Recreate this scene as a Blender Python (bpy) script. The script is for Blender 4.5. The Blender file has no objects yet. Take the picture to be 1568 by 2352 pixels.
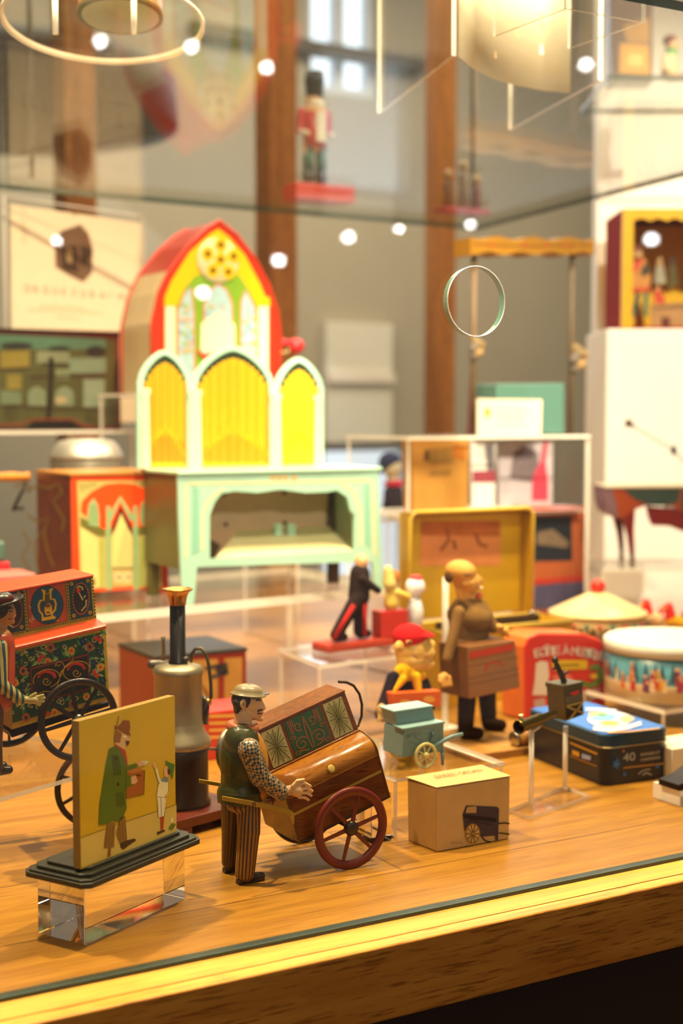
import bpy, bmesh, math, random
from mathutils import Vector as V, Matrix
random.seed(7)
SC = bpy.context.scene
COL = SC.collection
# ------------------------------------------------------------------ camera
F, CX, CY, HZ = 3267.0, 784.0, 1176.0, 950.0
PIT, YAW, ZC = math.atan((CY - HZ) / F), math.radians(30), .395
FW = V((math.sin(YAW) * math.cos(PIT), math.cos(YAW) * math.cos(PIT), -math.sin(PIT)))
RT = V((math.cos(YAW), -math.sin(YAW), 0))
UP = RT.cross(FW)
C0 = V((0, 0, ZC))
cam = bpy.data.cameras.new('camera'); co = bpy.data.objects.new('camera', cam); COL.objects.link(co)
co.matrix_world = Matrix(((RT.x, UP.x, -FW.x, 0), (RT.y, UP.y, -FW.y, 0), (RT.z, UP.z, -FW.z, ZC), (0, 0, 0, 1)))
cam.sensor_fit = 'VERTICAL'; cam.sensor_height = 36; cam.sensor_width = 24; cam.lens = F / 2352 * 36
cam.clip_start = .01
cam.dof.use_dof = True; cam.dof.focus_distance = 1.19; cam.dof.aperture_fstop = 4.4
SC.camera = co
# ------------------------------------------------------------------ light
SC.view_settings.view_transform = 'Standard'; SC.view_settings.look = 'None'
SC.view_settings.exposure = 0.2; SC.view_settings.gamma = 1
SC.cycles.transparent_max_bounces = 32
SC.cycles.max_bounces = 14; SC.cycles.transmission_bounces = 12; SC.cycles.glossy_bounces = 6
W = bpy.data.worlds.new('world'); SC.world = W; W.use_nodes = True
W.node_tree.nodes['Background'].inputs[0].default_value = (1, .86, .70, 1)
W.node_tree.nodes['Background'].inputs[1].default_value = .19
def lamp(kind, name, loc, energy, col, size, target=None, **k):
    l = bpy.data.lights.new(name, kind); l.energy = energy; l.color = col
    if kind == 'AREA': l.shape = 'RECTANGLE'; l.size, l.size_y = size
    else: l.shadow_soft_size = size
    o = bpy.data.objects.new(name, l); COL.objects.link(o); o.location = loc
    if target is not None: o.rotation_euler = (V(target) - V(loc)).to_track_quat('-Z', 'Y').to_euler()
    for a, b in k.items(): setattr(l, a, b)
    return o
WARM = (1, .76, .43)
lamp('SPOT', 'case_spot', (1.15, 1.05, 1.75), 135, WARM, .03, (.85, 1.15, 0), spot_size=1.3, spot_blend=.6)
lamp('SPOT', 'case_spot', (.15, 1.45, 1.7), 150, WARM, .03, (.55, 1.5, 0), spot_size=1.2, spot_blend=.6)
lamp('SPOT', 'case_spot', (.75, 1.2, 1.95), 150, (1, .8, .52), .03, (.8, 1.95, .3), spot_size=1.2, spot_blend=.6)
lamp('SPOT', 'case_spot', (2.0, 1.4, 1.8), 90, (1, .84, .6), .03, (1.7, 2.0, .4), spot_size=1.3, spot_blend=.6)
lamp('AREA', 'front_light_line', (.8, .905, 1.5), 3.0, (1, .92, .85), (3.2, .015), (.8, .905, 0), spread=math.radians(4))
lamp('AREA', 'window_daylight', (2.6, 4.7, 1.3), 30, (.8, .9, 1), (2.2, 1.4), (1.6, 2.0, 0))
lamp('AREA', 'hall_ceiling_light', (2.2, 3.4, 2.25), 110, (1, .84, .62), (3, 2), (2.2, 3.4, 0))
lamp('SPOT', 'hall_track_spot', (.2, -.2, 2.3), 220, (1, .84, .6), .05, (.75, 2.05, .36), spot_size=.46, spot_blend=.8)
lamp('SPOT', 'hall_track_spot', (1.5, -.2, 2.3), 420, (1, .9, .72), .05, (2.05, 2.2, .4), spot_size=.46, spot_blend=.8)
lamp('SPOT', 'hall_track_spot', (.5, -.3, 2.2), 800, (1, .88, .66), .05, (1.1, 1.38, .9), spot_size=.26, spot_blend=.7)  # added spot, put in only to brighten the leaflet on the upper shelf
lamp('SPOT', 'low_fill_spot', (-.1, -1.4, 1.25), 130, (1, .86, .64), .06, (.95, 1.95, .24), spot_size=.3, spot_blend=.8)  # added fill spot, lightens the inside of the mint organ
lamp('AREA', 'front_fill', (.3, -1.3, 1.7), 6, (1, .78, .48), (1.6, 1), (.75, 1.0, 0))  # added soft fill from the front, brightens the counter fascia
# ------------------------------------------------------------------ pixel -> place
def ray(x, y): return FW + RT * ((x - CX) / F) - UP * ((y - CY) / F)
def G(x, y, z=0):
    d = ray(x, y); return C0 + d * ((z - ZC) / d.z)
def YP(x, y, Y):
    d = ray(x, y); return C0 + d * (Y / d.y)
def K(s, ox, oy): return lambda L: [(ox + x / s, oy + y / s) for x, y in L]
class Fr:                                   # a plane that things are printed on
    def __init__(s, o, u, v):
        s.o = V(o); s.u = V(u).normalized(); s.v = V(v).normalized(); s.n = s.u.cross(s.v)
        if s.n.y > 0 or (abs(s.n.y) < .05 and s.n.z < 0): s.n = -s.n
    def px(s, x, y, c=0):
        d = ray(x, y); t = (s.o - C0).dot(s.n) / d.dot(s.n); return C0 + d * t + s.n * c
    def w(s, a, b, c=0): return s.o + s.u * a + s.v * b + s.n * c
def RF(d): return Fr(C0 + V((FW.x, FW.y, 0)).normalized() * d, RT, (0, 0, 1))
DV = V((FW.x, FW.y, 0)).normalized()
def XZ(Y, x=0, z=0): return Fr((x, Y, z), (1, 0, 0), (0, 0, 1))
# ------------------------------------------------------------------ materials
def lin(h):
    r = [int(h[i:i + 2], 16) / 255 for i in (0, 2, 4)]
    return tuple(c / 12.92 if c < .04045 else ((c + .055) / 1.055) ** 2.4 for c in r) + (1,)
MATS = {}
def pm(h, kind='tin', var=.12, sc=60):
    key = (h, kind)
    if key in MATS: return MATS[key]
    m = bpy.data.materials.new(kind + '_' + h); m.use_nodes = True; nt = m.node_tree; b = nt.nodes['Principled BSDF']
    rough, spec, metal = dict(tin=(.32, .5, 0), paper=(.8, .2, 0), plastic=(.4, .5, 0), cloth=(.9, .1, 0), wood=(.5, .4, 0), metal=(.28, .5, 1), matte=(.6, .3, 0), dull=(.45, .5, .75))[kind]
    b.inputs['Roughness'].default_value = rough; b.inputs['Specular IOR Level'].default_value = spec; b.inputs['Metallic'].default_value = metal
    n = nt.nodes.new('ShaderNodeTexNoise'); n.inputs['Scale'].default_value = sc; n.inputs['Detail'].default_value = 5
    t = nt.nodes.new('ShaderNodeTexCoord'); nt.links.new(t.outputs['Object'], n.inputs['Vector'])
    mx = nt.nodes.new('ShaderNodeMix'); mx.data_type = 'RGBA'
    c = lin(h)
    mx.inputs[6].default_value = tuple(v * (1 - var) for v in c[:3]) + (1,)
    mx.inputs[7].default_value = tuple(min(1, v * (1 + var)) for v in c[:3]) + (1,)
    nt.links.new(n.outputs['Fac'], mx.inputs[0]); nt.links.new(mx.outputs[2], b.inputs['Base Color'])
    MATS[key] = m; return m
def oak(name, a, b_, c_, stretch, rough=.35, plank=0):
    m = bpy.data.materials.new(name); m.use_nodes = True; nt = m.node_tree; N = nt.nodes; L = nt.links; b = N['Principled BSDF']
    t = N.new('ShaderNodeTexCoord'); mp = N.new('ShaderNodeMapping'); mp.inputs['Scale'].default_value = stretch
    L.new(t.outputs['Object'], mp.inputs['Vector'])
    n1 = N.new('ShaderNodeTexNoise'); n1.inputs['Scale'].default_value = 3; n1.inputs['Detail'].default_value = 6; n1.inputs['Distortion'].default_value = .6
    n2 = N.new('ShaderNodeTexNoise'); n2.inputs['Scale'].default_value = 22; n2.inputs['Detail'].default_value = 4
    L.new(mp.outputs[0], n1.inputs['Vector']); L.new(mp.outputs[0], n2.inputs['Vector'])
    r = N.new('ShaderNodeValToRGB'); e = r.color_ramp.elements
    e[0].position, e[0].color = .3, lin(a); e[1].position, e[1].color = .7, lin(b_)
    L.new(n1.outputs['Fac'], r.inputs['Fac'])
    r2 = N.new('ShaderNodeValToRGB'); e = r2.color_ramp.elements
    e[0].position, e[0].color = .33, (0, 0, 0, 1); e[1].position, e[1].color = .47, (1, 1, 1, 1)
    L.new(n2.outputs['Fac'], r2.inputs['Fac'])
    mx = N.new('ShaderNodeMix'); mx.data_type = 'RGBA'; mx.inputs[6].default_value = lin(c_)
    L.new(r2.outputs[0], mx.inputs[0]); L.new(r.outputs[0], mx.inputs[7])
    out = mx.outputs[2]
    if plank:
        br = N.new('ShaderNodeTexBrick'); br.inputs['Scale'].default_value = 1; br.inputs['Brick Width'].default_value = 1.1; br.inputs['Row Height'].default_value = plank
        br.inputs['Mortar Size'].default_value = .0012; br.inputs['Color1'].default_value = (1, 1, 1, 1); br.inputs['Color2'].default_value = (.72, .68, .62, 1); br.inputs['Mortar'].default_value = (.35, .3, .25, 1)
        L.new(t.outputs['Object'], br.inputs['Vector'])
        mm = N.new('ShaderNodeMix'); mm.data_type = 'RGBA'; mm.blend_type = 'MULTIPLY'; mm.inputs[0].default_value = .8
        L.new(out, mm.inputs[6]); L.new(br.outputs['Color'], mm.inputs[7]); out = mm.outputs[2]
    L.new(out, b.inputs['Base Color']); b.inputs['Roughness'].default_value = rough; b.inputs['Specular IOR Level'].default_value = .3
    return m
def clear(name, tint, ior=1.45, rough=.02):      # thin clear sheet: lets light pass, mirrors at a glancing angle
    m = bpy.data.materials.new(name); m.use_nodes = True; nt = m.node_tree; nt.nodes.clear()
    o = nt.nodes.new('ShaderNodeOutputMaterial'); t = nt.nodes.new('ShaderNodeBsdfTransparent'); t.inputs[0].default_value = tint + (1,)
    g = nt.nodes.new('ShaderNodeBsdfGlossy'); g.inputs['Roughness'].default_value = rough
    f = nt.nodes.new('ShaderNodeFresnel'); gm = nt.nodes.new('ShaderNodeNewGeometry'); mr = nt.nodes.new('ShaderNodeMapRange'); mr.inputs['To Min'].default_value = ior; mr.inputs['To Max'].default_value = 1 / ior
    nt.links.new(gm.outputs['Backfacing'], mr.inputs['Value']); nt.links.new(mr.outputs[0], f.inputs[0])
    x = nt.nodes.new('ShaderNodeMixShader'); nt.links.new(f.outputs[0], x.inputs[0]); nt.links.new(t.outputs[0], x.inputs[1]); nt.links.new(g.outputs[0], x.inputs[2])
    nt.links.new(x.outputs[0], o.inputs[0]); return m
def frosted(name, col, mixf):                    # sawn acrylic edge: part clear, part white scatter
    m = bpy.data.materials.new(name); m.use_nodes = True; nt = m.node_tree; nt.nodes.clear()
    o = nt.nodes.new('ShaderNodeOutputMaterial'); t = nt.nodes.new('ShaderNodeBsdfTransparent')
    g = nt.nodes.new('ShaderNodeBsdfPrincipled'); g.inputs['Base Color'].default_value = lin(col); g.inputs['Roughness'].default_value = .15
    x = nt.nodes.new('ShaderNodeMixShader'); x.inputs[0].default_value = mixf; nt.links.new(t.outputs[0], x.inputs[1]); nt.links.new(g.outputs[0], x.inputs[2])
    nt.links.new(x.outputs[0], o.inputs[0]); return m
def emit(name, col, s):
    m = bpy.data.materials.new(name); m.use_nodes = True; nt = m.node_tree; nt.nodes.clear()
    o = nt.nodes.new('ShaderNodeOutputMaterial'); e = nt.nodes.new('ShaderNodeEmission'); e.inputs[0].default_value = col + (1,); e.inputs[1].default_value = s
    nt.links.new(e.outputs[0], o.inputs[0]); return m
GLASS = clear('pane_glass', (.97, .985, .97)); SHEET = clear('clear_acrylic', (.98, .975, .97), 1.2)
SHELFG = clear('shelf_glass', (.985, .992, .988), 1.1)
EDGE = frosted('acrylic_edge', 'f8f0e2', .8); EDGEG = frosted('glass_edge_green', '123a2c', .93); HOLE = frosted('drilled_glass_edge', '7fc0a8', .6)
SOLID = bpy.data.materials.new('solid_acrylic'); SOLID.use_nodes = True
_b = SOLID.node_tree.nodes['Principled BSDF']; _b.inputs['Transmission Weight'].default_value = 1; _b.inputs['IOR'].default_value = 1.49; _b.inputs['Roughness'].default_value = 0; _b.inputs['Base Color'].default_value = (1, .98, .95, 1)
OAK = oak('oak_top', '98661f', 'b6822c', '8c5c1a', (1.0, 24, 24), .42, .13)
OAKF = oak('oak_fascia', 'a8641c', 'cc8a36', '8a5014', (1.6, 20, 20), .35)
WOODM = oak('brown_timber', '8a5420', 'b87a38', '744214', (14, 14, 1.2), .6)
WOODS = oak('small_wood', '9a6a30', 'c08c48', '7c5020', (3, 30, 30), .5)
# ------------------------------------------------------------------ mesh building
ORG = {}
def perp(n):
    n = V(n).normalized(); a = V((0, 0, 1)) if abs(n.z) < .9 else V((1, 0, 0))
    u = a.cross(n).normalized(); return u, n.cross(u)
class MB:
    def __init__(s): s.bm = bmesh.new(); s.ms = []
    def mi(s, m):
        if m not in s.ms: s.ms.append(m)
        return s.ms.index(m)
    def face(s, vs, m, sm=False):
        try: f = s.bm.faces.new(vs)
        except ValueError: return None
        f.material_index = s.mi(m); f.smooth = sm; return f
    def poly(s, P, m): return s.face([s.bm.verts.new(p) for p in P], m)
    def prism(s, P, vec, m, mside=None, mback=None):
        vec = V(vec); A = [s.bm.verts.new(p) for p in P]; B = [s.bm.verts.new(V(p) + vec) for p in P]; n = len(A)
        s.face(A, m); s.face(B[::-1], mback or mside or m)
        for i in range(n): s.face([A[i], B[i], B[(i + 1) % n], A[(i + 1) % n]], mside or m)
        return s
    def box(s, x0, x1, y0, y1, z0, z1, m, mside=None):
        return s.prism([V((x0, y0, z0)), V((x1, y0, z0)), V((x1, y0, z1)), V((x0, y0, z1))], (0, y1 - y0, 0), m, mside)
    def obox(s, o, ex, ey, ez, m):
        o, ex, ey, ez = V(o), V(ex), V(ey), V(ez); return s.prism([o, o + ex, o + ex + ez, o + ez], ey, m)
    def tube(s, P, r, m, seg=10, closed=False, cap=True):
        P = [V(p) for p in P]; n = len(P); R = r if isinstance(r, (list, tuple)) else [r] * n; rings = []; u = None
        for i in range(n):
            a = P[(i + 1) % n] if (closed or i < n - 1) else P[i]; b = P[i - 1] if (closed or i > 0) else P[i]
            t = (a - b).normalized()
            if u is None: u, w = perp(t)
            else:
                u = (u - t * u.dot(t)).normalized(); w = t.cross(u)
            rings.append([s.bm.verts.new(P[i] + (u * math.cos(q) + w * math.sin(q)) * R[i]) for q in [2 * math.pi * k / seg for k in range(seg)]])
        for i in range(n if closed else n - 1):
            A, B = rings[i], rings[(i + 1) % n]
            for k in range(seg): s.face([A[k], A[(k + 1) % seg], B[(k + 1) % seg], B[k]], m, True)
        if cap and not closed: s.face(rings[0][::-1], m); s.face(rings[-1], m)
        return s
    def lathe(s, prof, o, ax, m, seg=36, sm=True, mats=None, caps=True):
        o = V(o); ax = V(ax).normalized(); u, w = perp(ax); rings = []
        for r, h in prof:
            rings.append([s.bm.verts.new(o + ax * h + (u * math.cos(q) + w * math.sin(q)) * max(r, 1e-5)) for q in [2 * math.pi * k / seg for k in range(seg)]])
        for i in range(len(rings) - 1):
            A, B = rings[i], rings[i + 1]
            for k in range(seg): s.face([A[k], A[(k + 1) % seg], B[(k + 1) % seg], B[k]], mats[i] if mats else m, sm)
        if caps and prof[0][0] > 1e-4: s.face(rings[0][::-1], m)
        if caps and prof[-1][0] > 1e-4: s.face(rings[-1], m)
        return s
    def ell(s, c, r, m, ax=None, seg=20, rings=12):
        c = V(c); r = (r, r, r) if not isinstance(r, (tuple, list)) else r
        A = ax or (V((1, 0, 0)), V((0, 1, 0)), V((0, 0, 1))); rows = []
        for i in range(1, rings):
            th = math.pi * i / rings
            rows.append([s.bm.verts.new(c + A[0] * (r[0] * math.sin(th) * math.cos(q)) + A[1] * (r[1] * math.sin(th) * math.sin(q)) + A[2] * (r[2] * math.cos(th))) for q in [2 * math.pi * k / seg for k in range(seg)]])
        t = s.bm.verts.new(c + A[2] * r[2]); b = s.bm.verts.new(c - A[2] * r[2])
        for k in range(seg):
            s.face([t, rows[0][k], rows[0][(k + 1) % seg]], m, True); s.face([b, rows[-1][(k + 1) % seg], rows[-1][k]], m, True)
            for i in range(len(rows) - 1): s.face([rows[i][k], rows[i + 1][k], rows[i + 1][(k + 1) % seg], rows[i][(k + 1) % seg]], m, True)
        return s
    def cap(s, a, b, ra, rb, m):                      # tapered limb with round ends
        a, b = V(a), V(b); t = (b - a).normalized(); P = []; R = []
        for k in range(5):
            q = math.pi / 2 * (k + .15) / 5; P.append(a - t * ra * math.cos(q)); R.append(ra * math.sin(q))
        P += [a, b]; R += [ra, rb]
        for k in range(4, -1, -1):
            q = math.pi / 2 * (k + .15) / 5; P.append(b + t * rb * math.cos(q)); R.append(rb * math.sin(q))
        return s.tube(P, R, m, 14)
    # printing on a plane, points in photo pixels
    def flat(s, fr, pts, m, c=.0002): return s.poly([fr.px(x, y, c) for x, y in pts], m)
    def oval(s, fr, c0, rx, ry, m, c=.0002, n=20, rot=0):
        cr, sr = math.cos(rot), math.sin(rot)
        return s.flat(fr, [(c0[0] + rx * math.cos(q) * cr - ry * math.sin(q) * sr, c0[1] + rx * math.cos(q) * sr + ry * math.sin(q) * cr) for q in [2 * math.pi * k / n for k in range(n)]], m, c)
    def line(s, fr, pts, w, m, c=.0003):
        n = len(pts); L = []; Rr = []
        for i in range(n):
            a = pts[max(0, i - 1)]; b = pts[min(n - 1, i + 1)]; dx, dy = b[0] - a[0], b[1] - a[1]; l = math.hypot(dx, dy) or 1
            ox, oy = -dy / l * w / 2, dx / l * w / 2
            L.append(fr.px(pts[i][0] + ox, pts[i][1] + oy, c)); Rr.append(fr.px(pts[i][0] - ox, pts[i][1] - oy, c))
        LV = [s.bm.verts.new(p) for p in L]; RV = [s.bm.verts.new(p) for p in Rr]
        for i in range(n - 1): s.face([LV[i], LV[i + 1], RV[i + 1], RV[i]], m)
    def flower(s, fr, c0, r, m, mc, c=.0004, k=10, asp=.87):
        pts = []
        for i in range(k * 4):
            q = 2 * math.pi * i / (k * 4); rr = r * (.82 + .18 * math.cos(k * q)); pts.append((c0[0] + rr * math.cos(q) * asp, c0[1] + rr * math.sin(q)))
        s.flat(fr, pts, m, c); s.oval(fr, c0, r * .35 * asp, r * .35, mc, c + .0001, 10)
    def text(s, txt, o, u, v, size, m, width=None):
        cu = bpy.data.curves.new('t', 'FONT'); cu.body = txt; cu.size = 1; ob = bpy.data.objects.new('t', cu); COL.objects.link(ob)
        dg = bpy.context.evaluated_depsgraph_get(); dg.update(); me = ob.evaluated_get(dg).to_mesh()
        xs = [q.co.x for q in me.vertices]; w0 = max(xs) - min(xs); x0 = min(xs); k = size; kx = (width / w0) if width else size
        vs = [s.bm.verts.new(V(o) + V(u) * ((q.co.x - x0) * kx) + V(v) * (q.co.y * k)) for q in me.vertices]
        for p in me.polygons: s.face([vs[i] for i in p.vertices], m)
        ob.evaluated_get(dg).to_mesh_clear(); bpy.data.objects.remove(ob); bpy.data.curves.remove(cu); return s
    def build(s, name, parent=None, bevel=0, seg=2, remesh=0, smooth=0, recalc=True, sub=0):
        if recalc: bmesh.ops.recalc_face_normals(s.bm, faces=s.bm.faces[:])
        me = bpy.data.meshes.new(name); s.bm.to_mesh(me); s.bm.free()
        for m in s.ms: me.materials.append(m)
        ob = bpy.data.objects.new(name, me); COL.objects.link(ob)
        if remesh:
            md = ob.modifiers.new('r', 'REMESH'); md.mode = 'VOXEL'; md.voxel_size = remesh; md.use_smooth_shade = True
            if smooth: sm = ob.modifiers.new('s', 'SMOOTH'); sm.factor = .5; sm.iterations = smooth
            dg = bpy.context.evaluated_depsgraph_get(); nm = bpy.data.meshes.new_from_object(ob.evaluated_get(dg)); ob.modifiers.clear()
            nm.materials.clear()
            for m in s.ms: nm.materials.append(m)
            if len(s.ms) > 1:                          # keep each region's own material
                from mathutils.bvhtree import BVHTree
                bv = BVHTree.FromPolygons([q.co for q in me.vertices], [tuple(p.vertices) for p in me.polygons]); ids = [p.material_index for p in me.polygons]
                for p in nm.polygons:
                    h = bv.find_nearest(p.center); p.material_index = ids[h[2]] if h[2] is not None else 0
            ob.data = nm; bpy.data.meshes.remove(me); me = nm; me.name = name
            for p in me.polygons: p.use_smooth = True
        if parent is not None:
            o = ORG[parent.name]; ob.parent = parent
        else:
            cs = [q.co for q in me.vertices]; o = V(((min(c.x for c in cs) + max(c.x for c in cs)) / 2, (min(c.y for c in cs) + max(c.y for c in cs)) / 2, min(c.z for c in cs))); ob.location = o
        me.transform(Matrix.Translation(-o)); ORG[ob.name] = o
        if bevel:
            md = ob.modifiers.new('bevel', 'BEVEL'); md.width = bevel; md.segments = seg; md.limit_method = 'ANGLE'; md.angle_limit = .6
        return ob
def tag(o, label, cat, group=None, kind=None):
    o['label'] = label; o['category'] = cat
    if group: o['group'] = group
    if kind: o['kind'] = kind
    return o
def thing(name, label, cat, loc, group=None):
    o = bpy.data.objects.new(name, None); o.empty_display_size = .02; COL.objects.link(o); o.location = loc; ORG[o.name] = V(loc)
    return tag(o, label, cat, group)
def struct(o): o['kind'] = 'structure'; return o
def surf(ob, pts, lift=.0003):                  # points of a painted line on a figure's surface
    from mathutils.bvhtree import BVHTree
    o = ORG[ob.name] if ob.parent is None else ORG[ob.parent.name]
    bv = BVHTree.FromPolygons([q.co + o for q in ob.data.vertices], [tuple(p.vertices) for p in ob.data.polygons]); R_ = []
    for x, y in pts:
        d = ray(x, y).normalized(); h = bv.ray_cast(C0, d)
        if h[0] is not None: R_.append(h[0] - d * lift)
    return R_
def paint(name, ob, pts, r, m, lift=.0002):
    P = surf(ob, pts, lift)
    if len(P) > 1: b = MB(); b.tube(P, r, m, 8); return b.build(name, ob)
def wheel(c, n, R, w, ns, t, hub, m, mhub=None, ph=0, spw=None):
    b = MB(); c = V(c); n = V(n).normalized(); u, v = perp(n)
    b.lathe([(R - t, -w), (R - t * .3, -w), (R, -w * .6), (R, w * .6), (R - t * .3, w), (R - t, w), (R - t, -w)], c, n, m, 56, True, None, False)
    for k in range(ns):
        q = ph + 2 * math.pi * k / ns; d = u * math.cos(q) + v * math.sin(q); s_ = n.cross(d); sw = spw or t * .45
        a = c + d * hub * .6; e = c + d * (R - t * .6)
        b.prism([a - s_ * sw - n * w * .4, a + s_ * sw - n * w * .4, e + s_ * sw * .7 - n * w * .4, e - s_ * sw * .7 - n * w * .4], n * w * .8, m)
    b.lathe([(.0, -w * 2), (hub * .5, -w * 2), (hub, -w * 1.2), (hub, w * 1.2), (hub * .5, w * 2), (0, w * 2)], c, n, mhub or m, 24)
    return b
def sheet_box(name, P, h, label, t=.004, z0=0, sides=(1, 1, 1, 1), top=True, parent=None, cat='display riser', cast=None):
    """clear sheet riser: P = 4 ground corners (front-left, front-right, back-right, back-left)"""
    P = [V(p) for p in P]; r = thing(name, label, cat, ((P[0] + P[2]) / 2).to_3d() * 1)
    ORG[r.name] = V(((P[0].x + P[2].x) / 2, (P[0].y + P[2].y) / 2, z0)); r.location = ORG[r.name]
    if top:
        b = MB(); b.prism([V((p.x, p.y, z0 + h - t)) for p in P], (0, 0, t), SHEET, EDGE, SHEET); b.build('top_sheet', r)
    for i in range(4):
        if not sides[i]: continue
        a, c = P[i].copy(), P[(i + 1) % 4].copy(); inn = ((P[0] + P[2]) / 2 - (a + c) / 2); dd = (c - a).normalized(); inn = (inn - dd * inn.dot(dd)).normalized() * t
        if i in (1, 3): a += dd * t * 1.02; c -= dd * t * 1.02
        b = MB(); zz = z0 + h - t * 1.01
        b.prism([V((a.x, a.y, z0)), V((c.x, c.y, z0)), V((c.x, c.y, zz)), V((a.x, a.y, zz))], V((inn.x, inn.y, 0)), SHEET, EDGE, SHEET); b.build('side_sheet', r)
    return r
# ------------------------------------------------------------------ the hall
PLASTER = pm('a39a86', 'matte', .1, 3); WHITEP = pm('efe9dc', 'matte', .03, 5)
b = MB(); b.box(-5, 9, -3, 6, -.95, -.9, pm('5c4630', 'wood', .2, 4)); struct(b.build('floor'))
b = MB(); BW = 5.0
# back wall with a high window and a low window cut out of it
def bwx(x, y=950): return YP(x, y, BW).x
def bwz(x, y): return YP(x, y, BW).z
wx0, wx1, wz0 = bwx(705, 150), bwx(868, 165), bwz(785, 218)
lx0, lx1, lz0, lz1 = bwx(735, 1100), bwx(948, 1100), bwz(840, 1345), bwz(840, 1016)
T = .12
for (a, c, d, e) in ((-5, wx0, -.9, 2.6), (wx0, wx1, wz0 + 1.0, 2.6), (wx0, lx0, -.9, wz0), (lx0, wx1, lz1, wz0), (wx1, 9, lz1, 2.6), (lx1, 9, -.9, lz1), (lx0, lx1, -.9, lz0)):
    if c > a: b.box(a, c, BW, BW + T, d, e, PLASTER)
struct(b.build('wall_back'))
b = MB(); b.box(-5, -4.9, 2.5, 5, -.9, 2.6, PLASTER); struct(b.build('wall_left'))
SKY = emit('overcast_sky', (.86, .93, 1), 1.7)
for nme, (a, c, d, e) in (('window_1', (wx0, wx1, wz0, wz0 + 1.0)), ('window_2', (lx0, lx1, lz0, lz1))):
    b = MB(); t = .035; fm = pm('c9cfd6', 'matte', .05)
    b.box(a, c, BW + .03, BW + .08, d, d + t, fm); b.box(a, c, BW + .03, BW + .08, e - t, e, fm); b.box(a, a + t, BW + .03, BW + .08, d + t, e - t, fm); b.box(c - t, c, BW + .03, BW + .08, d + t, e - t, fm)
    if nme == 'window_1': b.box((a + c) / 2 - .02, (a + c) / 2 + .02, BW + .03, BW + .08, d + t, e - t, fm)
    w = struct(b.build(nme)); b = MB(); b.box(a, c, BW + .09, BW + .1, d, e, SKY if nme == 'window_1' else emit('bright_yard', (.9, .95, 1), .95)); b.build('pane', w)
# roof rail under the high window, and a pale wall panel above the low window
b = MB(); p = YP(430, 85, BW); q = YP(960, 172, BW); b.prism([p + V((0, -.06, 0)), q + V((0, -.06, 0)), q + V((0, -.06, .05)), p + V((0, -.06, .05))], (0, .055, 0), pm('4c4438', 'matte')); struct(b.build('trim_1'))
b = MB(); x0, x1 = bwx(735, 900), bwx(886, 900); b.box(x0, x1, BW - .05, BW - .002, bwz(800, 1016), bwz(800, 742), pm('cfcabb', 'matte', .06, 8)); b.box(x0, x1, BW - .07, BW - .051, bwz(800, 880), bwz(800, 858), pm('d8cec0', 'matte')); struct(b.build('trim_2'))
def post(px0, px1, Y, h=2.6):
    b = MB(); x0, x1 = YP(px0, 600, Y).x, YP(px1, 600, Y).x; b.box(x0, x1, Y, Y + (x1 - x0), -.9, h, WOODM); return struct(b.build('pillar', bevel=.006))
post(618, 684, 3.1, 1.42); post(1003, 1048, 3.3); post(150, 226, 3.2)
# white display wall on the far right end of the case
b = MB(); fwr = RF(2.95); q0 = fwr.px(1367, 950); q0.z = .0008; b.prism([q0, q0 + RT * 2, q0 + RT * 2 + V((0, 0, 1.9)), q0 + V((0, 0, 1.9))], DV * .06, WHITEP); struct(b.build('wall_right'))
# ------------------------------------------------------------------ counter
r = thing('display_counter', 'long oak counter carrying all the toys, brightly lit along its front strip', 'counter', (1.2, 1.8, -.9))
b = MB(); b.box(-1.5, 4.5, .893, 2.9, -.05, 0, OAK); b.build('tabletop', r)
b = MB(); b.box(-1.5, 4.5, .878, .8925, -.057, 0, OAKF); b.build('front_edge', r, bevel=.0012)
b = MB(); b.box(-1.4, 4.4, .98, 2.85, -.9, -.0505, pm('2e1a10', 'wood')); b.build('cabinet', r)
# front pane with the drilled hand hole
r = thing('glass_front_pane', 'tall clear glass pane along the counter edge with a round drilled hole', 'glass pane', (.9, .925, 0))
HC = YP(1088, 693, .925); HR = .0272
b = MB(); Y0, Y1 = .922, .928; X0, X1, Z1 = -.5, 2.4, 1.15; N = 48; q0 = .06
def ringpt(k, R, Y): a = 2 * math.pi * (k + .5) / N; return V((HC.x + R * math.cos(a), Y, HC.z + R * math.sin(a)))
def sqpt(k, Y):
    a = 2 * math.pi * (k + .5) / N; c, s_ = math.cos(a), math.sin(a); f = q0 / max(abs(c), abs(s_)); return V((HC.x + c * f, Y, HC.z + s_ * f))
for Y in (Y0, Y1):
    for k in range(N): b.poly([ringpt(k, HR, Y), ringpt(k + 1, HR, Y), sqpt(k + 1, Y), sqpt(k, Y)], GLASS)
    for (sx, sz) in ((1, 1), (-1, 1), (-1, -1), (1, -1)): pass
    x0, x1, z0, z1 = HC.x - q0, HC.x + q0, HC.z - q0, HC.z + q0
    ca = [sqpt(k, Y) for k in range(N)]
    for (sx, sz) in ((1, 1), (-1, 1), (-1, -1), (1, -1)):
        cx_, cz_ = HC.x + sx * q0, HC.z + sz * q0
        e1 = min((p for p in ca if abs(p.x - cx_) < 1e-6), key=lambda p: abs(p.z - cz_), default=None); e2 = min((p for p in ca if abs(p.z - cz_) < 1e-6), key=lambda p: abs(p.x - cx_), default=None)
        if e1 is not None and e2 is not None and (e1 - e2).length > 1e-6: b.poly([e1, V((cx_, Y, cz_)), e2], GLASS)
    for (a, c, d, e) in ((X0, x0, 0, Z1), (x1, X1, 0, Z1), (x0, x1, 0, z0), (x0, x1, z1, Z1)): b.poly([V((a, Y, d)), V((c, Y, d)), V((c, Y, e)), V((a, Y, e))], GLASS)
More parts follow.
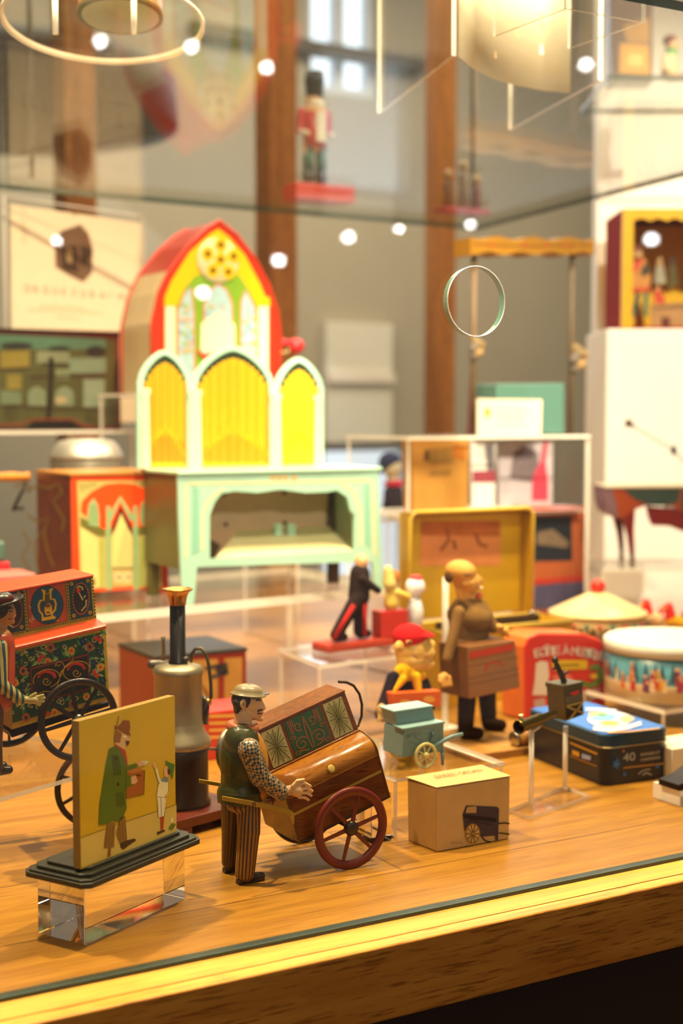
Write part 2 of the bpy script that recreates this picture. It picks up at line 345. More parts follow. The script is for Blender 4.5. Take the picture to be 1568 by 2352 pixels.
b.poly([V((X0, Y0, Z1)), V((X1, Y0, Z1)), V((X1, Y1, Z1)), V((X0, Y1, Z1))], EDGEG)
b.build('pane', r)
b = MB()
for k in range(N): b.poly([ringpt(k, HR, Y0 - .0006), ringpt(k + 1, HR, Y0 - .0006), ringpt(k + 1, HR, Y1), ringpt(k, HR, Y1)], HOLE)
b.tube([ringpt(k, HR + .0002, Y0 - .0004) for k in range(N)], .00045, pm('e8e4da', 'plastic'), 6, True)
b.build('hole_rim', r)
b = MB(); b.box(-.5, 2.4, .9205, .9295, 0, .0032, pm('24382c', 'plastic')); b.build('bottom_seal', r)
# upper glass shelf
r = thing('glass_shelf', 'large clear glass shelf with dark green rear edge carrying the acrylic riser and disc', 'glass shelf', (.8, 1.7, .772))
b = MB(); A, B2 = YP(-150, 385, 2.36), YP(1062, 529, 2.36); ZS = .78
b.prism([V((-.4, 1.02, ZS - .009)), V((1.52, 1.02, ZS - .009)), V((1.72, 2.42, ZS - .009)), V((-.4, 2.34, ZS - .009))], (0, 0, .009), SHELFG, EDGEG, SHELFG); b.build('sheet', r)
for x, Y in ((72, 2.30), (1085, 2.36)):
    b = MB(); p = YP(x, 300, Y); b.tube([V((p.x, p.y, ZS + .0005)), V((p.x, p.y, 1.25))], .004, pm('5a5246', 'dull')); b.build('support_rod', r)
# ------------------------------------------------------------------ picture stand on a clear block
k3 = K(3.733, 60, 1580)
N0, L0, R0 = G(195, 2172), G(97, 2140), G(425, 2065)
u = (R0 - N0).normalized(); v = V((-u.y, u.x, 0)); du, dv = (R0 - N0).length, (L0 - N0).length
b = MB(); b.obox(N0, u * du, v * dv, (0, 0, .046), SOLID)
tag(b.build('acrylic_block', bevel=.0006), 'solid clear acrylic block under the yellow picture stand', 'acrylic block')
zt = .0465
ZB = zt + .0115
base_c = N0 + u * du * .5 + v * dv * .5
r = thing('picture_stand', 'yellow toy picture of a green-coated organ player and boy on grey stepped base', 'picture stand', (base_c.x, base_c.y, zt))
bl = G(60 + 465 / 3.733, 1580 + 1555 / 3.733, ZB)
frp = Fr(bl, u, (0, 0, 1)); br = frp.px(403, 1910); wd = (br - bl).dot(u)
mid = bl + u * wd / 2 + v * .004
b = MB(); st = pm('4a4940', 'dull', .25, 90)
hx, hy = .0480, .0085; mid = N0 + u * .060 + v * .0215
for (ex, ey, z0, z1) in ((.0225, .0250, 0, .0042), (.0205, .0230, .0042, .0060), (.0165, .0190, .0060, .0088), (.0110, .0135, .0088, .0115)):
    c = V((mid.x, mid.y, zt + z0)); X, Yv = u * (hx + ex), v * (hy + ey); ch = .006
    X1, Y1 = u * (hx + ex - ch), v * (hy + ey - ch)
    b.prism([c - X1 - Yv, c + X1 - Yv, c + X - Y1, c + X + Y1, c + X1 + Yv, c - X1 + Yv, c - X + Y1, c - X - Y1], (0, 0, z1 - z0), st)
b.build('base', r, bevel=.0008)
tl = frp.px(180, 1657); hgt = (tl - bl).z
YEL = pm('d0a81c', 'tin', .1, 25); PALE = pm('d0b45c', 'tin', .1, 40)
b = MB(); b.obox(bl, u * wd, v * .0068, (0, 0, hgt), pm('9a7c40', 'paper'))
b.prism([frp.w(0, 0, .0003), frp.w(wd, 0, .0003), frp.w(wd, hgt, .0003), frp.w(0, hgt, .0003)], (0, 0, 0), YEL) if 0 else b.poly([frp.w(0, 0, .0003), frp.w(wd, 0, .0003), frp.w(wd, hgt, .0003), frp.w(0, hgt, .0003)], YEL)
b.flat(frp, k3([(462, 1290), (860, 1145), (1285, 1000), (1285, 1240), (470, 1540)]), PALE, .0004)
INK = pm('2a2015', 'tin')
def ln(P, w, m, c=.0012): b.line(frp, k3(P), w / 3.733, m, .0004 + c * .2)
def fl(P, m, c): b.flat(frp, k3(P), m, .0004 + c * .2)
for P in ([(460, 1285), (860, 1140)], [(1110, 1060), (1285, 998)], [(850, 1145), (1120, 1055)]): ln(P, 4, pm('6a5418', 'tin'), .0006)
GR, GR2 = pm('4e6a16', 'tin'), pm('3c520f', 'tin'); TR = pm('8a6428', 'tin'); SKIN = pm('d9a878', 'tin'); BRN = pm('8a4a1c', 'tin'); RED = pm('b03a1c', 'tin'); WHT = pm('e8dcae', 'tin')
# walking man
fl([(690, 1160), (760, 1150), (750, 1365), (660, 1375), (670, 1270)], TR, .0008); fl([(765, 1240), (800, 1110), (845, 1095), (862, 1310), (800, 1335), (775, 1290)], TR, .0008)
for x in (690, 715, 740): ln([(x, 1180), (x - 15, 1365)], 4, pm('5c3c14', 'tin'))
for x in (795, 820, 845): ln([(x, 1140), (x + 8, 1310)], 4, pm('5c3c14', 'tin'))
fl([(700, 1370), (722, 1370), (718, 1440), (690, 1450)], BRN, .0008)
fl([(800, 1330), (860, 1305), (925, 1290), (940, 1305), (880, 1345), (830, 1385), (805, 1370)], pm('2c1e14', 'tin'), .0009)
fl([(705, 520), (770, 490), (830, 540), (860, 640), (865, 760), (848, 900), (858, 1030), (820, 1130), (780, 1150), (740, 1140), (690, 1170), (615, 1175), (622, 1000), (650, 820), (680, 640)], GR, .0008)
fl([(725, 570), (790, 580), (810, 700), (800, 860), (745, 860), (740, 720)], GR2, .001)
fl([(745, 750), (890, 750), (905, 830), (850, 860), (745, 860)], GR, .0011)
fl([(760, 900), (825, 890), (845, 1000), (800, 1025), (765, 1010)], GR2, .001)
fl([(845, 670), (940, 645), (950, 680), (860, 710)], GR, .0009)
fl([(850, 710), (960, 685), (1012, 705), (1005, 910), (855, 950)], pm('a0561c', 'tin'), .0007); fl([(850, 710), (960, 685), (1012, 705), (900, 735)], pm('b8702c', 'tin'), .00075)
fl([(895, 760), (935, 750), (950, 800), (925, 825), (895, 820)], SKIN, .0012); ln([(935, 745), (975, 750)], 10, INK)
fl([(945, 640), (985, 620), (1045, 625), (1020, 660), (960, 675)], SKIN, .0011); fl([(985, 625), (1050, 628), (1010, 662)], WHT, .0012)
fl([(745, 480), (830, 470), (860, 600), (870, 690), (845, 620), (800, 530)], RED, .001)
fl([(750, 430), (770, 370), (850, 400), (885, 430), (880, 470), (850, 490), (840, 530), (760, 480)], SKIN, .0011)
fl([(748, 430), (760, 360), (815, 390), (800, 470), (755, 470)], pm('8c5a28', 'tin'), .0012); fl([(845, 450), (885, 455), (870, 490), (848, 488)], pm('5a2c14', 'tin'), .0013)
fl([(748, 320), (775, 330), (810, 300), (825, 275), (880, 280), (888, 345), (880, 375), (895, 410), (850, 395), (780, 350), (757, 355)], BRN, .0013); ln([(770, 330), (790, 240)], 6, pm('6e6a40', 'tin'))
b.oval(frp, k3([(840, 418)])[0], 4, 3, WHT, .0007)
for c0, rr in (((765, 605), 3), ((782, 825), 3), ((1005, 640), 1)): b.oval(frp, k3([c0])[0], rr, rr * 1.5, INK, .0007)
# boy
fl([(1112, 935), (1190, 930), (1195, 990), (1175, 1100), (1130, 1110), (1120, 1010)], WHT, .0008); ln([(1150, 940), (1155, 1105)], 5, pm('7c8c94', 'tin'))
fl([(1150, 780), (1215, 790), (1215, 900), (1190, 940), (1110, 930), (1120, 860)], WHT, .0009); fl([(1100, 700), (1120, 690), (1145, 800), (1125, 810)], WHT, .0008)
fl([(1075, 650), (1105, 640), (1118, 690), (1100, 700)], SKIN, .0009); fl([(1160, 770), (1220, 770), (1205, 810), (1150, 800)], pm('6c8490', 'tin'), .001)
fl([(1175, 690), (1200, 660), (1225, 720), (1210, 770), (1180, 755)], SKIN, .001); fl([(1205, 690), (1230, 700), (1225, 745), (1208, 740)], pm('4a2c14', 'tin'), .0011)
fl([(1188, 620), (1225, 640), (1268, 655), (1262, 700), (1250, 780), (1238, 760), (1225, 690), (1195, 660)], pm('3c7428', 'tin'), .0012)
fl([(1145, 1110), (1180, 1100), (1170, 1220), (1148, 1220)], RED, .0008); fl([(1115, 1235), (1180, 1215), (1190, 1225), (1120, 1260)], pm('3a1c10', 'tin'), .0009)
fl([(1180, 900), (1205, 935), (1195, 965), (1185, 940)], SKIN, .001)
fl([(1220, 1190), (1245, 1160), (1280, 1165), (1270, 1190), (1240, 1220), (1218, 1210)], pm('5c7422', 'tin'), .0008); b.oval(frp, k3([(1245, 1135)])[0], 3, 6, WHT, .0006)
for P in ([(1100, 700), (1130, 810), (1112, 930), (1190, 940), (1215, 880), (1215, 790)], [(1120, 940), (1128, 1110), (1178, 1100), (1195, 985)], [(850, 710), (855, 950), (1005, 910), (1012, 705)]): ln(P, 3, INK)
b.build('picture_panel', r, bevel=0, recalc=False)
# ------------------------------------------------------------------ tin barrel organ cart
k2 = K(3.136, 440, 1500); YC = 1.056
o = YP(689, 1937, YC); p1 = YP(894, 1832, YC); cu = (p1 - o).normalized(); LC = (p1 - o).length; cv = V((-cu.z, 0, cu.x)); yd = V((0, 1, 0))
def cl(a, bb, c): return o + cu * a + yd * bb + cv * c
c1 = (YP(666, 1835, YC) - o).dot(cv); c2 = (YP(829, 1677, YC + .022) - o).dot(cv); c3 = (YP(808, 1584, YC + .028) - o).dot(cv)
rr = thing('barrel_organ_cart', 'brown wood-grained tin barrel organ on red spoked wheels pushed by the capped man', 'toy organ cart', (o.x + .04, YC + .03, 0))
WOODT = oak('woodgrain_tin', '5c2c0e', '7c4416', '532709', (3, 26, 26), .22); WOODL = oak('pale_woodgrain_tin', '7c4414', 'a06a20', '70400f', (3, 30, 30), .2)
prof = [(0, 0), (0, c1)]
for kk in range(1, 8):
    q = math.pi / 2 * kk / 7; prof.append((.024 * (1 - math.cos(q)) - .003 * math.sin(2 * q), c1 + (c2 - c1) * math.sin(q)))
prof2 = [(.0245, c2), (.031, c3), (.062, c3 + .001), (.066, 0)]
b = MB(); P = prof + prof2; n = len(P); A = [b.bm.verts.new(cl(0, y_, z_)) for y_, z_ in P]; B_ = [b.bm.verts.new(cl(LC, y_, z_)) for y_, z_ in P]
b.face(A[::-1], WOODT); b.face(B_, WOODT)
for i in range(n):
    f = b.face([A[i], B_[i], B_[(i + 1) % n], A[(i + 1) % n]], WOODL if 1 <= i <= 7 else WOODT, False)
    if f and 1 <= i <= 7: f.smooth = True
GOLD = pm('a8862c', 'tin')
b.tube([cl(-.0004, y_, z_) for y_, z_ in P[:9]], .0009, pm('5a3210', 'tin'), 8); b.tube([cl(LC + .0004, y_, z_) for y_, z_ in P[:9]], .0009, pm('5a3210', 'tin'), 8)
cyl = c1 - .0015
b.obox(cl(.001, -.0006, c1 * .62), cu * (LC - .002), (0, .0004, 0), cv * .0026, GOLD); b.obox(cl(0, -.0008, .0), cu * LC, (0, .0004, 0), cv * .0016, pm('2a1a10', 'tin'))
for (y_, z_) in ((.002, c1 + .001), (.0245, c2 + .0008)): b.tube([cl(0, y_ - .002, z_), cl(LC, y_ - .002, z_)], .0009, WOODL, 8)
kq = prof[4]; b.lathe([(.0, .0), (.0032, .0), (.0036, .0004), (.0028, .0012), (0, .0014)], cl(LC * .5, prof[3][0] - .0002, prof[3][1]), (0, -.8, .35), pm('b89a4c', 'tin'), 24)
b.build('organ_case', rr, bevel=.0006)
# upper front panel printing
pa = cl(0, .0245, c2); pb = cl(0, .031, c3); fru = Fr(pa, cu, (pb - pa)); hU = (pb - pa).length
def U(a, c): return fru.w(a * LC, c * hU, .0006)
def Uq(b, a0, a1, c0_, c1_, m, l=.0): return b.poly([fru.w(a0 * LC, c0_ * hU, .0004 + l), fru.w(a1 * LC, c0_ * hU, .0004 + l), fru.w(a1 * LC, c1_ * hU, .0004 + l), fru.w(a0 * LC, c1_ * hU, .0004 + l)], m)
def Uline(b, pts, w, m, l=.0006):
    pts = [(x * LC, y * hU) for x, y in pts]
    for i in range(len(pts) - 1):
        (x0, y0), (x1, y1) = pts[i], pts[i + 1]; d = math.hypot(x1 - x0, y1 - y0) or 1; ox, oy = -(y1 - y0) / d * w / 2, (x1 - x0) / d * w / 2
        b.poly([fru.w(x0 + ox, y0 + oy, l), fru.w(x1 + ox, y1 + oy, l), fru.w(x1 - ox, y1 - oy, l), fru.w(x0 - ox, y0 - oy, l)], m)
b = MB(); CRM = pm('a89860', 'tin'); DK = pm('3c3420', 'tin'); GRN = pm('26481e', 'tin'); SCR = pm('8a4a1a', 'tin'); YGR = pm('7a7020', 'tin')
Uq(b, .0, 1, .0, 1, WOODT)
for a0, a1 in ((.06, .27), (.74, .95)):
    Uq(b, a0, a1, .06, .94, CRM, .0003); cx_ = (a0 + a1) / 2
    for k in range(22):
        q = 2 * math.pi * k / 22; ex, ey = math.cos(q), math.sin(q); f = (.98 if k % 2 else .8) / max(abs(ex), abs(ey)); ex *= .098; ey *= .42
        Uline(b, [(cx_ + ex * .06, .5 + ey * .06), (cx_ + ex * f, .5 + ey * f)], .0007 if k % 2 else .0011, DK if k % 2 else YGR, .001)
Uq(b, .31, .70, .05, .95, GRN, .0003)
def spiral(cx_, cy_, r0, r1, t0, t1, n=14): return [(cx_ + (r0 + (r1 - r0) * i / n) * math.cos(t0 + (t1 - t0) * i / n), cy_ + 2.3 * (r0 + (r1 - r0) * i / n) * math.sin(t0 + (t1 - t0) * i / n)) for i in range(n + 1)]
for s_ in (-1, 1):
    X = lambda pts: [(.505 + s_ * (x - .505), y) for x, y in pts]
    for P in (spiral(.60, .30, .075, .012, 2.6, -6), spiral(.58, .72, .05, .01, -2, 5), [(.665, .6), (.665, .93)], [(.645, .6), (.645, .93)], [(.625, .75), (.625, .93)], spiral(.66, .5, .028, .006, 0, 6), [(.515, .1), (.53, .5), (.505, .9)], spiral(.665, .12, .03, .005, 0, 6), [(.36 + .31, .18), (.55, .1)]):
        Uline(b, X(P), .0011, SCR, .001)
b.build('printed_panel', rr, recalc=False)
b = MB(); b.obox(cl(-.0008, .030, c3), cu * (LC + .0016), (0, .0335, .0), cv * .0016, WOODT); b.build('lid', rr, bevel=.0006)
# end cheek and handles
b = MB(); SH = pm('a08022', 'tin')
sp = [(512, 1834, -.0125), (580, 1846, -.0125), (640, 1858, -.0125), (668, 1868, -.009), (676, 1882, -.003)]
for i in range(len(sp) - 1):
    w0, w1 = (10, 11, 12, 16, 26)[i] / 2, (10, 11, 12, 16, 26)[i + 1] / 2; (x0, y0, d0), (x1, y1, d1) = sp[i], sp[i + 1]
    b.prism([YP(x0, y0 - w0, YC + d0), YP(x1, y1 - w1, YC + d1), YP(x1, y1 + w1, YC + d1), YP(x0, y0 + w0, YC + d0)], (0, .0022, 0), SH)
b.lathe([(0, -.001), (.002, -.001), (.002, .0003), (0, .0005)], YP(583, 1847, YC - .0125), (0, -1, 0), pm('6a4a14', 'tin'), 12); b.build('shaft', rr, bevel=.0003)
b = MB(); b.prism([YP(x, y, YC + .056) for x, y in ((458, 1790), (500, 1797), (560, 1812), (640, 1838), (640, 1848), (560, 1826), (500, 1806), (459, 1799))], (0, .0022, 0), SH); b.build('shaft', rr, bevel=.0004)
b = MB(); b.obox(cl(.002, .018, -.0035), cu * (LC - .004), (0, .034, 0), cv * .0035, pm('1c1410', 'tin')); b.build('underframe', rr)
WR = pm('6a1e14', 'tin', .1); WC = YP(806, 1902, 1.046); RWH = WC.z
b = wheel(WC, (0, -1, 0), RWH, .0016, 6, .0076, .0064, WR, pm('2a1812', 'tin'), .25, .0019); w_ = b.build('wheel', rr)
WC2 = V((WC.x, 1.132, WC.z)); b = wheel(WC2, (0, -1, 0), RWH, .0016, 6, .0076, .0064, pm('2a1810', 'tin'), None, .1, .0019); b.build('wheel', rr)
b = MB(); b.tube([WC, WC2], .0016, pm('2a1812', 'dull')); b.build('axle', rr)
# crank on the right end
b = MB(); b.tube([YP(x, y, YC + .05) for x, y in ((777, 1566), (795, 1567), (812, 1575), (825, 1594), (831, 1618), (830, 1645), (822, 1668), (800, 1672))], .0013, pm('3a2a18', 'dull'), 8); b.build('crank', rr)
# ------------------------------------------------------------------ man pushing it
YM = 1.075
def m_(x, y, dy=0): return YP(x, y, YM + dy)
S = 3.72e-4
r = thing('organ_grinder_figure', 'tin man in grey cap, green waistcoat and striped trousers pushing the brown barrel organ', 'toy figure', (G(550, 2015).x, YM, 0))
SK = pm('d8ac7c', 'tin', .05); HAIR = pm('2c1c10', 'tin')
b = MB()
b.ell(m_(566, 1610), (31 * S, .0098, 30 * S), SK); b.ell(m_(580, 1618), (24 * S, .0088, 30 * S), SK); b.ell(m_(583, 1632), (20 * S, .008, 22 * S), SK); b.cap(m_(584, 1643), m_(599, 1651), 10 * S, 6.5 * S, SK); b.cap(m_(566, 1636, -.004), m_(596, 1650, -.002), 11 * S, 6 * S, SK)
b.cap(m_(596, 1606), m_(606, 1625), 4.5 * S, 4.5 * S, SK); b.cap(m_(600, 1626), m_(606, 1627), 4 * S, 4.2 * S, SK); b.cap(m_(602, 1626, -.0016), m_(602, 1626, .0016), 3.4 * S, 3.4 * S, SK)
b.cap(m_(594, 1636), m_(601, 1635), 4.5 * S, 3.6 * S, SK); b.cap(m_(594, 1642), m_(600, 1641), 4.5 * S, 3.6 * S, SK); b.cap(m_(586, 1601, -.004), m_(598, 1601, -.001), 4.5 * S, 3.5 * S, SK); b.cap(m_(586, 1601, .004), m_(598, 1601, .001), 4.5 * S, 3.5 * S, SK)
b.cap(m_(558, 1640), m_(556, 1685), 21 * S, 22 * S, SK)
b.cap(m_(556, 1685), m_(555, 1800), 26 * S, 34 * S, SK)
hd = [(655, 1822), (668, 1812), (685, 1810)]
b.cap(m_(640, 1820, -.024), m_(672, 1814, -.028), 11 * S, 12 * S, SK); b.ell(m_(680, 1815, -.031), (16 * S, .0055, 15 * S), SK)
for (pts, rad) in (([(684, 1804), (699, 1799), (712, 1806)], 4.4), ([(690, 1812), (706, 1810), (716, 1817)], 4.4), ([(690, 1822), (705, 1821), (714, 1827)], 4.2), ([(686, 1831), (700, 1832), (708, 1837)], 3.8), ([(672, 1805), (682, 1794), (697, 1791)], 4.4)):
    for i in range(2): b.cap(m_(pts[i][0], pts[i][1], -.0330 - i * .0008), m_(pts[i + 1][0], pts[i + 1][1], -.0338), rad * S, rad * S * .88, SK)
b.cap(m_(560, 1835, .026), m_(622, 1842, .02), 10 * S, 9 * S, SK)
body = b.build('body', r, remesh=.00045, smooth=2)
# face paint and features
paint('eyebrow', body, [(582, 1604), (588, 1600), (594, 1599), (600, 1601)], .0010, HAIR); paint('eye', body, [(588, 1609), (593, 1607), (598, 1609)], .0007, pm('1c120c', 'tin')); paint('moustache', body, [(591, 1634), (596, 1631), (602, 1630)], .0009, HAIR); paint('mouth', body, [(591, 1639), (597, 1639), (602, 1638)], .0007, pm('7a2418', 'tin')); paint('sideburn', body, [(570, 1606), (568, 1616), (567, 1624)], .0011, HAIR)
b = MB(); e = m_(558, 1617, -.0098); b.ell(e, (7.5 * S, .0016, 11 * S), SK); b.ell(e + V((0, -.0008, 0)), (3.6 * S, .0012, 6 * S), pm('a8784c', 'tin')); b.build('ear', body)
b = MB(); b.ell(m_(556, 1607), (25 * S, .0104, 24 * S), HAIR); b.cap(m_(545, 1615, -.004), m_(545, 1632, -.001), 11 * S, 9 * S, HAIR); b.cap(m_(545, 1615, .004), m_(545, 1632, .001), 11 * S, 9 * S, HAIR); b.cap(m_(562, 1598, -.006), m_(582, 1597, -.005), 8 * S, 6 * S, HAIR); b.build('hair', r, remesh=.0007, smooth=2)
b = MB(); c = m_(570, 1591); t = V((.12, 0, 1)).normalized()
CAPM = pm('8c7c5c', 'tin', .15); pr = [(0, .0072), (.006, .0070), (.0105, .0052), (.0122, .0022), (.0125, .0006), (.0150, -.001), (.0155, -.0018), (.012, -.0012), (0, -.001)]
b.lathe(pr, c, t, CAPM, 40); b.ell(c + t * .0072, (.001, .001, .0008), CAPM)
b.ell(m_(603, 1592), (14 * S, .008, .0011), pm('3a2c1c', 'tin')); b.build('cap', r)
b = MB(); b.lathe([(.0105, -.0030), (.0140, -.0026), (.0142, .0016), (.0120, .0034), (.0095, .003)], m_(557, 1668), (.1, -.05, 1), pm('c06a42', 'tin', .3), 28); b.build('neckerchief', r)
GV, GV2 = pm('3c3c10', 'tin', .2), pm('c0801c', 'tin')
b = MB(); b.cap(m_(554, 1700, -.006), m_(554, 1700, .008), 40 * S, 40 * S, GV); b.cap(m_(552, 1720), m_(550, 1800), 45 * S, 44 * S, GV); b.ell(m_(551, 1745), (48 * S, .0195, 70 * S), GV); b.ell(m_(551, 1815), (52 * S, .0185, 34 * S), GV); b.ell(m_(582, 1752), (30 * S, .0178, 76 * S), GV2); b.ell(m_(585, 1808), (26 * S, .0172, 34 * S), GV2)
b.lathe([(46 * S, -.004), (52 * S, -.006), (53 * S, .004), (40 * S, .01)], m_(551, 1825), (0, 0, 1), GV, 32)
vest = b.build('waistcoat', r, remesh=.0009, smooth=3)
chk = bpy.data.materials.new('checked_shirt'); chk.use_nodes = True; nt = chk.node_tree; ck = nt.nodes.new('ShaderNodeTexChecker'); ck.inputs['Scale'].default_value = 1; tc = nt.nodes.new('ShaderNodeTexCoord'); mp = nt.nodes.new('ShaderNodeMapping'); mp.inputs['Scale'].default_value = (430, 430, 430); mp.inputs['Rotation'].default_value = (.5, .75, .3)
nt.links.new(tc.outputs['Object'], mp.inputs[0]); nt.links.new(mp.outputs[0], ck.inputs['Vector']); ck.inputs[1].default_value = lin('24404c'); ck.inputs[2].default_value = lin('b08a5c'); nt.links.new(ck.outputs[0], nt.nodes['Principled BSDF'].inputs['Base Color']); nt.nodes['Principled BSDF'].inputs['Roughness'].default_value = .28
b = MB(); b.cap(m_(572, 1722, -.021), m_(597, 1785, -.024), 27 * S, 24 * S, chk); b.cap(m_(597, 1785, -.024), m_(645, 1820, -.025), 23 * S, 19 * S, chk); b.build('sleeve', r, remesh=.0008, smooth=2)
b = MB(); b.cap(m_(560, 1715, .021), m_(590, 1785, .024), 27 * S, 24 * S, chk); b.cap(m_(590, 1785, .024), m_(612, 1832, .021), 22 * S, 15 * S, chk); b.build('sleeve', r, remesh=.0008, smooth=2)
def striped_leg(nm, top, bot, n, ca, cb):          # stripes running down a leg, counted round its axis
    m = bpy.data.materials.new(nm); m.use_nodes = True; nt = m.node_tree; N = nt.nodes; L = nt.links; o_ = ORG[r.name]; t = top - o_; q = bot - o_; k = (q - t) / (q.z - t.z)
    def mth(op, a, c=None, v=None):
        x = N.new('ShaderNodeMath'); x.operation = op; L.new(a, x.inputs[0])
        if c is not None: L.new(c, x.inputs[1])
        if v is not None: x.inputs[1].default_value = v
        return x.outputs[0]
    tc = N.new('ShaderNodeTexCoord'); sp = N.new('ShaderNodeSeparateXYZ'); L.new(tc.outputs['Object'], sp.inputs[0]); dz = mth('SUBTRACT', sp.outputs[2], None, t.z)
    x = mth('SUBTRACT', mth('SUBTRACT', sp.outputs[0], None, t.x), mth('MULTIPLY', dz, None, k.x)); y = mth('SUBTRACT', mth('SUBTRACT', sp.outputs[1], None, t.y), mth('MULTIPLY', dz, None, k.y))
    s_ = mth('SINE', mth('MULTIPLY', mth('ARCTAN2', y, x), None, n)); rp = N.new('ShaderNodeValToRGB'); e = rp.color_ramp.elements; e[0].position, e[0].color = .30, lin(ca); e[1].position, e[1].color = .5, lin(cb)
    L.new(mth('MULTIPLY_ADD', s_, None, .5), rp.inputs[0])
    for nd in N:
        if nd.type == 'MATH' and nd.operation == 'MULTIPLY_ADD': nd.inputs[2].default_value = .5
    L.new(rp.outputs[0], N['Principled BSDF'].inputs['Base Color']); N['Principled BSDF'].inputs['Roughness'].default_value = .3; return m
T1, T2 = striped_leg('striped_trousers', m_(571, 1845, -.011), m_(562, 2004, -.016), 17, '3a2008', '966420'), striped_leg('shaded_striped_trousers', m_(535, 1845, .007), m_(527, 1978, .016), 17, '2a1808', '5c3c14')  # far leg: darker copy of the stripes, shade put into its colour
b = MB(); b.cap(m_(570, 1845, -.008), m_(571, 1910, -.013), 29 * S, 27 * S, T1); b.cap(m_(571, 1910, -.013), m_(562, 2004, -.016), 26 * S, 23 * S, T1); b.ell(m_(558, 1845, -.004), (40 * S, .0145, 24 * S), T1); b.build('trouser_leg', r, remesh=.0007, smooth=2)
b = MB(); b.cap(m_(535, 1845, .007), m_(532, 1900, .012), 28 * S, 25 * S, T2); b.cap(m_(532, 1900, .012), m_(527, 1978, .016), 24 * S, 19 * S, T2); b.ell(m_(548, 1845, .006), (40 * S, .0125, 24 * S), T2); b.build('trouser_leg', r, remesh=.0007, smooth=2)
SHO = pm('2c1c12', 'tin', .2)
for (hx_, hy_, tx, ty, dy) in ((557, 2022, 600, 2020, -.017), (526, 1992, 560, 1990, .016)):
    b = MB(); a = m_(hx_, hy_, dy); c = m_(tx, ty, dy); a.z = .0052; c.z = .0038; b.cap(a + V((0, 0, .003)), a, .0052, .005, SHO); b.cap(a, c, .0048, .0034, SHO); b.box(a.x - .005, a.x + .002, a.y - .0035, a.y + .0035, 0.0002, .004, SHO); b.box(a.x + .004, c.x + .002, a.y - .0032, a.y + .0032, .0002, .0016, SHO); b.build('shoe', r, remesh=.0006, smooth=1)
# ------------------------------------------------------------------ clear platform, painted organ cart, its player
kB = K(5.6, 0, 1280); k1 = K(3.267, 0, 1280)
ZP = .086; a = G(-330, 1925, ZP); c = G(330, 1737, ZP)
c = V((c.x, c.y, 0)); a = V((a.x, a.y, 0)); dn = V((-(c - a).y, (c - a).x, 0)).normalized() * .19
sheet_box('acrylic_platform', [a, c, c + dn, a + dn], ZP, 'low clear acrylic platform carrying the flower-painted organ cart', .004, 0, (0, 0, 0, 1))
YA, YA2 = 1.215, 1.226; fa, fa2 = XZ(YA), XZ(YA2)
r = thing('painted_organ_cart', 'colourful flower-painted tin barrel organ with orange lid on black spoked wheels', 'toy organ cart', (YP(130, 1700, YA).x, YA + .03, ZP))
DRED = pm('5a1408', 'tin'); ORL = pm('c8481c', 'tin', .1); YL2 = pm('b89412', 'tin')
b = MB(); b.prism([fa.px(x, y) for x, y in ((17, 1490), (243, 1437), (252, 1607), (27, 1676))], (0, .055, 0), YL2, DRED)
b.prism([fa2.px(x, y) for x, y in ((-6, 1362), (211, 1325), (222, 1422), (12, 1472))], (0, .044, 0), YL2, DRED); b.build('organ_case', r, bevel=.0005)
b = MB(); P1 = [fa2.px(-12, 1359), fa2.px(213, 1318), fa2.px(212, 1324), fa2.px(-11, 1366)]
b.prism([p + V((0, -.004, 0)) for p in P1], (0, .056, 0), ORL); b.build('lid', r, bevel=.0012)
b = MB(); q = [fa2.px(10, 1470, 0), fa2.px(223, 1420, 0), fa2.px(245, 1434, 0) + V((0, YA - YA2 - .003, 0)), fa2.px(14, 1490, 0) + V((0, YA - YA2 - .003, 0))]
q[2] = YP(245, 1436, YA - .003); q[3] = YP(14, 1491, YA - .003); b.prism(q, (0, 0, -.003), ORL); b.build('ledge', r, bevel=.0008)
# prints
NAVY, GRN2, GRN3, CRE, ORF, YF, DK2, REDF, MAR = [pm(h, 'tin') for h in ('12283c', '1c4a26', '2c5e34', 'c8b878', 'b85a2c', 'd09a10', '1e1410', 'c8331a', '6a2014')]
b = MB(); F_ = lambda P, m, c=.0003: b.flat(fa, kB(P), m, c); L_ = lambda P, w, m, c=.0006: b.line(fa, kB(P), w / 5.6, m, c)
# (0,1280)-based crop points of the lower panel
F_([(133, 1230), (1318, 960), (1370, 1790), (160, 2130)], pm('1c4426', 'tin'), .0003)
rnd = random.Random(3)
def inpan():
    s_, t_ = rnd.random(), rnd.random(); x = 150 + 1180 * s_; return (x, (1235 - (x - 133) * .228) + t_ * (780 + 20 * s_))
for i in range(170):                                              # leaves
    x, y = inpan(); q = rnd.uniform(0, 3.1); l = rnd.uniform(36, 66); w = l * .5; ca, sa = math.cos(q), math.sin(q)
    F_([(x - ca * l, y - sa * l), (x - sa * w * .6, y + ca * w * .6), (x + ca * l, y + sa * l), (x + sa * w * .6, y - ca * w * .6)], rnd.choice([pm('3c8a4c', 'tin'), pm('5ca45c', 'tin'), pm('9cb868', 'tin'), pm('2c6c3c', 'tin'), NAVY]), .0004 + i * 2e-6)
for i in range(120):                                              # curling vines
    x, y = inpan(); q = rnd.uniform(0, 6.3); R_ = rnd.uniform(16, 44); d = rnd.choice((-1, 1))
    L_([(x + R_ * (1 - k / 16) * math.cos(q + d * k * .5), y + R_ * (1 - k / 16) * math.sin(q + d * k * .5)) for k in range(13)], 9, CRE, .0006 + i * 1e-6)
for i in range(60):
    x, y = inpan(); b.oval(fa, kB([(x, y)])[0], .9, 1.0, rnd.choice([CRE, YF, CRE]), .0007, 6)
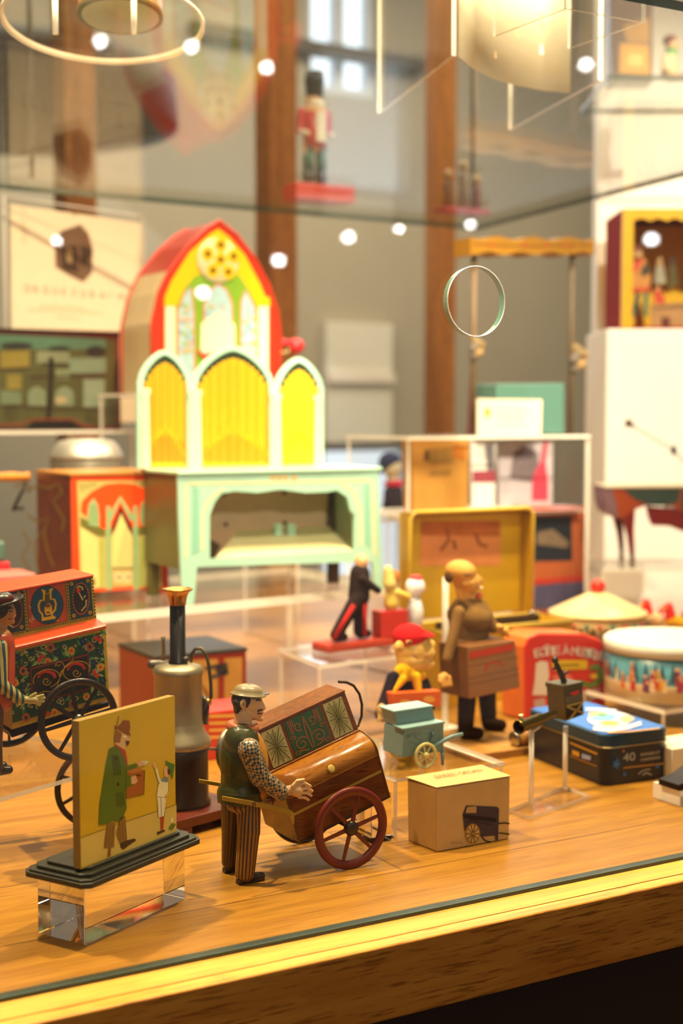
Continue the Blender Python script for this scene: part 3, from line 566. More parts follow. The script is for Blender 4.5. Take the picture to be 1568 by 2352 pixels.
FL = lambda x, y, R_, m, mc, k=10: b.flower(fa, kB([(x, y)])[0], R_ / 5.6, m, mc, .0008, k)
for (x, y) in ((915, 1200), (610, 1340), (1290, 1410), (190, 1610), (1110, 1790), (700, 1990)): FL(x, y, 62, YF, REDF)
for (x, y) in ((645, 1160), (1150, 1150), (295, 1460), (330, 2060), (930, 1880)): FL(x, y, 72, pm('a8542c', 'tin'), NAVY, 12)
for (x, y) in ((740, 1230), (410, 1225), (1060, 1075), (1275, 1215), (1200, 1360), (300, 1650), (1320, 1580), (220, 1290), (520, 1960)): FL(x, y, 58, NAVY, pm('24486a', 'tin'), 5)
for (x, y) in ((1235, 1035), (1280, 1062), (500, 1320), (545, 1275), (1205, 1480), (1240, 1520), (900, 1760), (950, 1730), (610, 2010)): b.oval(fa, kB([(x, y)])[0], 5, 6, REDF, .0009, 12)
# inner dark tablet
TB = [(375, 1420), (1135, 1230), (1160, 1700), (410, 1890)]
F_(TB, MAR, .0012); F_([(400, 1445), (1115, 1265), (1135, 1680), (430, 1860)], DK2, .0013); L_(TB + TB[:1], 7, DK2, .0014)
for i in range(28):
    x = 385 + 27 * i; y = 1432 - (x - 375) * .25
    b.oval(fa, kB([(x, y)])[0], .8, .9, ORF, .0015, 6)
for (cx_, cy_, s_) in ((590, 1560, 1), (975, 1455, -1)):
    pts = [(cx_ + (170 - 0 * k) * math.cos(.25 * k) * s_, cy_ + 120 * math.sin(.25 * k) - 25 * s_ * math.cos(.25 * k)) for k in range(-14, 6)]
    L_(pts, 8, YF, .0016)
    L_([(cx_ + (60 - 3 * k) * math.cos(.5 * k), cy_ + 30 + (60 - 3 * k) * math.sin(.5 * k)) for k in range(18)], 8, YF, .0016)
    for k in range(12):
        q = -2.9 + .25 * k; x, y = cx_ + 105 * math.cos(q) * s_, cy_ + 82 * math.sin(q) - 10
        b.flat(fa, kB([(x - 18, y + 20), (x + 20, y + 8), (x + 8 * s_ + 14 * math.cos(q) * s_, y - 38)]), REDF, .0015)
L_([(700, 1400), (720, 1350), (765, 1335), (800, 1360), (820, 1400), (760, 1560)], 8, YF, .0016); L_([(720, 1380), (745, 1400), (765, 1370)], 7, YF, .0016)
L_([(760, 1560), (770, 1480), (830, 1400), (940, 1310)], 8, YF, .0016); L_([(420, 1780), (560, 1720), (700, 1730), (760, 1560)], 8, YF, .0016)
b.build('flower_panel', r, recalc=False)
b = MB(); F_ = lambda P, m, c=.0003: b.flat(fa2, kB(P), m, c); L_ = lambda P, w, m, c=.0006: b.line(fa2, kB(P), w / 5.6, m, c)
F_([(30, 440), (285, 405), (325, 940), (90, 985)], pm('28404a', 'tin')); F_([(330, 400), (835, 325), (870, 815), (375, 915)], pm('b84a24', 'tin')); F_([(880, 315), (1160, 265), (1195, 750), (915, 805)], pm('28404a', 'tin'))
for P in ([(330, 400), (835, 325), (870, 815), (375, 915), (330, 400)], [(880, 315), (1160, 265), (1195, 750), (915, 805), (880, 315)], [(285, 405), (325, 940)]): L_(P, 6, DK2)
for i in range(26):
    s_, t_ = rnd.random(), rnd.random(); x, y = 350 + 480 * s_, 395 + 450 * t_ - 75 * s_
    L_([(x, y), (x + rnd.uniform(-30, 30), y + rnd.uniform(12, 40)), (x + rnd.uniform(-30, 40), y + 40)], 11, CRE, .0005)
kp = kB([(603, 612)])[0]; b.oval(fa2, kp, 37.5, 44, DK2, .0007, 32); b.oval(fa2, kp, 36.5, 43, pm('1c4a66', 'tin'), .0008, 32)
LY = pm('d8a818', 'tin')
for s_ in (-1, 1):
    X = lambda P: [(603 + s_ * (x - 603) * 1.0, y + (-8 if s_ > 0 else 8)) for x, y in P]
    L_(X([(672, 410), (640, 430), (650, 545), (690, 545), (715, 600), (705, 680), (665, 725), (660, 790)]), 26, LY, .001); F_(X([(628, 415), (680, 400), (665, 430), (655, 470), (632, 470)]), LY, .0011)
    L_(X([(672, 560), (690, 600), (685, 660), (650, 690)]), 9, pm('7a3c14', 'tin'), .0012)
F_([(565, 440), (640, 428), (645, 580), (572, 590)], pm('5a4a14', 'tin'), .0009); L_([(560, 470), (645, 458)], 6, LY, .0012)
F_([(530, 790), (560, 770), (650, 755), (700, 750), (712, 785), (530, 820)], LY, .0012)
F_([(565, 640), (590, 595), (630, 588), (660, 620), (665, 690), (640, 735), (590, 745), (568, 710)], LY, .0013); b.oval(fa2, kB([(605, 620)])[0], 7, 4, pm('7a3c14', 'tin'), .0014); b.oval(fa2, kB([(612, 708)])[0], 4, 2, pm('6a2412', 'tin'), .0014)
for x in (592, 632): b.oval(fa2, kB([(x, 655)])[0], 1.2, 1, DK2, .0014, 8)
for (cx_, cy_) in ((1037, 530), (178, 690)):
    kp = kB([(cx_, cy_)])[0]; b.oval(fa2, kp, 20.5, 38.5, pm('7a3020', 'tin'), .0007, 28); b.oval(fa2, kp, 17, 33, pm('2c2018', 'tin'), .0008, 28)
    for i in range(30):
        q = 2 * math.pi * i / 30; b.oval(fa2, (kp[0] + 18.7 * math.cos(q), kp[1] + 35.7 * math.sin(q)), .8, .9, CRE, .0009, 6)
L_([(985, 395), (1010, 370), (1050, 385), (1060, 420)], 18, CRE, .001); b.oval(fa2, kB([(1003, 425)])[0], 5, 6, REDF, .0011, 10); L_([(1010, 450), (1040, 510), (1060, 550)], 16, CRE, .001); L_([(1070, 520), (1095, 490)], 12, CRE, .001); L_([(1105, 545), (1100, 620), (1040, 690)], 14, CRE, .001); F_([(1050, 420), (1095, 440), (1085, 500), (1050, 490)], NAVY, .0009)
L_([(85, 810), (110, 870), (170, 900)], 14, CRE, .001)
for (x, y) in ((915, 340), (1125, 300), (945, 750), (1155, 710), (235, 465), (275, 895)): b.oval(fa2, kB([(x, y)])[0], 4, 4.4, YF, .0009, 12); b.oval(fa2, kB([(x, y)])[0], 1.8, 2, DK2, .001, 8)
for (x0, y0, x1, y1) in ((300, 405, 348, 940), (855, 325, 893, 800), (1183, 258, 1222, 760)):
    for i in range(13): t_ = i / 12; b.oval(fa2, kB([(x0 + (x1 - x0) * t_, y0 + (y1 - y0) * t_)])[0], 2.1, 2.3, GRN2, .0007, 8)
for i in range(36): t_ = i / 35; b.oval(fa2, kB([(110 + 1110 * t_, 1000 - 235 * t_)])[0], 1.7, 1.7, GRN2, .0007, 8)
b.build('printed_panel', r, recalc=False)
BLK = pm('1e130e', 'dull', .2)
cA = YP(180, 1653, 1.2); RA = cA.z - ZP
b = wheel(cA, (0, -1, 0), RA, .0014, 8, .0060, .0050, pm('20140e', 'tin', .2), pm('8a7a60', 'metal'), .2, .0021); b.build('wheel', r)
cA2 = V((cA.x - .012, 1.283, cA.z)); cA2 = V((YP(20, 1640, 1.283).x, 1.283, cA.z)); b = wheel(cA2, (0, -1, 0), RA, .0014, 8, .0060, .0050, pm('20140e', 'tin', .2), None, 0, .0016); b.build('wheel', r)
b = MB(); b.tube([cA, V((cA.x, 1.2155, cA.z))], .0012, BLK); b.tube([V((cA2.x, 1.27, cA.z)), V((cA2.x, 1.284, cA.z))], .0012, BLK); b.prism([V((YP(28, 1675, YA).x, YA + .012, YP(28, 1685, YA).z)), YP(250, 1612, YA + .012), YP(250, 1622, YA + .012), YP(28, 1694, YA + .012)], (0, .03, 0), BLK); b.build('axle', r)
# black wheel under the platform
pw = G(218, 1898); RB = .0395
r = thing('spoked_hoop_toy', 'black spoked toy wheel standing upright under the clear platform behind the picture stand', 'toy wheel', (pw.x, pw.y, 0))
b = wheel((pw.x, pw.y, RB), (0, -1, 0), RB, .0014, 8, .0056, .0050, pm('241812', 'tin', .2), None, .39, .0021); b.build('spoked_rim', r)
# player at the far left
YL = 1.19; m2 = lambda x, y, dy=0: YP(x, y, YL + dy); S2 = 3.75e-4
r = thing('organ_player_figure', 'tin player in dark brimmed hat and striped sleeves beside the flower-painted organ', 'toy figure', (m2(-15, 1800).x, YL, ZP))
TAN = pm('b87a3c', 'tin', .1)
b = MB(); b.ell(m2(10, 1408), (26 * S2, .0085, 30 * S2), TAN); b.cap(m2(26, 1402), m2(33, 1413), 6 * S2, 4.5 * S2, TAN); b.cap(m2(20, 1425), m2(27, 1428), 8 * S2, 7 * S2, TAN); b.cap(m2(2, 1430), m2(-4, 1462), 15 * S2, 20 * S2, TAN)
b.cap(m2(-6, 1470), m2(-12, 1600), 34 * S2, 38 * S2, TAN); HND = pm('b0a060', 'tin')
b.cap(m2(45, 1607, -.014), m2(78, 1608, -.016), 8 * S2, 9 * S2, HND)
for (x, y, x1, y1) in ((82, 1602, 99, 1596), (84, 1606, 102, 1603), (84, 1611, 100, 1611), (80, 1614, 92, 1618), (70, 1600, 82, 1592)): b.cap(m2(x, y, -.0165), m2(x1, y1, -.017), 4 * S2, 3.2 * S2, HND)
for s_ in (-.008, .008): b.cap(m2(-14, 1620, s_), m2(-14, 1700, s_), 22 * S2, 20 * S2, pm('4a2c18', 'tin')); b.cap(m2(-14, 1700, s_), V((m2(-14, 1780).x, YL + s_, ZP + .006)), 19 * S2, 15 * S2, pm('4a2c18', 'tin')); b.cap(V((m2(-18, 1780).x, YL + s_, ZP + .0047)), V((m2(14, 1780).x, YL + s_, ZP + .0047)), 12 * S2, 10 * S2, pm('24150e', 'tin'))
bd = b.build('body', r, remesh=.0006, smooth=2)
paint('eyebrow', bd, [(18, 1399), (24, 1396), (30, 1397)], .0008, HAIR); paint('eye', bd, [(21, 1404), (28, 1404)], .0006, HAIR); paint('mouth', bd, [(20, 1422), (28, 1421)], .0006, pm('8a3c1c', 'tin'))
b = MB(); b.ell(m2(2, 1402), (24 * S2, .0092, 26 * S2), HAIR); b.cap(m2(-6, 1408, -.003), m2(-8, 1428, 0), 13 * S2, 9 * S2, HAIR); b.build('hair', r, remesh=.0008, smooth=1)
b = MB(); HATM = pm('241a14', 'tin'); t = V((-.25, 0, 1)); b.lathe([(0, .010), (.006, .0095), (.009, .0065), (.0098, .002), (.0165, .0025), (.018, .0035), (.0175, .0015), (.009, 0), (0, 0)], m2(8, 1388), t, HATM, 32); b.lathe([(.0098, .0065), (.0102, .003), (.0104, .003), (.0100, .0065)], m2(8, 1388), t, pm('7a2814', 'tin'), 32, True, None, False); b.build('hat', r)
b = MB(); b.cap(m2(-6, 1480), m2(-8, 1600), 40 * S2, 42 * S2, pm('a83c1c', 'tin')); b.build('waistcoat', r, remesh=.001, smooth=2)
STR = bpy.data.materials.new('striped_sleeve'); STR.use_nodes = True; nt = STR.node_tree; wv = nt.nodes.new('ShaderNodeTexWave'); wv.inputs['Scale'].default_value = 60; wv.inputs['Distortion'].default_value = 1.2; wv.bands_direction = 'X'; tc = nt.nodes.new('ShaderNodeTexCoord'); nt.links.new(tc.outputs['Object'], wv.inputs[0]); rp = nt.nodes.new('ShaderNodeValToRGB'); e = rp.color_ramp.elements; rp.color_ramp.interpolation = 'CONSTANT'; e[0].color = lin('1c4048'); e[1].position, e[1].color = .5, lin('b09a5c'); nt.links.new(wv.outputs['Fac'], rp.inputs[0]); nt.links.new(rp.outputs[0], nt.nodes['Principled BSDF'].inputs['Base Color']); nt.nodes['Principled BSDF'].inputs['Roughness'].default_value = .3
b = MB(); b.cap(m2(2, 1485, -.013), m2(0, 1570, -.018), 16 * S2, 17 * S2, STR); b.cap(m2(0, 1572, -.018), m2(45, 1606, -.015), 17 * S2, 14 * S2, STR); b.build('sleeve', r, remesh=.0009, smooth=2)
# ------------------------------------------------------------------ steam engine
dS = 1.38; pc = C0 + ray(411, 1842) * dS; pc.z = 0; sc = dS / F; zz = lambda y: ZC - (y - 950) * sc
r = thing('steam_engine', 'upright toy steam engine with black chimney, brass flare and silver boiler', 'toy steam engine', pc)
ub = V((.96, .28, 0)); vb = V((-.28, .96, 0)); PL = pm('5c2418', 'tin', .25)
b = MB(); o_ = pc - ub * .047 - vb * .045; b.obox(o_ + V((0, 0, .008)), ub * .096, vb * .09, (0, 0, .0096), PL)
for (s0, t0) in ((0, 0), (.07, 0), (0, .066), (.07, .066)): b.obox(o_ + ub * s0 + vb * t0, ub * .026, vb * .024, (0, 0, .0085), PL)
b.build('plinth', r, bevel=.0012)
SIL = pm('9a8c70', 'dull', .25, 30); BRS = pm('c8923c', 'metal', .15); IRON = pm('2c1c12', 'tin', .3)
b = MB(); b.lathe([(.031, .0178), (.031, .021), (.0288, .024), (.0285, zz(1720)), (.0282, zz(1705))], pc, (0, 0, 1), IRON, 48); b.build('firebox', r)
b = MB(); b.lathe([(.031, zz(1708)), (.0316, zz(1700)), (.0305, zz(1690)), (.0262, zz(1676)), (.0245, zz(1664)), (.0238, zz(1655)), (.0232, zz(1650)), (.0232, zz(1545)), (.0242, zz(1542)), (.0242, zz(1532)), (.022, zz(1524)), (.012, zz(1518)), (.0, zz(1517))], pc, (0, 0, 1), SIL, 48); b.build('boiler', r)
b = MB(); b.lathe([(.0095, zz(1524)), (.009, zz(1512)), (.0077, zz(1508)), (.0075, zz(1375))], pc, (0, 0, 1), pm('140e0c', 'tin'), 32); b.build('chimney', r)
b = MB(); b.lathe([(.0082, zz(1384)), (.0086, zz(1374)), (.0098, zz(1362)), (.0118, zz(1354)), (.0148, zz(1350)), (.0150, zz(1347)), (.0138, zz(1346)), (.0095, zz(1352)), (.0066, zz(1362))], pc, (0, 0, 1), BRS, 40, True, None, False); b.build('chimney_flare', r)
pS = lambda x, y, d=0: C0 + ray(x, y) * (dS + d)
b = MB(); b.tube([pS(376, 1526), pS(375, 1470), pS(374, 1462)], [.0022, .0018, .0026], SIL, 12); b.tube([pS(340, 1526), pS(350, 1526), pS(392, 1524)], [.0042, .0045, .0036], pm('6a6258', 'dull'), 14); b.build('tap', r)
b = MB(); b.tube([pS(424, 1526, -.012), pS(424, 1519, -.012)], .003, IRON); b.ell(pS(424, 1514, -.012), (.0045, .0045, .003), IRON); b.build('filler_knob', r)
b = MB(); b.tube([pS(438, 1522), pS(440, 1502), pS(448, 1491), pS(462, 1490), pS(473, 1503), pS(480, 1530), pS(484, 1570), pS(485, 1600), pS(480, 1612)], .0017, pm('5a4a34', 'dull'), 10); b.build('steam_pipe', r)
b = MB(); b.tube([pS(462, 1612), pS(486, 1612)], .0035, BRS, 14); b.tube([pS(462, 1600), pS(474, 1612), pS(470, 1630), pS(466, 1662)], [.003, .004, .0045, .005], IRON, 12); b.build('valve', r)
c = pS(528, 1722, .03); n = V((.5, -.86, 0)); uu, vv = perp(n)
b = MB(); b.tube([c + uu * math.cos(2 * math.pi * k / 40) * .0195 + vv * math.sin(2 * math.pi * k / 40) * .0195 for k in range(40)], .0032, pm('8c8474', 'dull'), 12, True)
for k in range(5): q = 2 * math.pi * k / 5 + .4; b.tube([c, c + uu * math.cos(q) * .018 + vv * math.sin(q) * .018], .0012, pm('7a6c58', 'dull'))
b.tube([c, pS(480, 1720, .004), pS(470, 1720)], .0016, pm('7a6c58', 'dull')); b.build('flywheel', r)
# red boxes behind the engine
YR = 1.64; fr_ = XZ(YR); zt_ = YP(460, 1505, YR).z; x0, x1 = YP(354, 1600, YR).x, YP(566, 1600, YR).x
r = thing('red_music_cabinet', 'dark red box with tan framed front and grey lid behind the steam engine', 'toy box', ((x0 + x1) / 2, YR + .06, 0))
RBX = pm('8a2412', 'tin'); TNB = pm('b07c34', 'tin', .2)
b = MB(); b.box(x0, x1, YR, YR + .12, .0003, zt_, RBX); b.build('box', r, bevel=.001)
b = MB(); b.box(x0 - .001, x1 + .001, YR - .001, YR + .121, zt_, zt_ + .004, pm('4a4640', 'dull')); b.build('lid', r)
b = MB(); b.flat(fr_, [(364, 1520), (500, 1513), (500, 1655), (364, 1662)], TNB); b.flat(fr_, [(515, 1512), (556, 1509), (556, 1650), (515, 1655)], TNB)
b.line(fr_, [(470, 1535), (520, 1525), (522, 1545), (480, 1556)], 8, pm('3a3030', 'tin'), .0008); b.oval(fr_, (508, 1538), 14, 10, pm('2c2828', 'tin'), .0008); b.line(fr_, [(385, 1560), (440, 1540), (480, 1600)], 6, pm('7a4c1c', 'tin'), .0006)
b.build('front_print', r, recalc=False)
YR2 = 1.46; fr2_ = XZ(YR2); x0, x1 = YP(474, 1700, YR2).x, YP(606, 1700, YR2).x; zt_ = YP(520, 1630, YR2).z
r = thing('striped_tin_box', 'bright red tin box with yellow stripes behind the capped man', 'toy box', ((x0 + x1) / 2, YR2 + .03, 0))
b = MB(); b.box(x0, x1, YR2, YR2 + .06, 0, zt_, pm('c8331a', 'tin')); b.build('box', r, bevel=.002)
b = MB()
for i, y in enumerate((1642, 1658, 1674, 1690)): b.flat(fr2_, [(480, y), (600, y - 4), (600, y + 3), (480, y + 7)], pm('dca444', 'tin'), .0003)
b.build('stripes', r, recalc=False)
# ------------------------------------------------------------------ left display platform and the big organs
k7, k8, k5 = K(2.613, 300, 1000), K(2.904, 240, 480), K(3.733, 0, 980)
ZL = .14
a, c = G(-260, 1457, ZL), G(938, 1342, ZL); a.z = c.z = 0; dn = V((-(c - a).y, (c - a).x, 0)).normalized() * .31
sheet_box('acrylic_platform', [a, c, c + dn, a + dn], ZL, 'wide clear acrylic platform under the mint green and orange toy organs', .012, 0, (0, 1, 0, 1))
# mint organ
YT = G(430, 1389, ZL).y; ft = XZ(YT); kk7 = lambda P: k7(P)
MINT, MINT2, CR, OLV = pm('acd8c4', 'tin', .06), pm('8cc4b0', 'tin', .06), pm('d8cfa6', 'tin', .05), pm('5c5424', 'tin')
lb = YP(*k7([(300, 800)])[0], YT); rb_ = YP(*k7([(1490, 800)])[0], YT); DM = .125
r = thing('mint_toy_organ', 'mint green toy organ with a three-arched yellow pipe front and arched keyboard opening', 'toy organ', ((lb.x + rb_.x) / 2, YT + DM / 2, ZL))
def zfoot(P): return [V((p.x, p.y, max(p.z, ZL))) for p in P]
b = MB(); th = (0, .006, 0)
b.prism([ft.px(*p) for p in k7([(285, 235), (1485, 212), (1496, 480), (1345, 480), (1320, 450), (1300, 370), (1240, 330), (1180, 340), (1050, 345), (900, 325), (760, 345), (620, 335), (545, 350), (505, 400), (475, 480), (475, 485), (290, 490)])], th, MINT)
lp = [ft.px(*p) for p in k7([(290, 490), (475, 485), (475, 742), (398, 790), (385, 960), (378, 1016), (312, 1016)])]; lp[-1].z = lp[-2].z = ZL; b.prism(lp, th, MINT)
rp_ = [ft.px(*p) for p in k7([(1345, 480), (1496, 480), (1516, 930), (1466, 930), (1450, 757), (1345, 692)])]; rp_[2].z = rp_[3].z = ZL; b.prism(rp_, th, MINT)
b.prism([ft.px(*p) for p in k7([(475, 742), (1345, 692), (1450, 757), (398, 790)])], th, MINT)
b.build('front_frame', r)
b = MB(); LNC = pm('e0d8b0', 'tin')
for P in ([(340, 290), (1440, 270)], [(330, 290), (335, 730)], [(1450, 270), (1462, 720)], [(430, 690), (430, 470), (475, 380), (560, 315)], [(1380, 660), (1375, 440), (1330, 330), (1260, 285)]): b.line(ft, k7(P), 6, LNC, .0004)
for P in ([(370, 300), (410, 320), (410, 700), (365, 720)], [(1400, 300), (1430, 290), (1440, 690), (1405, 650)]): b.flat(ft, k7(P), MINT2, .0003)
for x in (850, 890, 930, 980): b.oval(ft, k7([(x, 252)])[0], 6, 5, pm('e0b060', 'tin'), .0006, 10)
b.build('painted_lines', r, recalc=False)
x0, x1 = lb.x, rb_.x; zt_ = YP(*k7([(900, 225)])[0], YT).z; zb_ = YP(*k7([(900, 770)])[0], YT).z
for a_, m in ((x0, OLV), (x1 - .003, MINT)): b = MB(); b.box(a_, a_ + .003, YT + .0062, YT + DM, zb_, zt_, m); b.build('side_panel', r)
b = MB(); b.box(x0 + .003, x1 - .003, YT + DM - .003, YT + DM, zb_, zt_, pm('c4b49c', 'matte', .15)); fbk = XZ(YT + DM - .0035)
for x, y in ((562, 352), (922, 345), (570, 535), (925, 525)): b.oval(fbk, k7([(x, y)])[0], 5, 5, pm('1c1814', 'tin'), .0004, 10)
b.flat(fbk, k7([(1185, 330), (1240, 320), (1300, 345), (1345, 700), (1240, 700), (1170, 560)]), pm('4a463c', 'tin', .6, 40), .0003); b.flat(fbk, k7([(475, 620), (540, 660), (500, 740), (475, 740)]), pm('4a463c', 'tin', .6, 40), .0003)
b.build('back_panel', r, recalc=False)
b = MB(); kp_ = k7([(512, 732), (1328, 688), (1185, 546), (650, 566)])
b.prism([YP(*kp_[0], YT + .008), YP(*kp_[1], YT + .008), YP(*kp_[2], YT + .09), YP(*kp_[3], YT + .09)], (0, 0, -.003), pm('e4d6a4', 'tin', .05)); b.build('keyboard', r)
for (xa, xb) in ((868, 908), (945, 988)):
    b = MB(); b.prism([YP(x, y, YT + .062) for x, y in k7([(xa, 600), (xb, 600), (xb, 530), (xa, 530)])], (0, .006, 0), MINT); b.build('key_tab', r)
b = MB(); b.prism([V((x0 - .004, YT - .003, zt_)), V((x1 + .004, YT - .003, zt_)), V((x1 + .004, YT - .003, zt_ + .005)), V((x0 - .004, YT - .003, zt_ + .005))], (0, DM + .006, 0), MINT, pm('b0ccaa', 'tin')); b.build('lid', r, bevel=.0015)
for x in (x0 + .002, x1 - .016):
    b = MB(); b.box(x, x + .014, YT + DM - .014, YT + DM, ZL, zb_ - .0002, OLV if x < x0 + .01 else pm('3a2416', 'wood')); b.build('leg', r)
# pipe front
YF_ = YT + DM - .012; ff = XZ(YF_); zpf = zt_ + .0052
b = MB()
def archpts(xl, xr, yb, ys, yt, n=12, pw=1.55):
    xm = (xl + xr) / 2; P = [(xl, yb), (xl, ys)]
    for i in range(1, n): t_ = i / n; P.append((xl + (xm - xl) * t_, ys - (ys - yt) * (1 - (1 - t_) ** pw) ** (1 / pw)))
    P.append((xm, yt))
    for i in range(n - 1, 0, -1): t_ = i / n; P.append((xr - (xr - xm) * t_, ys - (ys - yt) * (1 - (1 - t_) ** pw) ** (1 / pw)))
    return P + [(xr, ys), (xr, yb)]
def toz(P, z): return [V((p.x, p.y, z)) if i in (0, len(P) - 1) else p for i, p in enumerate(P)]
A3 = [(222, 582, 1160, 940), (582, 1130, 1165, 912), (1130, 1462, 1200, 988)]; DKG = pm('2c3420', 'tin')
YPIP = [pm('dcae10', 'tin', .05), pm('ecbc20', 'tin', .05)]; YLN = pm('8a6208', 'tin')
for (xl, xr, ys, yt) in A3:
    Pp = toz([ff.px(*p) for p in k8(archpts(xl, xr, 1760, ys, yt))], zpf); b.prism(Pp, (0, .006, 0), MINT)
b.build('pipe_front', r)
b = MB()
for (xl, xr, ys, yt), npx in zip(A3, (11, 15, 9)):
    Pi = archpts(xl + 34, xr - 34, 1700, ys + 10, yt + 34); b.poly(toz([ff.px(x, y, .0003) for x, y in k8(Pi)], zpf + .001), DKG)
    w = (xr - xl - 84) / npx; xm = (xl + xr) / 2; hw = (xr - xl) / 2 - 34
    for i in range(npx):
        xa = xl + 42 + w * i; xc = xa + w / 2; t_ = 1 - abs(xc - xm) / hw; top = ys + 10 - (ys - yt - 24) * (1 - (1 - max(t_, .02)) ** 1.55) ** (1 / 1.55) + 50
        p = [ff.px(*q, .0006) for q in k8([(xa + 1.5, 1700), (xa + w - 1.5, 1700), (xa + w - 1.5, top), (xa + 1.5, top)])]; p[0].z = p[1].z = zpf + .001
        b.poly(p, YPIP[i % 2 if npx > 9 else 1])
        if npx > 9: b.line(ff, k8([(xa + w * .5, top + 10), (xa + w * .5, 1690)]), 2.6, YLN, .0008)
    ph = ys + 290; b.line(ff, k8([(xl + 45, 1650), (xm - hw * .5, ph + 95), (xm, ph), (xm + hw * .5, ph + 95), (xr - 45, 1650)]), 11, pm('d0a010', 'tin'), .001)
    if npx > 9:
        for i in range(npx + 1): x = xl + 42 + w * i; b.line(ff, k8([(x, 1500 + abs(x - xm) * .45), (x, 1690)]), 3, pm('8a6410', 'tin'), .0011)
b.build('pipes', r, recalc=False)
for (xa, xb, ya) in ((244, 296, 1195), (556, 640, 1205), (1096, 1172, 1230), (1392, 1440, 1240)):
    b = MB(); P = [ff.px(*q, .0012) for q in k8([(xa, 1700), (xb, 1700), (xb - 8, ya + 50), (xb, ya + 35), (xb, ya), (xa, ya), (xa, ya + 35), (xa + 8, ya + 50)])]; P[0].z = P[1].z = zpf; b.prism(P, (0, -.004, 0), pm('e6dcb8', 'tin', .04)); b.build('column', r)
# gothic red organ on its own riser
YGO = 2.12; fg = XZ(YGO); ZG = YP(300, 905, YGO + .13).z
gl, gr = YP(345, 900, YGO).x, YP(645, 900, YGO).x
sheet_box('acrylic_riser', [V((gl - .02, YGO - .03, 0)), V((gr + .02, YGO - .03, 0)), V((gr + .02, YGO + .18, 0)), V((gl - .02, YGO + .18, 0))], ZG, 'tall clear acrylic riser holding up the red gothic organ', .005, 0, (0, 1, 0, 1))
r = thing('gothic_toy_organ', 'red pointed-arch tin organ with yellow rose window and red crank handle', 'toy organ', ((gl + gr) / 2, YGO + .06, ZG))
REDO, SALM, CRP = pm('cc3214', 'tin', .08), pm('b8402c', 'tin', .1), pm('d8bc8c', 'tin', .15, 30)
O = k8([(320, 1300), (316, 760), (360, 560), (430, 410), (560, 240), (680, 130), (765, 80), (880, 170), (1000, 330), (1090, 500), (1150, 680), (1172, 850), (1166, 1050), (1160, 1300)])
Pf = [fg.px(*p) for p in O]; Pf[0].z = Pf[-1].z = ZG; GD = V((0, .13, 0))
b = MB(); A_ = [b.bm.verts.new(p) for p in Pf]; Bb = [b.bm.verts.new(p + GD) for p in Pf]; b.face(A_, REDO); b.face(Bb[::-1], REDO)
for i in range(len(Pf)): j = (i + 1) % len(Pf); b.face([A_[i], A_[j], Bb[j], Bb[i]], CRP if i < 3 or i > 10 else SALM)
b.tube([p + GD + V((0, 0, .0005)) for p in Pf], .003, REDO, 8); b.tube([p for p in Pf], .0028, REDO, 8); b.build('organ_case', r)
b = MB(); g_ = lambda P, m, c: b.flat(fg, k8(P), m, c)
YG, GG, BLU, CRF = pm('e8b800', 'tin', .05), pm('7ca428', 'tin'), pm('a8c4c8', 'tin', .25, 90), pm('ece0c0', 'tin', .05)
g_([(395, 1230), (395, 590), (440, 480), (560, 290), (700, 165), (755, 135), (830, 195), (930, 310), (1030, 500), (1085, 640), (1085, 1230)], YG, .0035)
g_([(470, 1230), (470, 660), (530, 520), (600, 440), (890, 440), (960, 540), (1012, 660), (1012, 1230)], GG, .004)
for P in ([(480, 1230), (480, 680), (525, 560), (570, 520), (590, 700), (595, 1230)], [(650, 1230), (655, 640), (690, 540), (750, 500), (810, 540), (845, 640), (850, 1230)], [(895, 1230), (900, 620), (930, 540), (970, 600), (1005, 680), (1005, 1230)]): g_(P, BLU, .0045); b.line(fg, k8(P), 4, pm('d87848', 'tin'), .0048)
rn = random.Random(5)
for i in range(70):
    xa, xb = rn.choice(((485, 590), (655, 845), (900, 1000))); x, y = rn.uniform(xa + 12, xb - 12), rn.uniform(640, 960)
    b.oval(fg, k8([(x, y)])[0], rn.uniform(3, 6), rn.uniform(3, 6), rn.choice([pm('d8b030', 'tin'), pm('88a8b8', 'tin'), pm('d8a888', 'tin'), pm('9cb860', 'tin')]), .005 + i * 1e-5, 8)
g_([(630, 965), (633, 765), (700, 720), (755, 680), (810, 725), (860, 775), (860, 960)], CRF, .0062); b.line(fg, k8([(615, 945), (650, 985), (760, 955), (850, 930)]), 9, REDO, .0065)
for xa in (396, 1016): g_([(xa, 1230), (xa + 66, 1230), (xa + 66, 640), (xa, 640)], CRF, .006); g_([(xa - 10, 650), (xa + 78, 650), (xa + 72, 590), (xa - 4, 590)], YG, .0065)
b.build('front_print', r, recalc=False)
c = fg.px(*k8([(748, 345)])[0], .004); b = MB(); R_ = 150 / 2.904 / F * 2.32; b.lathe([(0, .003), (R_ * .94, .003), (R_, .0015), (R_, 0)], c, (0, -1, 0), pm('d8cca0', 'tin', .2, 120), 40)
for (x, y) in ((762, 242), (676, 302), (848, 318), (762, 340), (710, 412), (812, 422)):
    b.oval(fg, k8([(x, y)])[0], 15, 17, YG, .0075, 16); b.oval(fg, k8([(x, y)])[0], 6, 7, pm('1a120c', 'tin'), .008, 14)
b.build('rose_window', r, recalc=False)
b = MB(); q = lambda x, y: YP(*k8([(x, y)])[0], YGO + .05); b.tube([q(1150, 890), q(1190, 890), q(1240, 900)], .006, pm('c01a22', 'plastic')); b.ell(q(1275, 915), (.015, .015, .0135), pm('c01a22', 'plastic')); b.tube([q(1225, 905), q(1225, 960), q(1150, 960)], .003, pm('8a7448', 'dull')); b.build('crank_handle', r)
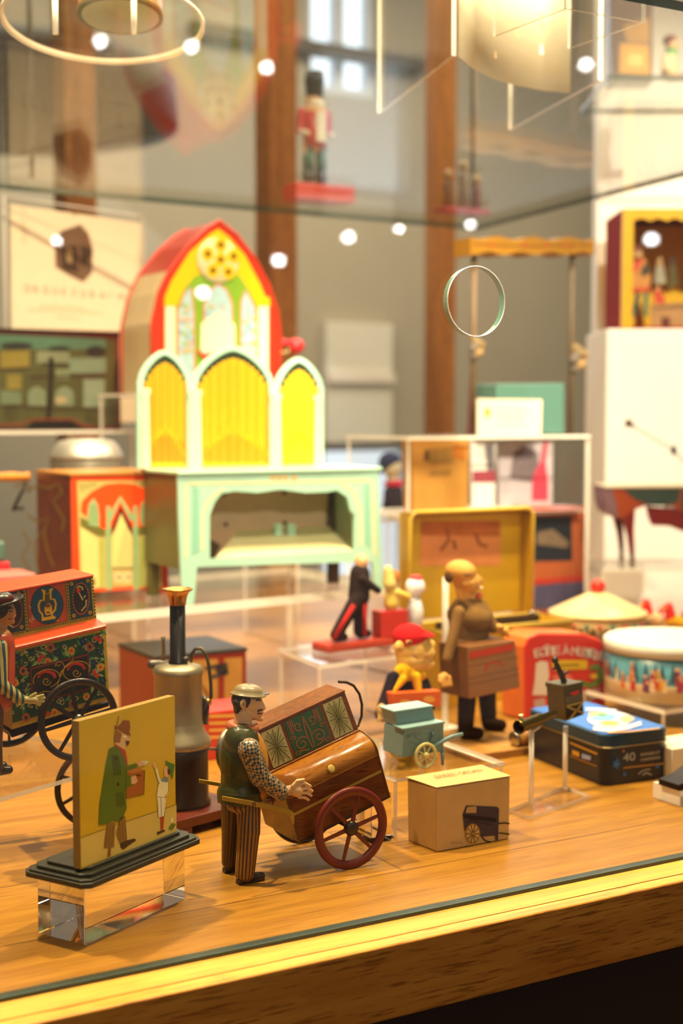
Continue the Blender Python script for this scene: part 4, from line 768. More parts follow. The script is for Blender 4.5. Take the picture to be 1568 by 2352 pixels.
# orange tin organ
YO = 1.872; fo = XZ(YO); ox0, ox1 = YP(164, 1200, YO).x, YP(386, 1200, YO).x; zo = YP(275, 1090, YO).z
r = thing('orange_tin_organ', 'orange-red tin organ with green gothic arches and wooden crank on the wide platform', 'toy organ', ((ox0 + ox1) / 2, YO + .1, ZL))
DT = .15; ORG_ = pm('d8430c', 'tin', .06); MRN = pm('6a2c10', 'tin', .5, 45); GLD = pm('a8822c', 'tin')
b = MB(); zf = ZL + .018
A4 = [V((ox0, YO, zf)), V((ox1, YO, zf)), V((ox1, YO, zo)), V((ox0, YO, zo))]
vs = [b.bm.verts.new(p) for p in A4]; vb_ = [b.bm.verts.new(p + V((0, DT, 0))) for p in A4]
b.face(vs, ORG_); b.face(vb_, MRN); b.face([vs[0], vs[3], vb_[3], vb_[0]], MRN); b.face([vs[1], vs[2], vb_[2], vb_[1]], OLV); b.face([vs[2], vs[3], vb_[3], vb_[2]], GLD); b.face([vs[0], vs[1], vb_[1], vb_[0]], MRN)
b.build('organ_case', r, bevel=.0008)
b = MB(); b.box(ox0 - .002, ox1 + .002, YO - .002, YO + DT + .002, zo, zo + .003, pm('b87c2c', 'tin')); b.build('lid', r)
for (xa, xb) in ((0, .022), (1, -.022)):
    xx = ox0 + (ox1 - ox0) * xa; b = MB(); b.prism([V((xx, YO, zf)), V((xx + xb * 1.6, YO, zf)), V((xx + xb, YO, ZL)), V((xx, YO, ZL))], (0, DT, 0), ORG_); b.build('foot', r)
b = MB(); g_ = lambda P, m, c=.0004: b.flat(fo, k5(P), m, c)
OC, PG, BG, OV2 = pm('ff4a0a', 'tin', .04), pm('d8c87c', 'tin', .06), pm('8cac78', 'tin'), pm('6a6428', 'tin')
g_([(660, 465), (1370, 465), (1385, 1380), (690, 1385)], pm('b8a860', 'tin'), .0003)
g_([(690, 730), (700, 640), (780, 560), (900, 495), (1030, 480), (1160, 495), (1280, 550), (1350, 630), (1370, 720), (1250, 860), (900, 880), (800, 830)], OC, .0005)
g_([(690, 860), (840, 960), (850, 1380), (700, 1385)], PG, .0006); g_([(1230, 940), (1370, 800), (1385, 1380), (1240, 1385)], PG, .0006)
g_([(685, 770), (720, 790), (900, 880), (900, 940), (830, 930), (690, 850)], OV2, .0008); g_([(1360, 720), (1375, 780), (1250, 920), (1180, 930), (1180, 860), (1240, 850)], OV2, .0008)
g_([(960, 900), (1030, 700), (1130, 900), (1130, 1220), (960, 1220)], PG, .0007); g_([(950, 940), (955, 860), (1030, 670), (1130, 860), (1140, 940), (1100, 880), (1035, 740), (985, 880)], pm('5c1c10', 'tin'), .0009)
b.line(fo, k5([(930, 800), (1030, 615), (1135, 800)]), 12, BG, .001)
for xa in (908, 1140): g_([(xa, 680), (xa + 36, 680), (xa + 42, 1400), (xa + 8, 1400)], BG, .0011)
for xa in (848, 1190): g_([(xa, 960), (xa + 40, 960), (xa + 40, 1380), (xa, 1380)], pm('a8ac54', 'tin'), .0009)
for cx_ in (798, 1246): g_([(cx_ - 52, 760), (cx_ - 40, 670), (cx_, 610), (cx_ + 40, 670), (cx_ + 52, 760), (cx_ + 50, 860), (cx_ - 40, 840)], BG, .0009); [b.line(fo, k5([(cx_ - 45, y), (cx_ + 48, y)]), 1.4, pm('8a6a30', 'tin'), .0011) for y in (690, 730, 770, 810)]
g_([(970, 1225), (1130, 1225), (1130, 1360), (970, 1360)], pm('dcb870', 'tin'), .0009)
for x in (1012, 1090): b.oval(fo, k5([(x, 1290)])[0], 9, 11, pm('e8d49c', 'tin'), .001, 16); b.oval(fo, k5([(x - 5, 1290)])[0], 2, 4, pm('4a2c14', 'tin'), .0012, 10); b.oval(fo, k5([(x + 14, 1290)])[0], 2, 4, pm('4a2c14', 'tin'), .0012, 10)
for i in range(8): b.oval(fo, k5([(970 + 22 * i, 1212)])[0], 2.4, 2.4, pm('4a2c14', 'tin'), .0012, 8)
for (x, y, R_) in ((1300, 1330, 70), (780, 1330, 50)): b.flower(fo, k5([(x, y)])[0], R_ / 3.733, pm('8a5a24', 'tin', .5), pm('6a2c10', 'tin'), .0012, 9)
for xa in (670, 1210): [b.line(fo, k5([(xa + 150 * t_ , 480), (xa + 150 * t_ + (20 if xa < 900 else -20), 560 - 60 * (t_ if xa < 900 else 1 - t_))]), 3, OV2, .0006) for t_ in (.1, .35, .6, .85)]
b.line(fo, k5([(640, 1398), (860, 1400), (1280, 1375), (1420, 1395)]), 6, OC, .0006)
b.build('front_print', r, recalc=False)
fs = Fr((ox0, 0, 0), (0, 1, 0), (0, 0, 1)); fs.n = V((-1, 0, 0)); b = MB()
for P in ([(130, 520), (200, 480), (260, 520), (230, 560), (330, 500), (420, 530), (500, 490), (540, 560), (460, 640), (520, 740), (560, 800), (530, 900)], [(240, 760), (330, 820), (430, 770), (380, 900), (420, 1100), (470, 1200)], [(200, 900), (260, 1000), (190, 1120), (260, 1240)], [(330, 1240), (300, 1000), (360, 900)]): b.line(fs, k5(P), 5, pm('8a6a24', 'tin', .3), .0006)
b.build('side_print', r, recalc=False)
b = MB(); pc_ = fs.px(*k5([(200, 700)])[0]); pe = pc_ + V((-.012, 0, 0)); b.tube([pc_, pe, pe + V((0, -.006, 0)), YP(*k5([(110, 720)])[0], pe.y - .004), YP(*k5([(225, 480)])[0], pe.y - .012)], .0025, pm('2c1c14', 'dull')); hs = YP(*k5([(235, 430)])[0], pe.y - .012)
b.build('crank_arm', r); b = MB(); b.lathe([(0, -.004), (.006, -.003), (.008, 0), (.0055, .006), (.0062, .012), (.0075, .025), (.006, .04), (.0075, .045), (0, .047)], hs, (-1, .0, .02), pm('c87818', 'plastic'), 20); b.build('crank_handle', r)
# silver canister behind it
pd = C0 + ray(199, 1045) * 2.22
r = thing('silver_canister', 'round silver metal canister with domed lid behind the orange tin organ', 'canister', (pd.x, pd.y, ZL)); sD = 2.22 / F; zz2 = lambda y: ZC - (y - 950) * sD
b = MB(); b.lathe([(83 * sD, ZL), (83 * sD, zz2(1058)), (82 * sD, zz2(1052))], V((pd.x, pd.y, 0)), (0, 0, 1), pm('a89c8c', 'dull', .1), 48); b.build('drum', r)
b = MB(); b.lathe([(84 * sD, zz2(1054)), (83 * sD, zz2(1046)), (72 * sD, zz2(1024)), (60 * sD, zz2(1012)), (40 * sD, zz2(1008)), (0, zz2(1006))], V((pd.x, pd.y, 0)), (0, 0, 1), pm('c8c0b4', 'dull', .06), 48); b.build('lid', r)
# town scene tin on a clear riser
YW_ = 2.34; fw = XZ(YW_); k4 = K(3.458, 0, 420); ZT = YP(100, 988, YW_).z
tx0, tx1 = YP(-140, 900, YW_).x, YP(277, 900, YW_).x
sheet_box('acrylic_riser', [V((tx0 - .02, YW_ - .035, 0)), V((tx1 + .012, YW_ - .035, 0)), V((tx1 + .012, YW_ + .3, 0)), V((tx0 - .02, YW_ + .3, 0))], ZT, 'tall clear acrylic riser under the town-scene tin', .006, 0, (0, 1, 0, 1))
zt_ = YP(100, 762, YW_).z
r = thing('town_scene_tin', 'old tin box printed with a green and brown town scene and dark red edges', 'tin box', ((tx0 + tx1) / 2, YW_ + .03, ZT))
b = MB(); b.box(tx0, tx1, YW_, YW_ + .06, ZT, zt_, pm('4f1a10', 'tin')); b.build('box', r, bevel=.001)
b = MB(); b.box(tx0 - .003, tx1 + .003, YW_ - .003, YW_ + .063, zt_, zt_ + .004, pm('36170d', 'tin')); b.build('lid', r)
b = MB(); g_ = lambda P, m, c: b.flat(fw, k4(P), m, c)
g_([(-200, 1210), (920, 1245), (925, 1930), (-200, 1950)], pm('4e4a26', 'tin', .3, 30), .0004); g_([(-100, 1200), (840, 1240), (840, 1320), (-100, 1320)], pm('4f6d55', 'tin'), .0006)
for (x, y, rx, ry) in ((130, 1295, 130, 30), (760, 1340, 80, 45), (470, 1320, 90, 25)): b.oval(fw, k4([(x, y)])[0], rx / 3.458, ry / 3.458, pm('2a2a23', 'tin'), .0008)
for (P, h) in (([(0, 1340), (230, 1330), (230, 1480), (0, 1470)], '82712c'), ([(50, 1520), (170, 1520), (170, 1640), (50, 1640)], '7c6d2c'), ([(290, 1340), (550, 1340), (550, 1430), (290, 1430)], '7c7f61'), ([(550, 1390), (840, 1390), (840, 1510), (550, 1510)], '73826a'), ([(660, 1560), (830, 1560), (830, 1780), (660, 1780)], '7c8870'), ([(440, 1480), (550, 1480), (550, 1560), (440, 1560)], '767f5e'), ([(0, 1650), (170, 1660), (170, 1760), (0, 1760)], '677358')): g_(P, pm(h, 'tin', .2, 50), .001)
for cx_ in (292, 510): g_([(cx_ - 72, 1770), (cx_ - 72, 1660), (cx_ - 40, 1630), (cx_, 1615), (cx_ + 40, 1630), (cx_ + 72, 1660), (cx_ + 72, 1770)], pm('767f64', 'tin', .2), .001)
b.line(fw, k4([(405, 1385), (400, 1640), (380, 1900)]), 11, pm('20170e', 'tin'), .0014); b.line(fw, k4([(330, 1435), (540, 1445)]), 4, pm('2a2011', 'tin'), .0014)
for P in ([(0, 1775), (180, 1770), (400, 1800), (840, 1790)], [(0, 1480), (240, 1470)], [(240, 1545), (840, 1530)]): b.line(fw, k4(P), 5, pm('422a17', 'tin'), .0013)
for (x, y) in ((90, 1830), (730, 1860)): b.oval(fw, k4([(x, y)])[0], 17, 17, pm('443e1d', 'tin', .4), .0013)
g_([(200, 1950), (260, 1895), (560, 1890), (660, 1945)], pm('140e0a', 'tin'), .0014); b.line(fw, k4([(-100, 1930), (180, 1915), (260, 1880), (570, 1878), (680, 1935), (920, 1945)]), 4, pm('883220', 'tin'), .0016)
b.line(fw, k4([(935, 1260), (940, 1940)]), 7, pm('7c2017', 'tin'), .0016); b.oval(fw, k4([(480, 1725)])[0], 14, 8, pm('ab9670', 'tin'), .0017)
b.build('front_print', r, recalc=False)
# sign in clear holder
us = V((.93, .37, 0)).normalized(); bs = YP(18, 985, 2.43); bs.z = ZT
fsn = Fr(bs, us, (0, 0, 1)); kS = K(4.612, 0, 440); wS = (fsn.px(329, 700) - bs).dot(us); hS = fsn.px(20, 452).z - ZT
r = thing('organ_sign', 'cream printed sign about an organ in a clear acrylic holder above the town-scene tin', 'sign', (bs.x + us.x * wS / 2, bs.y + us.y * wS / 2, ZT))
fb_ = lambda a_, z_, c=0: fsn.w(a_, z_, c)
b = MB(); b.prism([fb_(.012, .012), fb_(wS - .004, .012), fb_(wS - .004, hS - .012), fb_(.012, hS - .012)], fsn.n * -.001, pm('f4e4c4', 'paper', .03))
g_ = lambda P, m, c: b.flat(fsn, kS(P), m, c); TXT = pm('94703c', 'paper')
g_([(585, 800), (575, 560), (640, 420), (850, 345), (935, 440), (985, 620), (975, 760), (975, 860), (880, 960), (720, 880)], pm('7a5c44', 'paper', .25, 40), .0005); g_([(640, 600), (820, 560), (820, 860), (650, 820)], pm('4a3424', 'paper'), .0007); g_([(690, 650), (730, 600), (765, 660), (760, 760), (710, 750)], pm('a88c60', 'paper'), .0009); g_([(850, 560), (970, 600), (960, 700), (860, 800)], pm('4a3424', 'paper'), .0007)
b.oval(fsn, kS([(785, 235)])[0], 4, 4, pm('8a7440', 'paper'), .0008)
for i, ch in enumerate('ORGUECUBAIN'):
    p = fsn.px(*kS([(258 + i * 100, 1058 + i * 8.5)])[0], .0006); b.text(ch, p, us, V((0, 0, 1)), .017, TXT)
for y, (xa, xb) in ((1205, (410, 900)), (1250, (300, 1080)), (1320, (600, 850))): b.line(fsn, kS([(xa, y), (xb, y + 35)]), 3, pm('e0cda4', 'paper'), .0006)
b.build('printed_sheet', r, recalc=False)
b = MB()
for z0_, a_, bb_, z1_ in ((0, 0, wS, hS),):
    b.prism([fb_(0, 0, .0025), fb_(wS, 0, .0025), fb_(wS, hS, .0025), fb_(0, hS, .0025)], fsn.n * .002, SHEET, EDGE, SHEET)
    b.prism([fb_(0, 0, -.003), fb_(wS, 0, -.003), fb_(wS, hS, -.003), fb_(0, hS, -.003)], fsn.n * -.002, SHEET, EDGE, SHEET)
b.tube([fb_(0, 0, 0), fb_(0, hS, 0), fb_(wS, hS, 0), fb_(wS, 0, 0)], .0022, EDGE, 6); b.build('clear_holder', r)
# small red things at the far left
r = thing('red_white_tin', 'small red tin with pale top at the left end of the wide platform', 'tin box', (YP(-20, 1300, 1.9).x, 1.92, ZL))
x0, x1 = YP(-90, 1290, 1.9).x, YP(24, 1290, 1.9).x; b = MB(); b.box(x0, x1, 1.9, 1.95, ZL, YP(0, 1292, 1.9).z, pm('b8242c', 'tin')); b.build('box', r, bevel=.002)
b = MB(); b.box(x0 + .004, x1 - .004, 1.905, 1.945, YP(0, 1291.5, 1.9).z, YP(0, 1245, 1.9).z, pm('4c6458', 'tin', .6, 30)); b.build('upper_box', r, bevel=.004)
x0, x1 = YP(-90, 1330, 1.75).x, YP(92, 1330, 1.75).x; b = MB(); b.box(x0, x1, 1.765, 1.83, ZL, YP(0, 1322, 1.765).z, pm('c86a60', 'tin')); tag(b.build('pink_tin', bevel=.002), 'flat pink tin behind the flower-painted organ cart', 'tin box')
# ------------------------------------------------------------------ cardboard box
k4b = K(3.267, 820, 1380); YB = G(1003, 1958).y; fbx = XZ(YB)
bx0, bx1 = G(1003, 1958).x, fbx.px(1169, 1925).x; zb1 = fbx.px(998, 1812).z
r = thing('cardboard_box', 'worn tan cardboard box lettered BARREL ORGAN with a printed organ on its front', 'cardboard box', ((bx0 + bx1) / 2, YB + .02, 0))
CB, CB2 = pm('ccaa72', 'paper', .12, 50), pm('b4884c', 'paper', .15, 50)
b = MB(); DB = .042
Pb = [V((bx0, YB, .0004)), V((bx1, YB, .0004)), V((bx1 + .0005, YB, zb1)), V((bx0 - .001, YB, zb1))]
b.prism(Pb, (-.004, DB, 0), CB, CB2); b.build('carton', r, bevel=.001)
b = MB(); o_ = V((bx0 - .001, YB - .0006, zb1 + .0006)); b.prism([o_, o_ + V((bx1 - bx0 + .002, 0, 0)), o_ + V((bx1 - bx0 - .001, DB + .001, .0015)), o_ + V((-.005, DB + .001, .0005))], (0, 0, .0007), CB); ft_ = Fr(o_ + V((0, 0, .0009)), (1, 0, 0), (0, 1, .03))
b.text('BARREL ORGAN', o_ + V((.016, DB * .55, .0026)), V((1, 0, 0)), V((0, 1, .03)).normalized(), .0095, pm('3a2818', 'paper'), .052)
b.build('top_flap', r)
b = MB(); g_ = lambda P, m, c=.0006: b.flat(fbx, k4b(P), m, c); l_ = lambda P, w, m, c=.0009: b.line(fbx, k4b(P), w / 3.267, m, c)
IND, INK2, OCH = pm('4a3c44', 'paper', .2), pm('241a18', 'paper'), pm('b08418', 'paper')
g_([(790, 1600), (815, 1535), (1045, 1545), (1062, 1560), (1055, 1790), (1035, 1800), (1030, 1760), (935, 1770), (800, 1720)], IND); g_([(790, 1600), (1040, 1630), (1040, 1660), (795, 1630)], pm('2c2228', 'paper'), .0008)
g_([(820, 1545), (890, 1540), (890, 1590), (810, 1590)], pm('b89868', 'paper'), .0009)
for P in ([(1055, 1670), (1100, 1665), (1140, 1670)], [(1060, 1740), (1140, 1750)], [(930, 1770), (960, 1800), (1000, 1810)]): l_(P, 9, INK2)
kp = k4b([(862, 1745)])[0]; b.oval(fbx, kp, 17, 23, OCH, .001, 28); b.oval(fbx, kp, 14, 20, pm('ccaa72', 'paper'), .0012, 28)
for q in range(10): a_ = q * .628; b.line(fbx, [kp, (kp[0] + 15 * math.cos(a_), kp[1] + 21 * math.sin(a_))], 1.6, INK2, .0014)
b.oval(fbx, kp, 3, 4, OCH, .0016, 12); l_([(820, 1660), (850, 1640), (900, 1660), (1000, 1680)], 5, INK2)
for x in (700, 730, 760): l_([(x, 1810), (x + 20, 1818)], 4, pm('8a6a3c', 'paper'))
b.build('front_print', r, recalc=False)
# ------------------------------------------------------------------ small riser and blue plastic organ cart
ZR = .058; f0 = G(906, 1921); f0 = V((f0.x - .005, 1.098, 0))
sheet_box('acrylic_riser', [f0, f0 + V((.125, 0, 0)), f0 + V((.125, .15, 0)), f0 + V((0, .15, 0))], ZR, 'low clear acrylic riser under the pale blue toy organ cart', .004, 0, (0, 1, 0, 1))
pN = G(902, 1921); 
b = MB(); b.box(pN.x - .03, pN.x - .008, 1.098, 1.125, 0, .045, SOLID); tag(b.build('acrylic_block', bevel=.0006), 'small clear acrylic block behind the red front wheel of the brown cart', 'acrylic block')
Yb_ = G(970, 1768, ZR).y; fb2 = XZ(Yb_ + .006); BLU2 = pm('708c8c', 'plastic', .06); BLU3 = pm('5c7a7c', 'plastic', .06)
k4p = lambda P: [fb2.px(*q) for q in k4b(P)]
r = thing('blue_organ_cart', 'pale blue plastic toy organ cart with cream spoked wheel on a low clear riser', 'toy organ cart', (fb2.px(970, 1700).x, Yb_ + .02, ZR))
b = MB(); b.prism(k4p([(352, 968), (650, 918), (650, 1130), (340, 1178)]), (0, .036, 0), BLU2); b.prism([p + V((0, .012, 0)) for p in k4p([(325, 850), (617, 805), (640, 915), (352, 965)])], (0, .024, 0), BLU2)
b.prism([p + V((0, -.0015, 0)) for p in k4p([(330, 955), (652, 902), (655, 922), (345, 976)])], (0, .018, 0), BLU2, pm('84a4a4', 'plastic')); b.prism([p + V((0, .010, 0)) for p in k4p([(318, 842), (618, 798), (618, 812), (320, 858)])], (0, .028, 0), BLU2, pm('84a4a4', 'plastic')); b.build('organ_case', r, bevel=.0009)
b = MB()
for i in range(44):
    t_ = rn.random(); x, y = 370 + 250 * t_, 1000 - 45 * t_ + rn.uniform(0, 110); q = rn.uniform(0, 6)
    b.line(fb2, k4b([(x + 9 * math.cos(q + .6 * k), y + 9 * math.sin(q + .6 * k)) for k in range(6)]), 1, BLU3, .0004)
b.tube([fb2.px(*q) + V((0, -.001, 0)) for q in k4b([(560, 985), (565, 1010), (545, 1040), (560, 1065)])], .0012, BLU3, 8); b.build('relief', r, recalc=False)
b = MB(); b.tube([p + V((0, -.001, 0)) for p in k4p([(560, 1095), (640, 1050), (700, 1020), (785, 998)])], [.0022, .0022, .002, .0018], BLU2, 10); b.build('shaft', r)
b = MB(); b.tube([p + V((0, .034, 0)) for p in k4p([(610, 1000), (700, 978), (735, 972)])], [.0022, .0022, .0018], BLU2, 10); b.build('shaft', r)
b = MB(); lp_ = k4p([(638, 1120), (641, 1222)]); lp_[1].z = ZR; b.tube(lp_, [.002, .0014], BLU2, 10); b.build('leg', r)
cw = fb2.px(*k4b([(495, 1155)])[0]); cw.y -= .004; Rb = cw.z - ZR; WC_ = pm('d8cc84', 'plastic', .05)
b = wheel(cw, (0, -1, 0), Rb, .0012, 8, .0028, .0032, WC_, None, .2, .0008); b.build('wheel', r); cw2 = cw + V((0, .046, 0)); b = wheel(cw2, (0, -1, 0), Rb, .0012, 8, .0028, .0032, WC_, None, .2, .0008); b.build('wheel', r)
b = MB(); b.tube([cw, cw2], .001, WC_); b.build('axle', r)
# ------------------------------------------------------------------ big-headed figure in the red cap
YK = 1.34; mk = lambda x, y, d=0: YP(x, y, YK + d); SK_ = YP(940, 1500, YK); sk = (SK_ - C0).dot(FW) / F
r = thing('red_cap_figure', 'big-headed smiling figure in red cap, dark jacket and yellow scarf holding an orange box', 'toy figure', (mk(945, 1700).x, YK, 0))
FACE = pm('d8a850', 'plastic', .06)
b = MB(); b.ell(mk(950, 1495), (46 * sk, .02, 46 * sk), FACE); b.ell(mk(950, 1515, -.002), (42 * sk, .019, 30 * sk), FACE); b.ell(mk(972, 1500, -.008), (30 * sk, .013, 17 * sk), FACE); b.ell(mk(978, 1524, -.006), (20 * sk, .012, 14 * sk), FACE); b.ell(mk(991, 1482, -.004), (9 * sk, .005, 12 * sk), FACE)
b.cap(mk(940, 1520), mk(940, 1590), 26 * sk, 30 * sk, FACE); b.cap(mk(940, 1590), mk(940, 1640), 40 * sk, 40 * sk, FACE)
bd = b.build('body', r, remesh=.0012, smooth=2)
b = MB(); b.ell(mk(916, 1488, -.019), (13 * sk, .004, 16 * sk), FACE); b.ell(mk(917, 1489, -.022), (6 * sk, .002, 8 * sk), pm('c08838', 'plastic')); b.build('ear', bd)
b = MB(); b.ell(mk(938, 1476, -.018), (9 * sk, .003, 6 * sk), pm('a86a2c', 'plastic')); b.ell(mk(940, 1476, -.0205), (4 * sk, .002, 4 * sk), pm('3a2414', 'plastic')); b.build('eye', bd)
b = MB(); b.tube([mk(948, 1506, -.020), mk(960, 1512, -.0215), mk(975, 1510, -.0215), mk(985, 1506, -.019)], .0009, pm('8a4c20', 'plastic'), 8); b.build('mouth', bd)
REDC = pm('c81c20', 'cloth', .08)
b = MB(); b.ell(mk(940, 1462), (40 * sk, .019, 30 * sk), REDC); b.cap(mk(950, 1458, -.004), mk(984, 1455, -.012), 10 * sk, 5 * sk, REDC); b.ell(mk(972, 1458, -.008), (24 * sk, .016, 5 * sk), REDC); b.build('cap', r, remesh=.0012, smooth=1)
NV = pm('241a24', 'cloth', .2)
b = MB(); b.cap(mk(940, 1590), mk(940, 1690), 46 * sk, 50 * sk, NV); b.cap(mk(905, 1560, -.008), mk(878, 1640, -.016), 19 * sk, 18 * sk, NV); b.cap(mk(972, 1570, .006), mk(986, 1620, -.004), 16 * sk, 15 * sk, NV); b.build('jacket', r, remesh=.0014, smooth=2)
b = MB(); b.cap(mk(925, 1545, -.008), mk(962, 1548, -.010), 22 * sk, 18 * sk, pm('d8a010', 'cloth')); b.cap(mk(955, 1555, -.02), mk(962, 1598, -.026), 12 * sk, 8 * sk, pm('d8a010', 'cloth')); b.cap(mk(925, 1560, -.02), mk(905, 1588, -.022), 10 * sk, 4 * sk, pm('d8a010', 'cloth')); b.build('scarf', r, remesh=.0012, smooth=1)
b = MB(); b.ell(mk(876, 1632, -.022), (12 * sk, .006, 16 * sk), pm('b08c50', 'plastic')); [b.cap(mk(872 + i * 4, 1640, -.024), mk(868 + i * 3, 1656 - i, -.026), 4 * sk, 3 * sk, pm('b08c50', 'plastic')) for i in range(4)]; b.cap(mk(884, 1634, -.026), mk(892, 1642, -.027), 4 * sk, 3 * sk, pm('b08c50', 'plastic')); b.build('hand', r, remesh=.0009, smooth=1)
for s_ in (-12, 14):
    b = MB(); a = mk(938 + s_, 1690); b.cap(a, V((a.x, a.y, .008)), 20 * sk, 17 * sk, pm('5c3414', 'cloth')); b.cap(V((a.x, a.y, .0062)), V((a.x + .012, a.y - .004, .0055)), .006, .0052, pm('2c1a10', 'plastic')); b.build('leg', r)
b = MB(); b.prism([mk(x, y, -.032) for x, y in ((900, 1592), (1012, 1586), (1014, 1622), (904, 1634))], (0, .012, 0), pm('d85c1c', 'plastic')); b.build('barrel_box', r, bevel=.001)
b = MB(); fk = XZ(YK - .0322); [b.oval(fk, (x, y), 13, 8, pm('e8a040', 'plastic'), .0004) for x, y in ((930, 1614), (985, 1606))]; b.build('box_print', r, recalc=False)
# ------------------------------------------------------------------ bald man holding a brown organ box on a wooden board
YO2 = 1.385; kO = K(4.126, 860, 1280); mo = lambda x, y, d=0: YP(*kO([(x, y)])[0], YO2 + d); so = (YP(1090, 1500, YO2) - C0).dot(FW) / F / 4.126
p0 = G(1035, 1712); p1_ = G(1275, 1745)
r = thing('wooden_board', 'flat light wooden board under the bald figure and wooden roller', 'wooden board', (1.0, 1.36, 0))
b = MB(); b.obox(V((.925, 1.30, .0003)), (.165, 0, 0), (0, .125, 0), (0, 0, .009), WOODS); b.build('board', r, bevel=.001)
ZW = .0095
r = thing('bald_organ_man', 'bald long-nosed man figure in brown coat carrying a large brown organ box', 'toy figure', (mo(980, 1720).x, YO2, ZW))
FL_, COAT = pm('d89c48', 'matte', .08), pm('7c5a30', 'cloth', .3, 80)
b = MB(); b.ell(mo(815, 130), (125 * so, .024, 105 * so), FL_); b.ell(mo(870, 230, -.002), (110 * so, .022, 110 * so), FL_); b.cap(mo(930, 170, -.004), mo(1010, 225, -.006), 40 * so, 26 * so, FL_); b.ell(mo(870, 240, -.012), (60 * so, .012, 50 * so), FL_); b.ell(mo(965, 360, -.004), (45 * so, .012, 40 * so), FL_); b.cap(mo(850, 300), mo(880, 420), 90 * so, 90 * so, FL_)
b.cap(mo(890, 450), mo(930, 1100), 120 * so, 110 * so, FL_)
b.cap(mo(1140, 660, -.022), mo(1230, 690, -.026), 45 * so, 42 * so, FL_); [b.cap(mo(1200 + 18 * i, 690, -.028 - .003 * i), mo(1225 + 18 * i, 745, -.03 - .003 * i), 16 * so, 13 * so, FL_) for i in range(4)]; b.cap(mo(1180, 660, -.03), mo(1225, 650, -.033), 15 * so, 12 * so, FL_)
bd = b.build('body', r, remesh=.0014, smooth=2)
b = MB(); b.ell(mo(700, 190, -.008), (26 * so, .008, 55 * so), pm('5a3a18', 'cloth')); b.build('hair', bd)
b = MB(); b.ell(mo(885, 165, -.0225), (30 * so, .004, 14 * so), pm('6a4420', 'matte')); b.build('eye', bd)
b = MB(); b.ell(mo(990, 350, -.010), (28 * so, .006, 16 * so), pm('b83a30', 'matte')); b.ell(mo(975, 375, -.012), (20 * so, .006, 14 * so), pm('b83a30', 'matte')); b.build('mouth', bd)
b = MB(); b.ell(mo(995, 290, -.008), (26 * so, .006, 20 * so), pm('e0c490', 'matte')); b.build('moustache', bd)
b = MB(); b.cap(mo(880, 520), mo(940, 1000), 170 * so, 180 * so, COAT); b.ell(mo(900, 560), (180 * so, .036, 160 * so), COAT); b.cap(mo(1000, 470, -.008), mo(1120, 660, -.020), 75 * so, 60 * so, COAT); b.cap(mo(800, 520, -.026), mo(690, 960, -.03), 60 * so, 50 * so, COAT); b.lathe([(150 * so, 0), (190 * so, -.02), (185 * so, -.028), (120 * so, -.02)], mo(940, 1040), (0, 0, 1), COAT, 32); b.build('coat', r, remesh=.0016, smooth=2)
DKT = pm('2c1c10', 'cloth', .2)
for (xa, xb, d) in ((880, 860, -.012), (1060, 1080, .012)):
    b = MB(); a = mo(xa, 1240, d); c = mo(xb, 1680, d); c.z = ZW + .012; b.cap(a, c, 92 * so, 76 * so, DKT); b.cap(V((c.x - .003, c.y - .003, ZW + .0085)), V((c.x + .008, c.y - .014, ZW + .0075)), .0082, .0072, DKT); b.build('leg', r)
b = MB(); BRB = pm('94602c', 'wood', .2, 20); fO = XZ(YO2 - .052); Pq = [fO.px(*q) for q in kO([(875, 850), (1335, 785), (1380, 1235), (895, 1345)])]; b.prism(Pq, (-.006, .05, 0), BRB, pm('6a4018', 'wood', .2)); b.build('organ_box', r, bevel=.0012)
b = MB(); b.flat(fO, kO([(893, 900), (1310, 815), (1315, 880), (897, 965)]), pm('b8381c', 'paper'), .0005)
b.line(fO, kO([(1045, 1075), (1060, 1020), (1115, 992), (1180, 995), (1215, 1030)]), 4, pm('b8381c', 'paper'), .0006); b.line(fO, kO([(1095, 1060), (1130, 1030), (1170, 1050)]), 3, pm('a86a3c', 'paper'), .0006)
for y in (1000, 1110, 1170): b.line(fO, kO([(880, y + 40), (1370, y - 60)]), 1.2, pm('4a2810', 'wood'), .0004)
b.build('box_print', r, recalc=False)
b = MB(); po = mo(660, 1120, -.048); b.ell(po, (26 * so, .007, 30 * so), FL_); [b.cap(po + V((.003 * (i - 1.5), -.003, -.002)), po + V((.004 * (i - 1.5), -.005, -.011)), .0024, .0018, FL_) for i in range(4)]; b.cap(po + V((-.006, 0, 0)), po + V((-.009, -.004, -.006)), .0024, .002, FL_); b.build('hand', r, remesh=.001, smooth=1)
pr_ = YP(1021, 1715, 1.455)
r = thing('acrylic_rod_stand', 'tall clear acrylic rod standing behind the bald figure', 'display rod', (pr_.x, pr_.y, 0)); b = MB(); b.tube([V((pr_.x, pr_.y, .003)), V((pr_.x, pr_.y, YP(1021, 1325, 1.455).z))], .004, EDGE, 14); b.build('rod', r); b = MB(); b.box(pr_.x - .02, pr_.x + .02, pr_.y - .02, pr_.y + .02, .0002, .003, SHEET, EDGE); b.build('foot_plate', r)
# roller on the board
ra, rb2 = YP(1178, 1722, 1.31), YP(1250, 1705, 1.315); ra.z = rb2.z = ZW + .0092
r = thing('wooden_roller', 'short wooden roller with silver end cap lying on the board', 'roller', (ra.x, ra.y, ZW)); ax_ = (rb2 - ra).normalized()
b = MB(); b.lathe([(.0088, .004), (.0088, (rb2 - ra).length)], ra, ax_, WOODS, 28); b.build('cylinder', r); b = MB(); b.lathe([(0, -.001), (.006, 0), (.009, .001), (.009, .004), (0, .004)], ra, ax_, pm('a8a090', 'metal'), 28); b.build('end_cap', r)
